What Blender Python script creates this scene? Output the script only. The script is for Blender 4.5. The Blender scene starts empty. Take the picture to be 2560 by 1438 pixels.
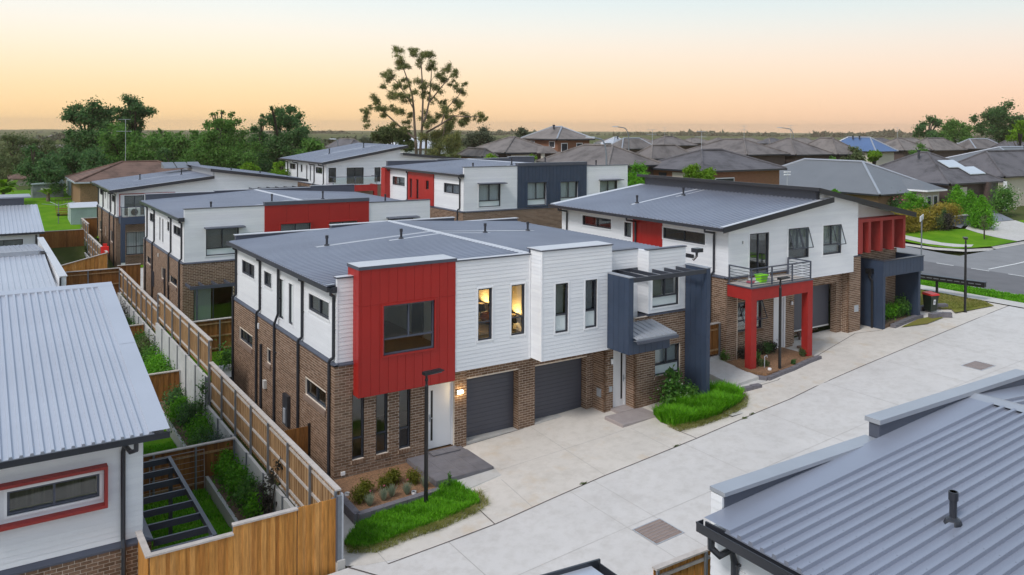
import bpy, bmesh, math, random
import numpy as np
from mathutils import Vector, Matrix

random.seed(11)
rng = np.random.default_rng(11)
sc = bpy.context.scene
R_ = math.radians

# ------------------------------------------------------------------ camera
F_PX, PX, PY = 2062.271, 1280.0, 338.0924
CAM = np.array([-9.2803, -24.02, 10.8669])
TH, ROLL, PITCH = -0.5793, 0.0061, 0.0103
_ct, _st = math.cos(TH), math.sin(TH)
_R1 = np.array([[_ct, _st, 0], [-_st, _ct, 0], [0, 0, 1]])
_R2 = np.array([[1, 0, 0], [0, math.cos(PITCH), -math.sin(PITCH)], [0, math.sin(PITCH), math.cos(PITCH)]])
_R3 = np.array([[math.cos(ROLL), 0, math.sin(ROLL)], [0, 1, 0], [-math.sin(ROLL), 0, math.cos(ROLL)]])
CR = _R3 @ _R2 @ _R1          # rows: right, forward, up
cam_d = bpy.data.cameras.new('camera')
cam = bpy.data.objects.new('camera', cam_d)
sc.collection.objects.link(cam)
cam.matrix_world = Matrix([[CR[0][0], CR[2][0], -CR[1][0], CAM[0]],
                           [CR[0][1], CR[2][1], -CR[1][1], CAM[1]],
                           [CR[0][2], CR[2][2], -CR[1][2], CAM[2]],
                           [0, 0, 0, 1]])
cam_d.sensor_fit = 'HORIZONTAL'
cam_d.sensor_width = 36.0
cam_d.lens = F_PX / 2560 * 36
cam_d.shift_y = -(719.0 - PY) / 2560
cam_d.clip_start = 0.1
cam_d.clip_end = 20000
sc.camera = cam

# ------------------------------------------------------------------ sky and sun
SUN_EL, SUN_AZ = 48.0, 254.0      # degrees; azimuth clockwise from +Y
world = bpy.data.worlds.new('World')
sc.world = world
world.use_nodes = True
wn, wl = world.node_tree.nodes, world.node_tree.links
wn.clear()
w_out = wn.new('ShaderNodeOutputWorld')
w_bg = wn.new('ShaderNodeBackground')
w_tc = wn.new('ShaderNodeTexCoord')
w_sep = wn.new('ShaderNodeSeparateXYZ')
wl.new(w_tc.outputs['Generated'], w_sep.inputs[0])
def w_ramp(stops):
    r = wn.new('ShaderNodeValToRGB')
    r.color_ramp.interpolation = 'B_SPLINE'
    while len(r.color_ramp.elements) < len(stops):
        r.color_ramp.elements.new(0.5)
    for e, (p, c) in zip(r.color_ramp.elements, stops):
        e.position = p
        e.color = (*c, 1)
    return r
w_map = wn.new('ShaderNodeMapRange')       # sine of the elevation 0..0.5 -> 0..1
w_map.inputs['From Min'].default_value = 0.0
w_map.inputs['From Max'].default_value = 0.5
wl.new(w_sep.outputs['Z'], w_map.inputs['Value'])
# dusk bands: yellow side (left of the view) and pink side (right of the view)
warm = w_ramp([(0.0, (0.90, 0.60, 0.30)), (0.05, (0.95, 0.67, 0.36)), (0.12, (0.96, 0.75, 0.49)), (0.20, (0.92, 0.83, 0.70)), (0.27, (0.82, 0.84, 0.80)),
               (0.34, (0.70, 0.80, 0.84)), (0.60, (0.58, 0.70, 0.83)), (1.0, (0.52, 0.65, 0.82))])
pink = w_ramp([(0.0, (0.80, 0.52, 0.38)), (0.05, (0.90, 0.60, 0.42)), (0.12, (0.90, 0.69, 0.54)), (0.20, (0.82, 0.75, 0.68)), (0.27, (0.68, 0.76, 0.76)),
               (0.34, (0.56, 0.70, 0.75)), (0.60, (0.55, 0.68, 0.81)), (1.0, (0.52, 0.65, 0.82))])
wl.new(w_map.outputs[0], warm.inputs[0])
wl.new(w_map.outputs[0], pink.inputs[0])
w_dot = wn.new('ShaderNodeVectorMath'); w_dot.operation = 'DOT_PRODUCT'
wl.new(w_tc.outputs['Generated'], w_dot.inputs[0])
w_dot.inputs[1].default_value = (0.837, -0.547, 0.0)      # towards the pink side
w_az = wn.new('ShaderNodeMapRange')
w_az.inputs['From Min'].default_value = -0.30
w_az.inputs['From Max'].default_value = 0.55
wl.new(w_dot.outputs['Value'], w_az.inputs['Value'])
w_mix = wn.new('ShaderNodeMixRGB')
wl.new(w_az.outputs[0], w_mix.inputs[0]); wl.new(warm.outputs[0], w_mix.inputs[1]); wl.new(pink.outputs[0], w_mix.inputs[2])
w_sky = wn.new('ShaderNodeTexSky')
w_sky.sky_type = 'NISHITA'
w_sky.sun_disc = False
w_sky.sun_elevation = R_(SUN_EL)
w_sky.sun_rotation = R_(SUN_AZ)
w_sky.air_density = 1.0; w_sky.dust_density = 4.0; w_sky.ozone_density = 1.0
w_nsc = wn.new('ShaderNodeMixRGB'); w_nsc.blend_type = 'MULTIPLY'; w_nsc.inputs[0].default_value = 1.0
w_nsc.inputs[2].default_value = (0.10, 0.10, 0.10, 1)
wl.new(w_sky.outputs[0], w_nsc.inputs[1])
w_up = wn.new('ShaderNodeMapRange')
w_up.inputs['From Min'].default_value = 0.20
w_up.inputs['From Max'].default_value = 0.60
w_up.inputs['To Max'].default_value = 0.40
wl.new(w_sep.outputs['Z'], w_up.inputs['Value'])
w_mix2 = wn.new('ShaderNodeMixRGB')
wl.new(w_up.outputs[0], w_mix2.inputs[0]); wl.new(w_mix.outputs[0], w_mix2.inputs[1]); wl.new(w_nsc.outputs[0], w_mix2.inputs[2])
wl.new(w_mix2.outputs[0], w_bg.inputs['Color'])
w_bg.inputs['Strength'].default_value = 0.95
wl.new(w_bg.outputs[0], w_out.inputs['Surface'])

sun_d = bpy.data.lights.new('sun', 'SUN')
sun_d.energy = 1.5
sun_d.angle = R_(14)
sun_d.color = (1.0, 0.975, 0.955)
sun = bpy.data.objects.new('sun', sun_d)
sc.collection.objects.link(sun)
_d = Vector((math.sin(R_(SUN_AZ)) * math.cos(R_(SUN_EL)), math.cos(R_(SUN_AZ)) * math.cos(R_(SUN_EL)), math.sin(R_(SUN_EL))))
sun.rotation_euler = _d.to_track_quat('Z', 'Y').to_euler()
sun.location = (0, 0, 60)

sc.view_settings.view_transform = 'Standard'
sc.view_settings.look = 'None'
sc.view_settings.gamma = 1.0
sc.view_settings.use_curve_mapping = False
sc.view_settings.exposure = 0.28
sc.render.engine = 'CYCLES'
sc.cycles.max_bounces = 6
sc.cycles.diffuse_bounces = 3
sc.cycles.glossy_bounces = 3
sc.cycles.transparent_max_bounces = 12
sc.cycles.use_denoising = True
sc.cycles.volume_bounces = 0
sc.cycles.volume_max_steps = 64

# ------------------------------------------------------------------ pixel helpers (used only to find where things stand in the place)
def ray(u, v):
    return CR.T @ np.array([(u - PX) / F_PX, 1.0, (PY - v) / F_PX])
def at_dist(u, v, d):
    return CAM + d * ray(u, v)
def on_plane(u, v, axis, c):
    r = ray(u, v); i = 'xyz'.index(axis)
    return CAM + (c - CAM[i]) / r[i] * r
def project(p):
    d = CR @ (np.array(p, float) - CAM)
    return PX + F_PX * d[0] / d[1], PY - F_PX * d[2] / d[1]

# ------------------------------------------------------------------ materials
MATS = {}
def nodes_of(name):
    m = bpy.data.materials.new(name); m.use_nodes = True
    nt = m.node_tree
    b = nt.nodes['Principled BSDF']
    MATS[name] = m
    return m, nt.nodes, nt.links, b
def rgb(c): return (c[0], c[1], c[2], 1.0)
def hexlin(r, g, b):
    f = lambda v: (v / 255 / 12.92) if v / 255 <= 0.04045 else ((v / 255 + 0.055) / 1.055) ** 2.4
    return (f(r), f(g), f(b))
def noise(N, L, scale, detail=3, rough=0.6, coord='Object', vec=None):
    tc = N.new('ShaderNodeTexCoord'); n = N.new('ShaderNodeTexNoise')
    n.inputs['Scale'].default_value = scale; n.inputs['Detail'].default_value = detail; n.inputs['Roughness'].default_value = rough
    if vec is not None:
        mp = N.new('ShaderNodeMapping'); mp.inputs['Scale'].default_value = vec
        L.new(tc.outputs[coord], mp.inputs[0]); L.new(mp.outputs[0], n.inputs['Vector'])
    else:
        L.new(tc.outputs[coord], n.inputs['Vector'])
    return n
def world_noise(N, L, scale, detail=3, rough=0.6, vec=(1, 1, 1)):
    g = N.new('ShaderNodeNewGeometry'); n = N.new('ShaderNodeTexNoise'); mp = N.new('ShaderNodeMapping')
    mp.inputs['Scale'].default_value = vec
    L.new(g.outputs['Position'], mp.inputs[0]); L.new(mp.outputs[0], n.inputs['Vector'])
    n.inputs['Scale'].default_value = scale; n.inputs['Detail'].default_value = detail; n.inputs['Roughness'].default_value = rough
    return n
def ramp(N, L, src, stops, interp='LINEAR'):
    r = N.new('ShaderNodeValToRGB'); r.color_ramp.interpolation = interp
    while len(r.color_ramp.elements) < len(stops): r.color_ramp.elements.new(0.5)
    for e, (p, c) in zip(r.color_ramp.elements, stops):
        e.position = p; e.color = rgb(c) if len(c) == 3 else c
    L.new(src, r.inputs[0]); return r
def bump(N, L, src, b, strength=0.3, dist=0.01):
    bp = N.new('ShaderNodeBump'); bp.inputs['Strength'].default_value = strength; bp.inputs['Distance'].default_value = dist
    L.new(src, bp.inputs['Height']); L.new(bp.outputs[0], b.inputs['Normal'])
def scale_c(c, k): return tuple(min(1, x * k) for x in c)
def mat_plain(name, c, rough=0.5, metal=0.0, var=0.06, nscale=1.5, spec=0.5, fine=0.0, vec=(1, 1, 1)):
    m, N, L, b = nodes_of(name)
    n = world_noise(N, L, nscale, 4, 0.6, vec)
    r = ramp(N, L, n.outputs['Fac'], [(0.3, scale_c(c, 1 - var)), (0.7, scale_c(c, 1 + var))])
    L.new(r.outputs[0], b.inputs['Base Color'])
    b.inputs['Roughness'].default_value = rough; b.inputs['Metallic'].default_value = metal
    b.inputs['Specular IOR Level'].default_value = spec
    if fine > 0:
        n2 = world_noise(N, L, 60, 2, 0.5); bump(N, L, n2.outputs['Fac'], b, fine, 0.004)
    return m
def island_value(N, L):
    g = N.new('ShaderNodeNewGeometry'); o = N.new('ShaderNodeObjectInfo'); a = N.new('ShaderNodeMath'); a.operation = 'ADD'
    L.new(g.outputs['Random Per Island'], a.inputs[0]); L.new(o.outputs['Random'], a.inputs[1])
    fr = N.new('ShaderNodeMath'); fr.operation = 'FRACT'; L.new(a.outputs[0], fr.inputs[0])
    return fr.outputs[0]
def mat_pieces(name, stops, rough=0.8, grain=None, gs=0.25, bumpy=0.0, spec=0.3):
    """colour picked per separate piece, with grain on top"""
    m, N, L, b = nodes_of(name)
    r = ramp(N, L, island_value(N, L), stops)
    if grain:
        n = world_noise(N, L, grain[0], 4, 0.65, grain[1])
        r2 = ramp(N, L, n.outputs['Fac'], [(0.3, (1 - gs,) * 3), (0.7, (1 + gs * 0.4,) * 3)])
        mx = N.new('ShaderNodeMixRGB'); mx.blend_type = 'MULTIPLY'; mx.inputs[0].default_value = 1.0
        L.new(r.outputs[0], mx.inputs[1]); L.new(r2.outputs[0], mx.inputs[2]); L.new(mx.outputs[0], b.inputs['Base Color'])
        if bumpy > 0: bump(N, L, n.outputs['Fac'], b, bumpy, 0.004)
    else:
        L.new(r.outputs[0], b.inputs['Base Color'])
    b.inputs['Roughness'].default_value = rough; b.inputs['Specular IOR Level'].default_value = spec
    return m
def mat_leaf(name, stops, trans=0.45, rough=0.6):
    m, N, L, b = nodes_of(name)
    g = N.new('ShaderNodeNewGeometry')
    n = world_noise(N, L, 0.7, 3, 0.6)
    a = N.new('ShaderNodeMath'); a.operation = 'MULTIPLY_ADD'; a.inputs[1].default_value = 0.55
    s = N.new('ShaderNodeMath'); s.operation = 'MULTIPLY_ADD'; s.inputs[1].default_value = 1.1; s.inputs[2].default_value = -0.32
    L.new(n.outputs['Fac'], s.inputs[0])
    L.new(g.outputs['Random Per Island'], a.inputs[0]); L.new(s.outputs[0], a.inputs[2])
    r = ramp(N, L, a.outputs[0], stops)
    L.new(r.outputs[0], b.inputs['Base Color'])
    b.inputs['Roughness'].default_value = rough; b.inputs['Specular IOR Level'].default_value = 0.25
    t = N.new('ShaderNodeBsdfTranslucent'); L.new(r.outputs[0], t.inputs['Color'])
    mx = N.new('ShaderNodeMixShader'); mx.inputs[0].default_value = trans
    out = N['Material Output']
    L.new(b.outputs[0], mx.inputs[1]); L.new(t.outputs[0], mx.inputs[2]); L.new(mx.outputs[0], out.inputs['Surface'])
    return m
def mat_emit(name, c, s):
    m, N, L, b = nodes_of(name)
    b.inputs['Base Color'].default_value = rgb(c); b.inputs['Emission Color'].default_value = rgb(c); b.inputs['Emission Strength'].default_value = s
    return m
def mat_glass(name, tint=(0.92, 0.95, 0.95), refl=0.05, rough=0.02):
    m, N, L, b = nodes_of(name)
    out = N['Material Output']; N.remove(b)
    t = N.new('ShaderNodeBsdfTransparent'); t.inputs[0].default_value = rgb(tint)
    g = N.new('ShaderNodeBsdfGlossy'); g.inputs['Roughness'].default_value = rough
    lw = N.new('ShaderNodeLayerWeight'); lw.inputs['Blend'].default_value = 0.25
    ad = N.new('ShaderNodeMath'); ad.operation = 'MULTIPLY_ADD'; ad.inputs[1].default_value = 0.40; ad.inputs[2].default_value = refl; ad.use_clamp = True
    L.new(lw.outputs['Fresnel'], ad.inputs[0])
    mx = N.new('ShaderNodeMixShader'); L.new(ad.outputs[0], mx.inputs[0]); L.new(t.outputs[0], mx.inputs[1]); L.new(g.outputs[0], mx.inputs[2])
    L.new(mx.outputs[0], out.inputs['Surface'])
    return m

mat_plain('white_paint', (0.80, 0.81, 0.83), 0.45, var=0.035, nscale=0.9)
mat_pieces('white_board', [(0, (0.77, 0.78, 0.805)), (0.5, (0.80, 0.81, 0.83)), (1, (0.825, 0.835, 0.85))], 0.42, (0.8, (1, 1, 5)), 0.05)
mat_plain('trim_white', (0.84, 0.845, 0.86), 0.4, var=0.02)
mat_plain('charcoal', (0.042, 0.047, 0.062), 0.38, var=0.08)
mat_plain('gutter_dark', (0.030, 0.033, 0.042), 0.3, var=0.1)
mat_plain('steel_blue', (0.075, 0.085, 0.115), 0.4, var=0.08)
mat_plain('navy', (0.033, 0.052, 0.092), 0.55, var=0.10, nscale=2.0, fine=0.12)
mat_plain('red_paint', (0.375, 0.014, 0.010), 0.45, var=0.06, nscale=1.2, fine=0.10)
mat_plain('red_render', (0.36, 0.016, 0.013), 0.7, var=0.10, nscale=3, fine=0.35)
mat_plain('red_dull', (0.30, 0.028, 0.024), 0.6, var=0.12, nscale=3)
mat_plain('flashing', (0.40, 0.42, 0.46), 0.38, 0.35, var=0.05)
mat_plain('flash_light', (0.60, 0.61, 0.64), 0.4, 0.2, var=0.04)
mat_plain('roof_blue', (0.285, 0.308, 0.375), 0.36, 0.25, var=0.08, nscale=0.35)
mat_plain('roof_pale', (0.50, 0.525, 0.585), 0.34, 0.30, var=0.05, nscale=0.4)
mat_plain('roof_grey', (0.175, 0.185, 0.20), 0.5, 0.15, var=0.06, nscale=0.5)
mat_plain('roof_azure', (0.10, 0.17, 0.33), 0.5, 0.15, var=0.06, nscale=0.5)
mat_pieces('brick', [(0, (0.160, 0.094, 0.057)), (0.35, (0.205, 0.123, 0.077)), (0.7, (0.245, 0.151, 0.097)), (1, (0.29, 0.190, 0.132))], 0.85, (18, (1, 1, 1)), 0.35, 0.35)
mat_plain('mortar', (0.76, 0.655, 0.545), 0.95, var=0.12, nscale=6)
mat_pieces('timber_new', [(0, (0.50, 0.215, 0.045)), (0.4, (0.60, 0.275, 0.065)), (0.75, (0.66, 0.325, 0.095)), (1, (0.44, 0.175, 0.034))], 0.75, (5, (3.5, 3.5, 0.35)), 0.38, 0.15)
mat_pieces('timber_dark', [(0, (0.28, 0.115, 0.028)), (0.5, (0.36, 0.155, 0.042)), (1, (0.22, 0.085, 0.022))], 0.8, (5, (3.5, 3.5, 0.35)), 0.4, 0.15)
mat_pieces('timber_grey', [(0, (0.38, 0.225, 0.105)), (0.5, (0.46, 0.285, 0.145)), (1, (0.31, 0.18, 0.085))], 0.85, (5, (3.5, 3.5, 0.35)), 0.4, 0.2)
mat_plain('timber_cap', (0.50, 0.45, 0.41), 0.8, var=0.14, nscale=5)
mat_plain('galv', (0.22, 0.24, 0.27), 0.5, 0.4, var=0.12, nscale=4)
mat_plain('galv_light', (0.46, 0.49, 0.53), 0.45, 0.3, var=0.1, nscale=4)
mat_plain('black_metal', (0.012, 0.012, 0.014), 0.4, var=0.1)
mat_plain('garage', (0.072, 0.074, 0.094), 0.45, var=0.05)
mat_plain('door_white', (0.80, 0.80, 0.81), 0.35, var=0.02)
mat_plain('wall_conc', (0.50, 0.50, 0.49), 0.85, var=0.12, nscale=2)
mat_plain('block_grey', (0.155, 0.145, 0.160), 0.85, var=0.18, nscale=9, fine=0.3)
mat_plain('tile_grey', (0.165, 0.158, 0.172), 0.6, var=0.16, nscale=3)
mat_plain('step_stone', (0.34, 0.295, 0.285), 0.7, var=0.1, nscale=3)
mat_plain('mulch', (0.23, 0.125, 0.065), 0.95, var=0.5, nscale=18, fine=0.6)
mat_plain('soil', (0.15, 0.095, 0.06), 0.95, var=0.4, nscale=12, fine=0.5)
mat_plain('asphalt', (0.145, 0.142, 0.148), 0.85, var=0.12, nscale=0.8, fine=0.2)
mat_plain('asphalt_old', (0.235, 0.235, 0.24), 0.85, var=0.08, nscale=0.8, fine=0.2)
mat_plain('kerb_conc', (0.48, 0.465, 0.44), 0.85, var=0.1, nscale=2)
mat_plain('road_paint', (0.78, 0.78, 0.76), 0.7, var=0.08, nscale=6)
mat_plain('frost', (0.70, 0.76, 0.75), 0.35, var=0.03)
mat_plain('blind_grey', (0.24, 0.235, 0.23), 0.7, var=0.06)
mat_plain('blind_pale', (0.50, 0.51, 0.50), 0.8, var=0.05)
mat_plain('curtain', (0.62, 0.63, 0.64), 0.8, var=0.3, nscale=9, vec=(3, 3, 0.02))
mat_plain('curtain_dark', (0.075, 0.062, 0.05), 0.8, var=0.5, nscale=7, vec=(3, 3, 0.02))
mat_plain('interior', (0.84, 0.76, 0.62), 0.9, var=0.03)
mat_plain('interior_dark', (0.10, 0.09, 0.08), 0.9, var=0.1)
mat_plain('floor_wood', (0.30, 0.17, 0.09), 0.5, var=0.25, nscale=5, vec=(1, 8, 1))
mat_glass('glass')
mat_glass('glass_rail', (0.88, 0.94, 0.93), 0.10)
mat_plain('plastic_black', (0.015, 0.016, 0.018), 0.45)
mat_plain('plastic_green', (0.013, 0.026, 0.016), 0.45)
mat_plain('lid_red', (0.55, 0.02, 0.015), 0.4)
mat_plain('lid_yellow', (0.80, 0.42, 0.01), 0.4)
mat_plain('toy_green', (0.25, 0.75, 0.01), 0.4)
mat_plain('ac_white', (0.62, 0.61, 0.58), 0.5)
mat_plain('brick_red', (0.23, 0.105, 0.060), 0.9, var=0.3, nscale=14)
mat_plain('brick_tan', (0.27, 0.155, 0.085), 0.9, var=0.3, nscale=14)
mat_plain('brick_deep', (0.10, 0.070, 0.062), 0.9, var=0.25, nscale=14)
mat_plain('render_cream', (0.56, 0.51, 0.42), 0.85, var=0.04)
mat_plain('shed_blue', (0.42, 0.50, 0.53), 0.5, 0.2, var=0.1, nscale=1)
mat_plain('shed_grey', (0.20, 0.22, 0.24), 0.6, 0.2, var=0.3, nscale=2)
mat_plain('bark', (0.16, 0.12, 0.09), 0.9, var=0.3, nscale=5)
mat_plain('bark_dark', (0.06, 0.045, 0.035), 0.9, var=0.3, nscale=5)
mat_plain('solar_thermal', (0.62, 0.66, 0.70), 0.15, 0.3, var=0.03)
mat_plain('shrub_core', (0.012, 0.022, 0.006), 0.95, var=0.3)
# foliage
mat_leaf('leaf_gum', [(0, (0.090, 0.119, 0.048)), (0.4, (0.179, 0.213, 0.077)), (0.75, (0.311, 0.311, 0.095)), (1, (0.371, 0.284, 0.090))])
mat_leaf('leaf_dark', [(0, (0.032, 0.083, 0.029)), (0.45, (0.070, 0.165, 0.051)), (1, (0.154, 0.293, 0.083))])
mat_leaf('leaf_mid', [(0, (0.045, 0.113, 0.022)), (0.45, (0.098, 0.232, 0.039)), (1, (0.209, 0.379, 0.073))])
mat_leaf('leaf_olive', [(0, (0.058, 0.094, 0.035)), (0.45, (0.117, 0.160, 0.058)), (1, (0.205, 0.244, 0.088))])
mat_leaf('leaf_lime', [(0, (0.066, 0.154, 0.007)), (0.45, (0.143, 0.286, 0.011)), (1, (0.242, 0.418, 0.022))])
mat_leaf('leaf_bright', [(0, (0.040, 0.159, 0.009)), (0.45, (0.104, 0.320, 0.015)), (1, (0.225, 0.542, 0.027))])
mat_leaf('leaf_shrub', [(0, (0.035, 0.112, 0.021)), (0.45, (0.086, 0.227, 0.039)), (1, (0.194, 0.388, 0.056))])
mat_leaf('leaf_blue', [(0, (0.055, 0.10, 0.075)), (0.5, (0.10, 0.165, 0.125)), (1, (0.16, 0.235, 0.18))])
mat_leaf('leaf_gold', [(0, (0.16, 0.13, 0.015)), (0.5, (0.34, 0.27, 0.035)), (1, (0.52, 0.40, 0.09))])
mat_leaf('leaf_plum', [(0, (0.032, 0.032, 0.029)), (0.5, (0.061, 0.058, 0.048)), (1, (0.099, 0.090, 0.072))])
mat_leaf('leaf_buxus', [(0, (0.060, 0.075, 0.006)), (0.5, (0.125, 0.140, 0.012)), (1, (0.21, 0.215, 0.020))])
mat_leaf('leaf_silver', [(0, (0.20, 0.25, 0.17)), (0.5, (0.32, 0.38, 0.27)), (1, (0.45, 0.50, 0.36))])
mat_leaf('blade_green', [(0, (0.051, 0.181, 0.008)), (0.45, (0.121, 0.369, 0.010)), (1, (0.240, 0.584, 0.021))])
mat_leaf('blade_straw', [(0, (0.15, 0.19, 0.03)), (0.5, (0.28, 0.29, 0.07)), (1, (0.42, 0.38, 0.15))])
mat_leaf('flower_pink', [(0, (0.6, 0.10, 0.18)), (1, (0.8, 0.3, 0.35))])
mat_leaf('flower_white', [(0, (0.7, 0.7, 0.55)), (1, (0.85, 0.85, 0.75))])
mat_leaf('far_leaf', [(0, (0.036, 0.054, 0.030)), (0.5, (0.066, 0.086, 0.046)), (1, (0.102, 0.120, 0.060))], 0.1)

# concrete paving: mottled, stained
def mat_concrete(name, c, stain):
    m, N, L, b = nodes_of(name)
    n1 = world_noise(N, L, 0.35, 5, 0.62); n2 = world_noise(N, L, 2.6, 5, 0.7); n3 = world_noise(N, L, 55, 2, 0.5)
    r1 = ramp(N, L, n1.outputs['Fac'], [(0.32, scale_c(c, 0.93)), (0.5, c), (0.68, scale_c(c, 1.05))])
    r2 = ramp(N, L, n2.outputs['Fac'], [(0.30, (0.84, 0.83, 0.81)), (0.55, (1, 1, 1))])
    mx = N.new('ShaderNodeMixRGB'); mx.blend_type = 'MULTIPLY'; mx.inputs[0].default_value = 0.8
    L.new(r1.outputs[0], mx.inputs[1]); L.new(r2.outputs[0], mx.inputs[2])
    n4 = world_noise(N, L, 0.55, 4, 0.7, (1, 1, 1))
    r4 = ramp(N, L, n4.outputs['Fac'], [(0.56, (0, 0, 0)), (0.74, (1, 1, 1))])
    m2 = N.new('ShaderNodeMixRGB'); L.new(r4.outputs[0], m2.inputs[0]); L.new(mx.outputs[0], m2.inputs[1]); m2.inputs[2].default_value = rgb(stain)
    L.new(m2.outputs[0], b.inputs['Base Color'])
    b.inputs['Roughness'].default_value = 0.8; b.inputs['Specular IOR Level'].default_value = 0.3
    bump(N, L, n3.outputs['Fac'], b, 0.12, 0.003)
mat_concrete('conc_drive', (0.60, 0.575, 0.55), (0.53, 0.50, 0.47))
mat_concrete('conc_apron', (0.615, 0.570, 0.515), (0.55, 0.455, 0.345))
mat_concrete('conc_path', (0.55, 0.53, 0.50), (0.48, 0.44, 0.38))
mat_plain('joint_dark', (0.085, 0.07, 0.065), 0.9, var=0.3, nscale=8)
mat_plain('joint_soft', (0.38, 0.36, 0.335), 0.9, var=0.15, nscale=8)

def mat_lawn(name, a, b_, c):
    m, N, L, b = nodes_of(name)
    n1 = world_noise(N, L, 0.5, 4, 0.6); n2 = world_noise(N, L, 22, 4, 0.7)
    r1 = ramp(N, L, n1.outputs['Fac'], [(0.3, a), (0.5, b_), (0.7, c)])
    r2 = ramp(N, L, n2.outputs['Fac'], [(0.3, (0.6, 0.6, 0.6)), (0.7, (1.1, 1.1, 1.1))])
    mx = N.new('ShaderNodeMixRGB'); mx.blend_type = 'MULTIPLY'; mx.inputs[0].default_value = 0.7
    L.new(r1.outputs[0], mx.inputs[1]); L.new(r2.outputs[0], mx.inputs[2]); L.new(mx.outputs[0], b.inputs['Base Color'])
    b.inputs['Roughness'].default_value = 0.95; b.inputs['Specular IOR Level'].default_value = 0.1
    bump(N, L, n2.outputs['Fac'], b, 0.6, 0.03)
mat_lawn('lawn', (0.085, 0.225, 0.006), (0.120, 0.275, 0.008), (0.165, 0.320, 0.014))
mat_lawn('lawn_dry', (0.150, 0.190, 0.020), (0.215, 0.205, 0.045), (0.26, 0.20, 0.07))
mat_lawn('terrain', (0.060, 0.085, 0.022), (0.080, 0.105, 0.028), (0.11, 0.115, 0.045))

def mat_tiles(name, c, row=0.32, col=0.0):
    """concrete roof tiles: course lines run level, weather streaks down the slope"""
    m, N, L, b = nodes_of(name)
    g = N.new('ShaderNodeNewGeometry'); sp = N.new('ShaderNodeSeparateXYZ'); L.new(g.outputs['Position'], sp.inputs[0])
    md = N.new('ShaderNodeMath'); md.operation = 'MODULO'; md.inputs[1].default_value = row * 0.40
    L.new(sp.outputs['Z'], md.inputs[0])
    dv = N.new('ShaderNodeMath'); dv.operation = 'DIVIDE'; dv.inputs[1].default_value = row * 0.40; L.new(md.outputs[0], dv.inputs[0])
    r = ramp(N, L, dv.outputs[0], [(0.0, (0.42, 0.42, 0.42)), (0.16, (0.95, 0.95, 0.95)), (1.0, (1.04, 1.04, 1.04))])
    n = world_noise(N, L, 0.55, 5, 0.72, (1, 1, 0.6)); n2 = world_noise(N, L, 7, 3, 0.6)
    r1 = ramp(N, L, n.outputs['Fac'], [(0.36, scale_c(c, 0.62)), (0.5, c), (0.66, scale_c(c, 1.16))])
    mx = N.new('ShaderNodeMixRGB'); mx.blend_type = 'MULTIPLY'; mx.inputs[0].default_value = 1
    L.new(r1.outputs[0], mx.inputs[1]); L.new(r.outputs[0], mx.inputs[2]); L.new(mx.outputs[0], b.inputs['Base Color'])
    bump(N, L, dv.outputs[0], b, 0.5, 0.03)
    b.inputs['Roughness'].default_value = 0.85
mat_tiles('tile_brown', (0.172, 0.152, 0.146))
mat_tiles('tile_slate', (0.125, 0.118, 0.128))
mat_tiles('tile_warm', (0.205, 0.180, 0.168))
mat_tiles('tile_red', (0.165, 0.098, 0.075), 0.4)
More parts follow.
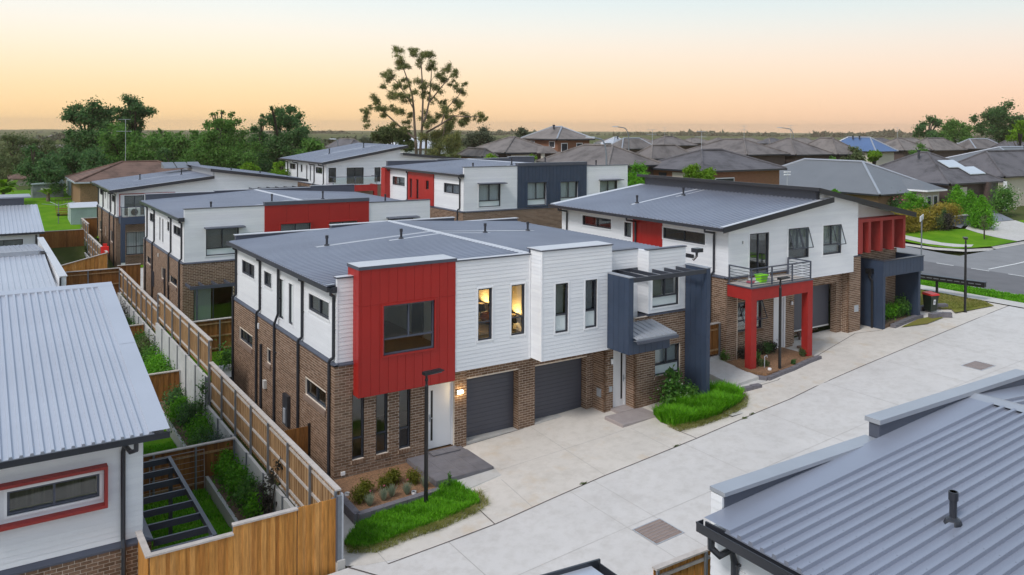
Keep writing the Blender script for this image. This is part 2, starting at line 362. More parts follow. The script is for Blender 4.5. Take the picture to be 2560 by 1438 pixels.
# ------------------------------------------------------------------ mesh helpers
COL = sc.collection
def link(o, parent=None):
    COL.objects.link(o)
    if parent is not None: o.parent = parent
    return o
def tag(o, label=None, cat=None, group=None, kind=None):
    if label: o['label'] = label
    if cat: o['category'] = cat
    if group: o['group'] = group
    if kind: o['kind'] = kind
    return o
def empty(name, loc, label=None, cat=None, group=None, rz=0.0):
    o = bpy.data.objects.new(name, None)
    o.empty_display_size = 0.3
    o.location = loc; o.rotation_euler = (0, 0, rz)
    link(o)
    return tag(o, label, cat, group)
class MB:
    """collects boxes, quads, tubes ... and links them as one mesh object"""
    def __init__(s): s.v = []; s.f = []
    def poly(s, pts):
        b = len(s.v); s.v += [tuple(p) for p in pts]; s.f.append(tuple(range(b, b + len(pts)))); return s
    def box(s, x0, x1, y0, y1, z0, z1):
        if x0 > x1: x0, x1 = x1, x0
        if y0 > y1: y0, y1 = y1, y0
        if z0 > z1: z0, z1 = z1, z0
        b = len(s.v)
        s.v += [(x0, y0, z0), (x1, y0, z0), (x1, y1, z0), (x0, y1, z0), (x0, y0, z1), (x1, y0, z1), (x1, y1, z1), (x0, y1, z1)]
        s.f += [(b, b + 3, b + 2, b + 1), (b + 4, b + 5, b + 6, b + 7), (b, b + 1, b + 5, b + 4), (b + 1, b + 2, b + 6, b + 5), (b + 2, b + 3, b + 7, b + 6), (b + 3, b, b + 4, b + 7)]
        return s
    def hexa(s, bot, top):
        """eight corners: bottom ring and top ring in the same (counter-clockwise) order"""
        b = len(s.v); n = len(bot); s.v += [tuple(p) for p in bot] + [tuple(p) for p in top]
        s.f.append(tuple(range(b + n - 1, b - 1, -1))); s.f.append(tuple(range(b + n, b + 2 * n)))
        for i in range(n):
            j = (i + 1) % n; s.f.append((b + i, b + j, b + n + j, b + n + i))
        return s
    def prism(s, poly, h0, h1):
        return s.hexa([(p[0], p[1], h0) for p in poly], [(p[0], p[1], h1) for p in poly])
    def extr(s, prof, axis, a0, a1):
        """profile in the two other axes extruded along axis"""
        def mk(p, a): return {'x': (a, p[0], p[1]), 'y': (p[0], a, p[1])}[axis]
        return s.hexa([mk(p, a0) for p in prof], [mk(p, a1) for p in prof])
    def tube(s, pts, r, n=8, cap=True):
        pts = [Vector(p) for p in pts]; rs = r if isinstance(r, (list, tuple)) else [r] * len(pts)
        b = len(s.v); last = None
        for i, p in enumerate(pts):
            d = (pts[min(i + 1, len(pts) - 1)] - pts[max(i - 1, 0)])
            d = d.normalized() if d.length > 1e-9 else Vector((0, 0, 1))
            a = d.orthogonal().normalized() if last is None else (last - d * last.dot(d)).normalized()
            last = a; c = d.cross(a)
            for k in range(n):
                t = 2 * math.pi * k / n; q = p + (a * math.cos(t) + c * math.sin(t)) * rs[i]; s.v.append(tuple(q))
        for i in range(len(pts) - 1):
            for k in range(n):
                k2 = (k + 1) % n; s.f.append((b + i * n + k, b + i * n + k2, b + (i + 1) * n + k2, b + (i + 1) * n + k))
        if cap:
            s.f.append(tuple(b + k for k in range(n - 1, -1, -1))); e = b + (len(pts) - 1) * n; s.f.append(tuple(e + k for k in range(n)))
        return s
    def cyl(s, x, y, z0, z1, r, n=12, r1=None):
        return s.tube([(x, y, z0), (x, y, z1)], [r, r if r1 is None else r1], n)
    def mesh(s, name, mat):
        me = bpy.data.meshes.new(name); me.from_pydata(s.v, [], s.f)
        for m in (mat if isinstance(mat, (list, tuple)) else [mat]): me.materials.append(MATS[m])
        return me
    def build(s, name, mat, parent=None, smooth=False, loc=None, kind=None):
        me = s.mesh(name, mat)
        if smooth: me.polygons.foreach_set('use_smooth', [True] * len(me.polygons))
        me.update()
        o = bpy.data.objects.new(name, me)
        if loc is not None: o.location = loc
        link(o, parent)
        if kind: o['kind'] = kind
        return o
def bevel_obj(o, w, seg=1):
    bm = bmesh.new(); bm.from_mesh(o.data)
    bmesh.ops.bevel(bm, geom=list(bm.edges), offset=w, segments=seg, affect='EDGES', profile=0.5)
    bm.to_mesh(o.data); bm.free(); return o
def put(me, name, parent, loc, rot=(0, 0, 0), scale=(1, 1, 1)):
    o = bpy.data.objects.new(name, me); o.location = loc; o.rotation_euler = rot; o.scale = scale
    return link(o, parent)
def quads_mesh(name, V, mat, nper=4):
    """V: (n,4,3) array of quads"""
    n = V.shape[0]; me = bpy.data.meshes.new(name)
    me.vertices.add(n * nper); me.loops.add(n * nper); me.polygons.add(n)
    me.vertices.foreach_set('co', V.reshape(-1).astype(np.float32))
    me.loops.foreach_set('vertex_index', np.arange(n * nper, dtype=np.int32))
    me.polygons.foreach_set('loop_start', np.arange(0, n * nper, nper, dtype=np.int32))
    for m in (mat if isinstance(mat, (list, tuple)) else [mat]): me.materials.append(MATS[m])
    me.update(calc_edges=True)
    return me
class Fr:
    """a wall plane: 'y-' faces the driveway (u = x), 'x-' faces left (u = y); d is the distance outwards"""
    def __init__(s, axis, pos): s.a = axis; s.p = pos
    def pt(s, u, d, z):
        return {'y-': (u, s.p - d, z), 'y+': (u, s.p + d, z), 'x-': (s.p - d, u, z), 'x+': (s.p + d, u, z)}[s.a]
    def bx(s, mb, u0, u1, d0, d1, z0, z1):
        a = s.pt(u0, d0, z0); b = s.pt(u1, d1, z1); return mb.box(a[0], b[0], a[1], b[1], a[2], b[2])
def cells(u0, u1, z0, z1, openings):
    """rectangle minus openings as a list of rectangles"""
    zs = sorted({z0, z1} | {min(max(o[2], z0), z1) for o in openings} | {min(max(o[3], z0), z1) for o in openings})
    out = []
    for a, b in zip(zs[:-1], zs[1:]):
        if b - a < 1e-6: continue
        cut = sorted((max(o[0], u0), min(o[1], u1)) for o in openings if o[2] <= a + 1e-6 and o[3] >= b - 1e-6 and o[1] > u0 and o[0] < u1)
        x = u0
        for c0, c1 in cut:
            if c0 > x + 1e-6: out.append((x, c0, a, b))
            x = max(x, c1)
        if u1 > x + 1e-6: out.append((x, u1, a, b))
    return out
def wall_mb(mb, fr, u0, u1, z0, z1, openings=(), thick=0.10, d=0.0):
    for (a, b, c, e) in cells(u0, u1, z0, z1, openings): fr.bx(mb, a, b, d - thick, d, c, e)
    return mb
BRICK_L, BRICK_H, JOINT = 0.225, 0.0705, 0.0155
def brick_list(u0, u1, z0, z1, openings=(), shift=0.0):
    out = []; P = BRICK_L + JOINT; C = BRICK_H + JOINT
    n = int((z1 - z0) / C + 1e-6)
    zt = z1 - n * C
    for k in range(n):
        a = zt + k * C; b = a + BRICK_H
        cut = sorted((o[0], o[1]) for o in openings if o[2] < b - 0.02 and o[3] > a + 0.02)
        spans = []; x = u0
        for c0, c1 in cut:
            if c0 > x: spans.append((x, min(c0, u1)))
            x = max(x, c1)
        if x < u1: spans.append((x, u1))
        off = (P / 2 if k % 2 else 0) + shift
        i0 = int(math.floor((u0 - off) / P)) - 1
        i = i0
        while off + i * P < u1:
            s0 = off + i * P; s1 = s0 + BRICK_L; i += 1
            for (p, q) in spans:
                m0, m1 = max(s0, p), min(s1, q)
                if m1 - m0 > 0.025: out.append((m0, m1, a, b))
    return out
_unit = {}
def unit_mesh(key, maker, mat):
    k = (key, mat)
    if k not in _unit: _unit[k] = maker().mesh(key, mat)
    return _unit[k]
def brick_face(parent, fr, u0, u1, z0, z1, openings=(), singles=0, shift=0.0, mat='brick', sort=None):
    """real bricks, 9 mm proud of the mortar; the first `singles` whole ones are objects of their own"""
    bl = brick_list(u0, u1, z0, z1, openings, shift)
    if sort: bl.sort(key=sort)
    mb = MB(); made = 0
    me = unit_mesh('brick', lambda: MB().box(-BRICK_L / 2, BRICK_L / 2, -0.0045, 0.0045, -BRICK_H / 2, BRICK_H / 2), mat)
    for (a, b, c, e) in bl:
        if made < singles and b - a > BRICK_L - 0.002:
            p = fr.pt((a + b) / 2, 0.0045, (c + e) / 2)
            put(me, 'brick', parent, p, (0, 0, 0 if fr.a[0] == 'y' else math.pi / 2)); made += 1
        else:
            fr.bx(mb, a, b, 0, 0.009, c, e)
    if mb.f: mb.build('bricks', mat, parent, kind='stuff')
    return made
def board_unit():
    # lapped board, one metre long along x, facing -y
    prof = [(0.0, 0.0), (-0.014, 0.0), (-0.014, 0.006), (-0.005, 0.1265), (0.0, 0.1265)]
    mb = MB(); mb.extr([(p[0], p[1]) for p in prof], 'x', 0, 1)
    return mb
BOARD = 0.128
def boards(parent, fr, u0, u1, z0, z1, openings=(), singles=True, mat='white_board', pitch=BOARD, name='cladding_board'):
    n = int(math.ceil((z1 - z0) / pitch)); mb = MB()
    for k in range(n):
        a = z0 + k * pitch; b = min(a + pitch, z1)
        if b - a < 0.02: continue
        cut = sorted((o[0], o[1]) for o in openings if o[2] < b - 0.015 and o[3] > a + 0.015 and o[0] < u1 and o[1] > u0)
        x = u0; spans = []
        for c0, c1 in cut:
            if c0 > x + 0.01: spans.append((x, min(c0, u1)))
            x = max(x, c1)
        if x < u1 - 0.01: spans.append((x, u1))
        for (p, q) in spans:
            if singles:
                me = unit_mesh('board', board_unit, mat)
                if fr.a == 'y-': put(me, name, parent, fr.pt(p, 0, a), (0, 0, 0), (q - p, 1, (b - a) / pitch))
                else: put(me, name, parent, fr.pt(q, 0, a), (0, 0, -math.pi / 2), (q - p, 1, (b - a) / pitch))
            else:
                P = lambda u, d, z: fr.pt(u, d, z)
                mb.poly([P(p, .014, a), P(q, .014, a), P(q, .005, b), P(p, .005, b)])
                mb.poly([P(p, 0, a), P(q, 0, a), P(q, .014, a), P(p, .014, a)])
    if mb.f: return mb.build('cladding', mat, parent)
def window(parent, fr, u0, u1, z0, z1, lay='slide', back=None, low=None, trim=None, sill=None, mat='charcoal', fw=0.05, rec=0.06, split=0.37, name='window', open_=False):
    """frame > panes, blind, sill; the frame sits `rec` behind the wall face"""
    mb = MB()
    def bar(a, b, c, e, d0=-rec - 0.05, d1=-rec + 0.03): fr.bx(mb, a, b, d0, d1, c, e)
    bar(u0, u0 + fw, z0, z1); bar(u1 - fw, u1, z0, z1); bar(u0 + fw, u1 - fw, z0, z0 + fw); bar(u0 + fw, u1 - fw, z1 - fw, z1)
    panes = []; m = (u0 + u1) / 2; zt = z0 + (z1 - z0) * split
    iu0, iu1, iz0, iz1 = u0 + fw, u1 - fw, z0 + fw, z1 - fw; h = fw * 0.45
    if lay == 'slide':
        bar(m - h, m + h, iz0, iz1); panes = [(iu0, m - h, iz0, iz1, 'top'), (m + h, iu1, iz0, iz1, 'top')]
    elif lay == 'single': panes = [(iu0, iu1, iz0, iz1, 'top')]
    elif lay == 'tall':
        bar(iu0, iu1, zt - h, zt + h); panes = [(iu0, iu1, iz0, zt - h, 'low'), (iu0, iu1, zt + h, iz1, 'top')]
    elif lay == 'cross':
        bar(iu0, iu1, zt - h, zt + h); bar(m - h, m + h, zt + h, iz1)
        panes = [(iu0, iu1, iz0, zt - h, 'low'), (iu0, m - h, zt + h, iz1, 'top'), (m + h, iu1, zt + h, iz1, 'top')]
    elif lay == 'cross4':
        bar(iu0, iu1, zt - h, zt + h); bar(m - h, m + h, zt + h, iz1); bar(m - h, m + h, iz0, zt - h)
        panes = [(iu0, m - h, iz0, zt - h, 'low'), (m + h, iu1, iz0, zt - h, 'low'), (iu0, m - h, zt + h, iz1, 'top'), (m + h, iu1, zt + h, iz1, 'top')]
    if trim:
        t = trim
        for (a, b, c, e) in [(u0 - t, u0, z0 - t, z1 + t), (u1, u1 + t, z0 - t, z1 + t), (u0, u1, z0 - t, z0), (u0, u1, z1, z1 + t)]: pass
    o = mb.build(name, mat, parent)
    if trim:
        tb = MB(); t = trim
        for (a, b, c, e) in [(u0 - t, u0, z0 - t, z1 + t), (u1, u1 + t, z0 - t, z1 + t), (u0, u1, z0 - t, z0), (u0, u1, z1, z1 + t)]:
            fr.bx(tb, a, b, -rec, 0.028, c, e)
        tb.build('surround', trim_mat(parent), o)
    for (a, b, c, e, k) in panes:
        kind = back if k == 'top' else (low or back)
        if kind == 'frost':
            p = MB(); fr.bx(p, a, b, -rec - 0.02, -rec - 0.012, c, e); p.build('pane', 'frost', o)
        else:
            p = MB(); fr.bx(p, a, b, -rec - 0.02, -rec - 0.012, c, e); p.build('pane', 'glass', o)
            if kind:
                p = MB(); fr.bx(p, a - 0.005, b + 0.005, -rec - 0.16, -rec - 0.15, c, e); p.build('blind', kind, o)
    if sill == 'brick':
        sb = MB(); n = max(2, int((u1 - u0 + 0.08) / 0.086))
        for i in range(n):
            a = u0 - 0.04 + i * (u1 - u0 + 0.08) / n
            fr.bx(sb, a + 0.005, a + (u1 - u0 + 0.08) / n - 0.005, -rec, 0.045, z0 - 0.13, z0 - 0.012)
        s2 = sb.build('sill', 'brick', o)
        mm = MB(); fr.bx(mm, u0 - 0.036, u1 + 0.036, -rec, 0.036, z0 - 0.122, z0 - 0.018); mm.build('sill_mortar', 'mortar', o)
    elif sill == 'flat':
        sb = MB(); fr.bx(sb, u0 - 0.05, u1 + 0.05, -rec, 0.06, z0 - 0.16, z0 - 0.005); sb.build('sill', 'brick_sill', o)
    return o
def trim_mat(p): return 'trim_white'
mat_plain('brick_sill', (0.24, 0.165, 0.125), 0.85, var=0.1, nscale=8)
def downpipe(parent, pts, r=0.05, mat='gutter_dark'):
    return MB().tube(pts, r, 8).build('downpipe', mat, parent, smooth=False)
def roof_sheets(parent, axis, s0, z0, s1, z1, t0, t1, pitch=0.2, per=4, rib_h=0.034, rib_w=0.05, mat='roof_blue', name='roof_sheet', thick=0.02):
    """profiled metal sheets; axis 'x': falls along x, ribs spaced along y"""
    W = pitch * per
    def sheet(w):
        prof = []; t = 0.0
        while t < w - 1e-6:
            e = min(t + pitch, w); c = t + pitch / 2
            if c + rib_w <= w + 1e-6:
                prof += [(t, 0), (c - rib_w / 2 - 0.012, 0), (c - rib_w / 2, rib_h), (c + rib_w / 2, rib_h), (c + rib_w / 2 + 0.012, 0)]
            else: prof += [(t, 0)]
            t = e
        prof.append((w, 0))
        mb = MB(); n = len(prof)
        for (s, z) in ((s0, z0), (s1, z1)):
            for (tt, h) in prof: mb.v.append((s, tt, z + h) if axis == 'x' else (tt, s, z + h))
        for i in range(n - 1): mb.f.append((i, i + 1, n + i + 1, n + i))
        # folded lower edge and underside
        for (s, z) in ((s0, z0), (s1, z1)):
            b = len(mb.v)
            mb.v += [(s, 0, z - thick), (s, w, z - thick)] if axis == 'x' else [(0, s, z - thick), (w, s, z - thick)]
        b = len(mb.v) - 4
        mb.f.append((b, b + 2, b + 3, b + 1))
        mb.f.append(tuple([b] + list(range(0, n)) + [b + 1])); mb.f.append(tuple([b + 3] + list(range(2 * n - 1, n - 1, -1)) + [b + 2]))
        return mb
    n = int((t1 - t0) / W + 1e-6); me = sheet(W).mesh(name, mat)
    for i in range(n):
        put(me, name, parent, (0, t0 + i * W, 0) if axis == 'x' else (t0 + i * W, 0, 0))
    rest = t1 - t0 - n * W
    if rest > 0.02:
        put(sheet(rest).mesh(name, mat), name, parent, (0, t0 + n * W, 0) if axis == 'x' else (t0 + n * W, 0, 0))
def roof_vent(parent, x, y, z, h=0.42):
    o = MB().tube([(x, y, z - 0.02), (x, y, z + 0.06), (x, y, z + 0.09), (x, y, z + h)], [0.13, 0.10, 0.05, 0.05], 10).build('roof_vent', 'gutter_dark', parent)
    MB().tube([(x, y, z + h - 0.12), (x, y, z + h)], 0.065, 10).build('cap', 'gutter_dark', o)
# ------------------------------------------------------------------ leaves
def leaf_quads(blobs, n, size, r, up=0.25, droop=0.0, aspect=0.55, shell=0.55, jitter=0.0):
    """n leaf quads spread through ellipsoid blobs (x,y,z,rx,ry,rz)"""
    B = np.array(blobs, float)
    w = np.cbrt(B[:, 3] * B[:, 4] * B[:, 5]) ** 2.2; w /= w.sum()
    idx = r.choice(len(B), n, p=w)
    d = r.normal(size=(n, 3)); d /= np.linalg.norm(d, axis=1)[:, None]
    rad = r.random(n) ** shell
    # ragged outline
    rad *= 1 + 0.32 * r.normal(size=n) * (rad > 0.6)
    C = B[idx, :3] + d * B[idx, 3:] * rad[:, None]
    nrm = d * 0.8 + r.normal(size=(n, 3)) * 0.7 + np.array([0, 0, up]); nrm /= np.linalg.norm(nrm, axis=1)[:, None]
    t = r.normal(size=(n, 3)); t[:, 2] -= droop
    t -= nrm * (t * nrm).sum(1)[:, None]; t /= np.linalg.norm(t, axis=1)[:, None] + 1e-9
    b = np.cross(nrm, t); s = size * (0.6 + 0.8 * r.random(n))
    a = t * s[:, None] * 0.5; c = b * (s * aspect)[:, None] * 0.5
    bend = nrm * (s * 0.12)[:, None]
    return np.stack([C - a - bend, C + c * 1.0, C + a - bend, C - c], axis=1)
def crown(parent, name, blobs, n, size, mat, seed, **k):
    r = np.random.default_rng(seed)
    me = quads_mesh(name, leaf_quads(blobs, n, size, r, **k), mat)
    o = bpy.data.objects.new(name, me); return link(o, parent)
def plant(name, loc, label, cat, blobs, n, size, mat, seed, group=None, stem=None, stem_mat='bark_dark', core=True, **k):
    """a shrub: an Empty at its base > foliage (> dark inner twigs), stem"""
    e = empty(name, loc, label, cat, group)
    f = crown(e, 'foliage', blobs, n, size, mat, seed, **k)
    mb = MB()
    hs = stem if stem else max(b[2] for b in blobs)
    r = random.Random(seed)
    for b in blobs[:7]:
        mb.tube([(b[0] * 0.1, b[1] * 0.1, -0.05), (b[0] * 0.6, b[1] * 0.6, b[2] * 0.55), (b[0], b[1], b[2] + b[5] * 0.3)], [0.018 + 0.012 * hs, 0.012 + 0.006 * hs, 0.006], 5)
    mb.build('stem', stem_mat, e)
    return e
# ------------------------------------------------------------------ terrain
GX = [-60, -8, -1.5, 1.7, 5, 10, 18.4, 34, 40, 60]
GZ = [-2.2, -.5, -.25, -.1, .1, .36, .86, 1.32, 1.42, 1.6]
def G(x): return float(np.interp(x, GX, GZ))
TX = [-2900, -400, -80, -30, -8, -1.62, -1.50, 0, 15.5, 17, 31, 37, 41, 52, 58, 70, 90, 130, 200, 400, 2900]
_g = lambda *xs: [G(x) for x in xs]
TT = {
 -3000: [-6, -4, -3, -2.6, -2.4, -1, -1, -.9, -.5, -.4, .4, 1.0, 1.2, 1.3, 1.6, 2, 2, 2, 2, 1, -6],
 -60:   [-6, -4, -3, -2.6, -2.4, -1, -1, -.9, -.5, -.4, .4, 1.0, 1.2, 1.3, 1.6, 2, 2, 2, 2, 1, -6],
 -11.2: [-6, -4, -3, -2.6, -1.6, -1, -1, -.9, -.5, -.4, .4, 1.0, 1.2, 1.3, 1.6, 2, 2.2, 2.4, 2.4, 1, -6],
 -10.9: [-6, -4, -3, -1.5, G(-8), G(-1.6), G(-1.5), G(0), G(15.5), G(17), G(31), G(37), 1.38, 1.42, 1.6, 2, 2.2, 2.4, 2.4, 1, -6],
 -4.5:  [-6, -4, -3, -1.5, G(-8), G(-1.6), G(-1.5), G(0), G(15.5), G(17), G(31), G(37), 1.40, 1.46, 1.6, 2, 2.2, 2.4, 2.4, 1, -6],
 -4.3:  [-6, -4, -3, -2.0, -1.35, -1.35, G(-1.5), G(0), G(15.5), G(17), G(31), G(37), 1.40, 1.46, 1.6, 2, 2.2, 2.4, 2.4, 1, -6],
 0.5:   [-6, -4, -3, -2.0, -1.35, -1.35, G(-1.5), G(0), G(15.5), G(17), G(31), G(37), 1.42, 1.46, 1.6, 2, 2.2, 2.4, 2.4, 1, -6],
 10:    [-6, -4, -3, -2.0, -1.35, -1.35, 0, 0, .5, .95, 1.2, 1.5, 1.50, 1.55, 1.75, 2.2, 2.5, 2.7, 2.6, 1, -6],
 20:    [-6, -4, -3, -2.0, -1.35, -1.35, .1, 0.05, .4, 1.55, 1.9, 2.1, 2.15, 2.2, 2.35, 2.8, 3, 3.2, 3, 1, -6],
 34:    [-6, -4, -2.5, -2.0, -1.35, -1.35, .0, 0, .4, 1.6, 2.4, 3.3, 3.5, 3.4, 3.0, 3.2, 3.6, 3.8, 3.3, 1, -6],
 46:    [-6, -4, -2.0, -1.2, -.6, -.6, -.2, -.2, .4, 1.7, 3.0, 4.4, 4.5, 4.4, 3.8, 4.0, 4.2, 4.4, 3.6, 1, -6],
 52:    [-6, -4, -1.0, -.2, .9, .9, .3, .2, .6, 1.8, 3.2, 4.7, 4.8, 4.7, 4.3, 4.4, 4.5, 4.6, 3.7, 1, -6],
 60:    [-6, -4, 0, .6, 1.30, 1.30, 1.3, 1.2, 1.4, 2.2, 3.6, 4.9, 5.0, 5.0, 4.7, 4.7, 4.8, 4.8, 3.8, 1, -6],
 68:    [-6, -4, .3, 1.2, 2.05, 2.05, 2.05, 2.0, 2.2, 2.8, 4.0, 5.0, 5.1, 5.1, 5.0, 5, 5, 5, 3.8, 1, -6],
 85:    [-6, -4, .5, 1.8, 2.95, 3.0, 3.0, 3.0, 3.0, 3.2, 4.3, 5.2, 5.3, 5.3, 5.3, 5.3, 5.2, 5, 3.6, 1, -6],
 130:   [-6, -4, 0, 1.0, 1.8, 1.8, 1.8, 1.8, 2, 2.2, 3.4, 4.8, 5.0, 5.3, 5.5, 5.8, 5.6, 5, 3.4, 1, -6],
 220:   [-6, -4, -1, -.5, 0, 0, 0, 0, 0, 0, .8, 2.6, 2.8, 3.4, 3.8, 4.2, 4.2, 4, 3, 1, -6],
 500:   [-8, -6, -4, -4, -4, -4, -4, -4, -4, -4, -3, -2, -2, -2, -2, -2, -2, -2, -1, 0, -6],
 3000:  [-10, -9, -8, -8, -8, -8, -8, -8, -8, -8, -8, -8, -8, -8, -8, -8, -8, -8, -8, -8, -10],
}
TY = sorted(TT)
_T = np.array([TT[y] for y in TY], float)
def T(x, y):
    i = int(np.clip(np.searchsorted(TY, y) - 1, 0, len(TY) - 2)); j = int(np.clip(np.searchsorted(TX, x) - 1, 0, len(TX) - 2))
    a = min(max((y - TY[i]) / (TY[i + 1] - TY[i]), 0), 1); b = min(max((x - TX[j]) / (TX[j + 1] - TX[j]), 0), 1)
    return float((_T[i, j] * (1 - b) + _T[i, j + 1] * b) * (1 - a) + (_T[i + 1, j] * (1 - b) + _T[i + 1, j + 1] * b) * a)
def subdiv(a, step):
    out = []
    for p, q in zip(a[:-1], a[1:]):
        n = max(1, int(math.ceil((q - p) / step(p, q)))); out += [p + (q - p) * k / n for k in range(n)]
    return out + [a[-1]]
_gx = subdiv(TX, lambda p, q: 4 if p > -90 and q < 210 else 700)
_gy = subdiv(TY, lambda p, q: 4 if p > -70 and q < 230 else 400)
gm = MB(); nx = len(_gx)
for y in _gy:
    for x in _gx: gm.v.append((x, y, T(x, y) - 0.06 - (.40 if 36 < x < 160 and -62 < y < 30 else 0) - (.3 if 39 < x < 54 and 30 <= y < 95 else 0)))
for j in range(len(_gy) - 1):
    for i in range(nx - 1):
        a = j * nx + i; gm.f.append((a, a + 1, a + nx + 1, a + nx))
tag(gm.build('ground', 'terrain', None, smooth=False), kind='structure')

def sheet(name, xs, ys, zf, mat, kind='structure', thick=0.0, parent=None):
    """a draped sheet over a grid of xs, ys"""
    mb = MB(); n = len(xs)
    for y in ys:
        for x in xs: mb.v.append((x, y, zf(x, y)))
    for j in range(len(ys) - 1):
        for i in range(n - 1):
            a = j * n + i; mb.f.append((a, a + 1, a + n + 1, a + n))
    o = mb.build(name, mat, parent)
    return tag(o, kind=kind) if parent is None else o
def strip(mb, pts, w, zf, dz):
    """a ribbon along a polyline on the surface zf"""
    for (a, b) in zip(pts[:-1], pts[1:]):
        d = Vector((b[0] - a[0], b[1] - a[1], 0)); n = max(1, int(d.length / 1.5)); nrm = Vector((-d.y, d.x, 0)).normalized() * w / 2
        for k in range(n):
            p = Vector((a[0], a[1], 0)) + d * k / n; q = Vector((a[0], a[1], 0)) + d * (k + 1) / n
            c = [p - nrm, q - nrm, q + nrm, p + nrm]; mb.poly([(v.x, v.y, zf(v.x, v.y) + dz) for v in c])
# ---- shared driveway (concrete), level by G(x)
GF = lambda x, y: G(x)
dx = sorted({-30, -20, 37.4} | set(np.arange(-14, 37.2, 1.0).tolist()) | {x for x in GX if -14 < x < 37})
EDGE = [(-1.4, -4.45), (-0.5, -5.0), (2.74, -4.97), (6.83, -4.58), (11.09, -4.34), (14.53, -4.10), (16.32, -4.01), (21.62, -3.35), (26.57, -2.80), (33.14, -2.09), (37.4, -1.6)]
def edge_y(x): return float(np.interp(x, [e[0] for e in EDGE], [e[1] for e in EDGE]))
mb = MB()
for a, b in zip(dx[:-1], dx[1:]):
    ya, yb_ = (edge_y(a), edge_y(b)) if a > -1.4 else (-4.55, -4.55)
    for t0, t1 in ((0, .5), (.5, 1)):
        mb.poly([(a, -10.7 + (ya + 10.7) * t0, G(a) + .004), (b, -10.7 + (yb_ + 10.7) * t0, G(b) + .004), (b, -10.7 + (yb_ + 10.7) * t1, G(b) + .004), (a, -10.7 + (ya + 10.7) * t1, G(a) + .004)])
drive = tag(mb.build('driveway', 'conc_drive'), kind='structure')
mb = MB()
strip(mb, EDGE[1:], 0.038, GF, 0.010)
strip(mb, [(-1.4, -4.5), (-0.95, -5.3), (-0.2, -6.7)], 0.05, GF, 0.010)
mb.build('expansion_joint', 'joint_dark', drive)
mb = MB()
for x, k in [(1.24, 1.0), (5.45, .6), (6.42, .6), (10.45, .6), (14.6, .6), (18.8, .6), (23.2, .6), (27.6, .6), (32, .6)]:
    strip(mb, [(x, edge_y(x)), (x - .05, -10.6)], 0.020 * k, GF, 0.008)
strip(mb, [(-8, -7.6), (37, -6.6)], 0.012, GF, 0.008)
mb.build('saw_cut', 'joint_soft', drive)
# ---- aprons between the joint and the houses
mb = MB()
ax = [x for x in dx if -1.4 < x < 37.3]
ax = sorted(set(ax) | {-1.4, 37.4})
for a, b in zip(ax[:-1], ax[1:]):
    for t0, t1 in ((0, .5), (.5, 1)):
        ca, cb = edge_y(a), edge_y(b)
        mb.poly([(a, ca + (1.1 - ca) * t0, G(a) + .006), (b, cb + (1.1 - cb) * t0, G(b) + .006), (b, cb + (1.1 - cb) * t1, G(b) + .006), (a, ca + (1.1 - ca) * t1, G(a) + .006)])
apron = tag(mb.build('apron', 'conc_apron'), kind='structure')
mb = MB()
strip(mb, [(4.27, -2.83), (4.05, -4.8)], 0.016, GF, .010); strip(mb, [(7.3, .3), (6.93, -4.6)], 0.014, GF, .010)
strip(mb, [(9.95, -2.3), (9.86, -4.4)], 0.014, GF, .010); strip(mb, [(4.6, -2.27), (9.7, -2.29)], 0.014, GF, .010)
strip(mb, [(-0.49, -4.3), (-0.5, -5.0)], 0.016, GF, .010)
mb.build('saw_cut', 'joint_soft', apron)
mb = MB()
strip(mb, [(2.78, -3.9), (2.70, -4.97)], 0.03, GF, .010); strip(mb, [(11.05, -3.3), (11.09, -4.34)], 0.03, GF, .010)
strip(mb, [(15.9, -2.3), (17.6, -2.4), (21.42, -1.35), (26.0, -.13), (27.6, -.55)], 0.03, GF, .010)
strip(mb, [(4.72, .02), (7.0, .02)], 0.03, GF, .010)
mb.build('expansion_joint', 'joint_dark', apron)
# ---- road, kerbs, footpath, verge on the right
def RZ(y): return float(np.interp(y, [-60, 0, 10, 20, 34, 46, 60, 90], [1.15, 1.44, 1.52, 2.12, 3.40, 4.40, 4.95, 5.25]))
ry = [-60, -30, -12, -6, -2, 0, 2, 4, 6, 8, 10, 12, 15, 18, 22, 26, 30, 36, 42, 48, 54, 60, 75]
road = sheet('road', [40.7, 44, 47.6], ry, lambda x, y: RZ(y) - .06, 'asphalt')
sheet('road', [47.6, 50, 52.2], ry, lambda x, y: RZ(y) - .06, 'asphalt_old')
def SZ(x, y): return RZ(min(max(y, -4), 10)) + (x - 52) * 0.018 - .06
sheet('road', [52.2, 56, 62, 70, 85, 110, 150], [-3.2, 0, 3, 6, 9.0], SZ, 'asphalt_old')
mb = MB()
for k in range(-14, 24):
    strip(mb, [(47.5, k * 2.4 - .3), (47.5, k * 2.4 + .9)], 0.14, lambda x, y: RZ(y) - .06, .010)
mb.build('lane_dash', 'road_paint', road)
mb = MB(); strip(mb, [(48.2, 4.9), (54, 5.1), (62, 5.3), (80, 5.5)], 0.13, lambda x, y: max(RZ(y), SZ(x, y) + .06) - .06, .012)
mb.build('centre_line', 'road_paint', road)
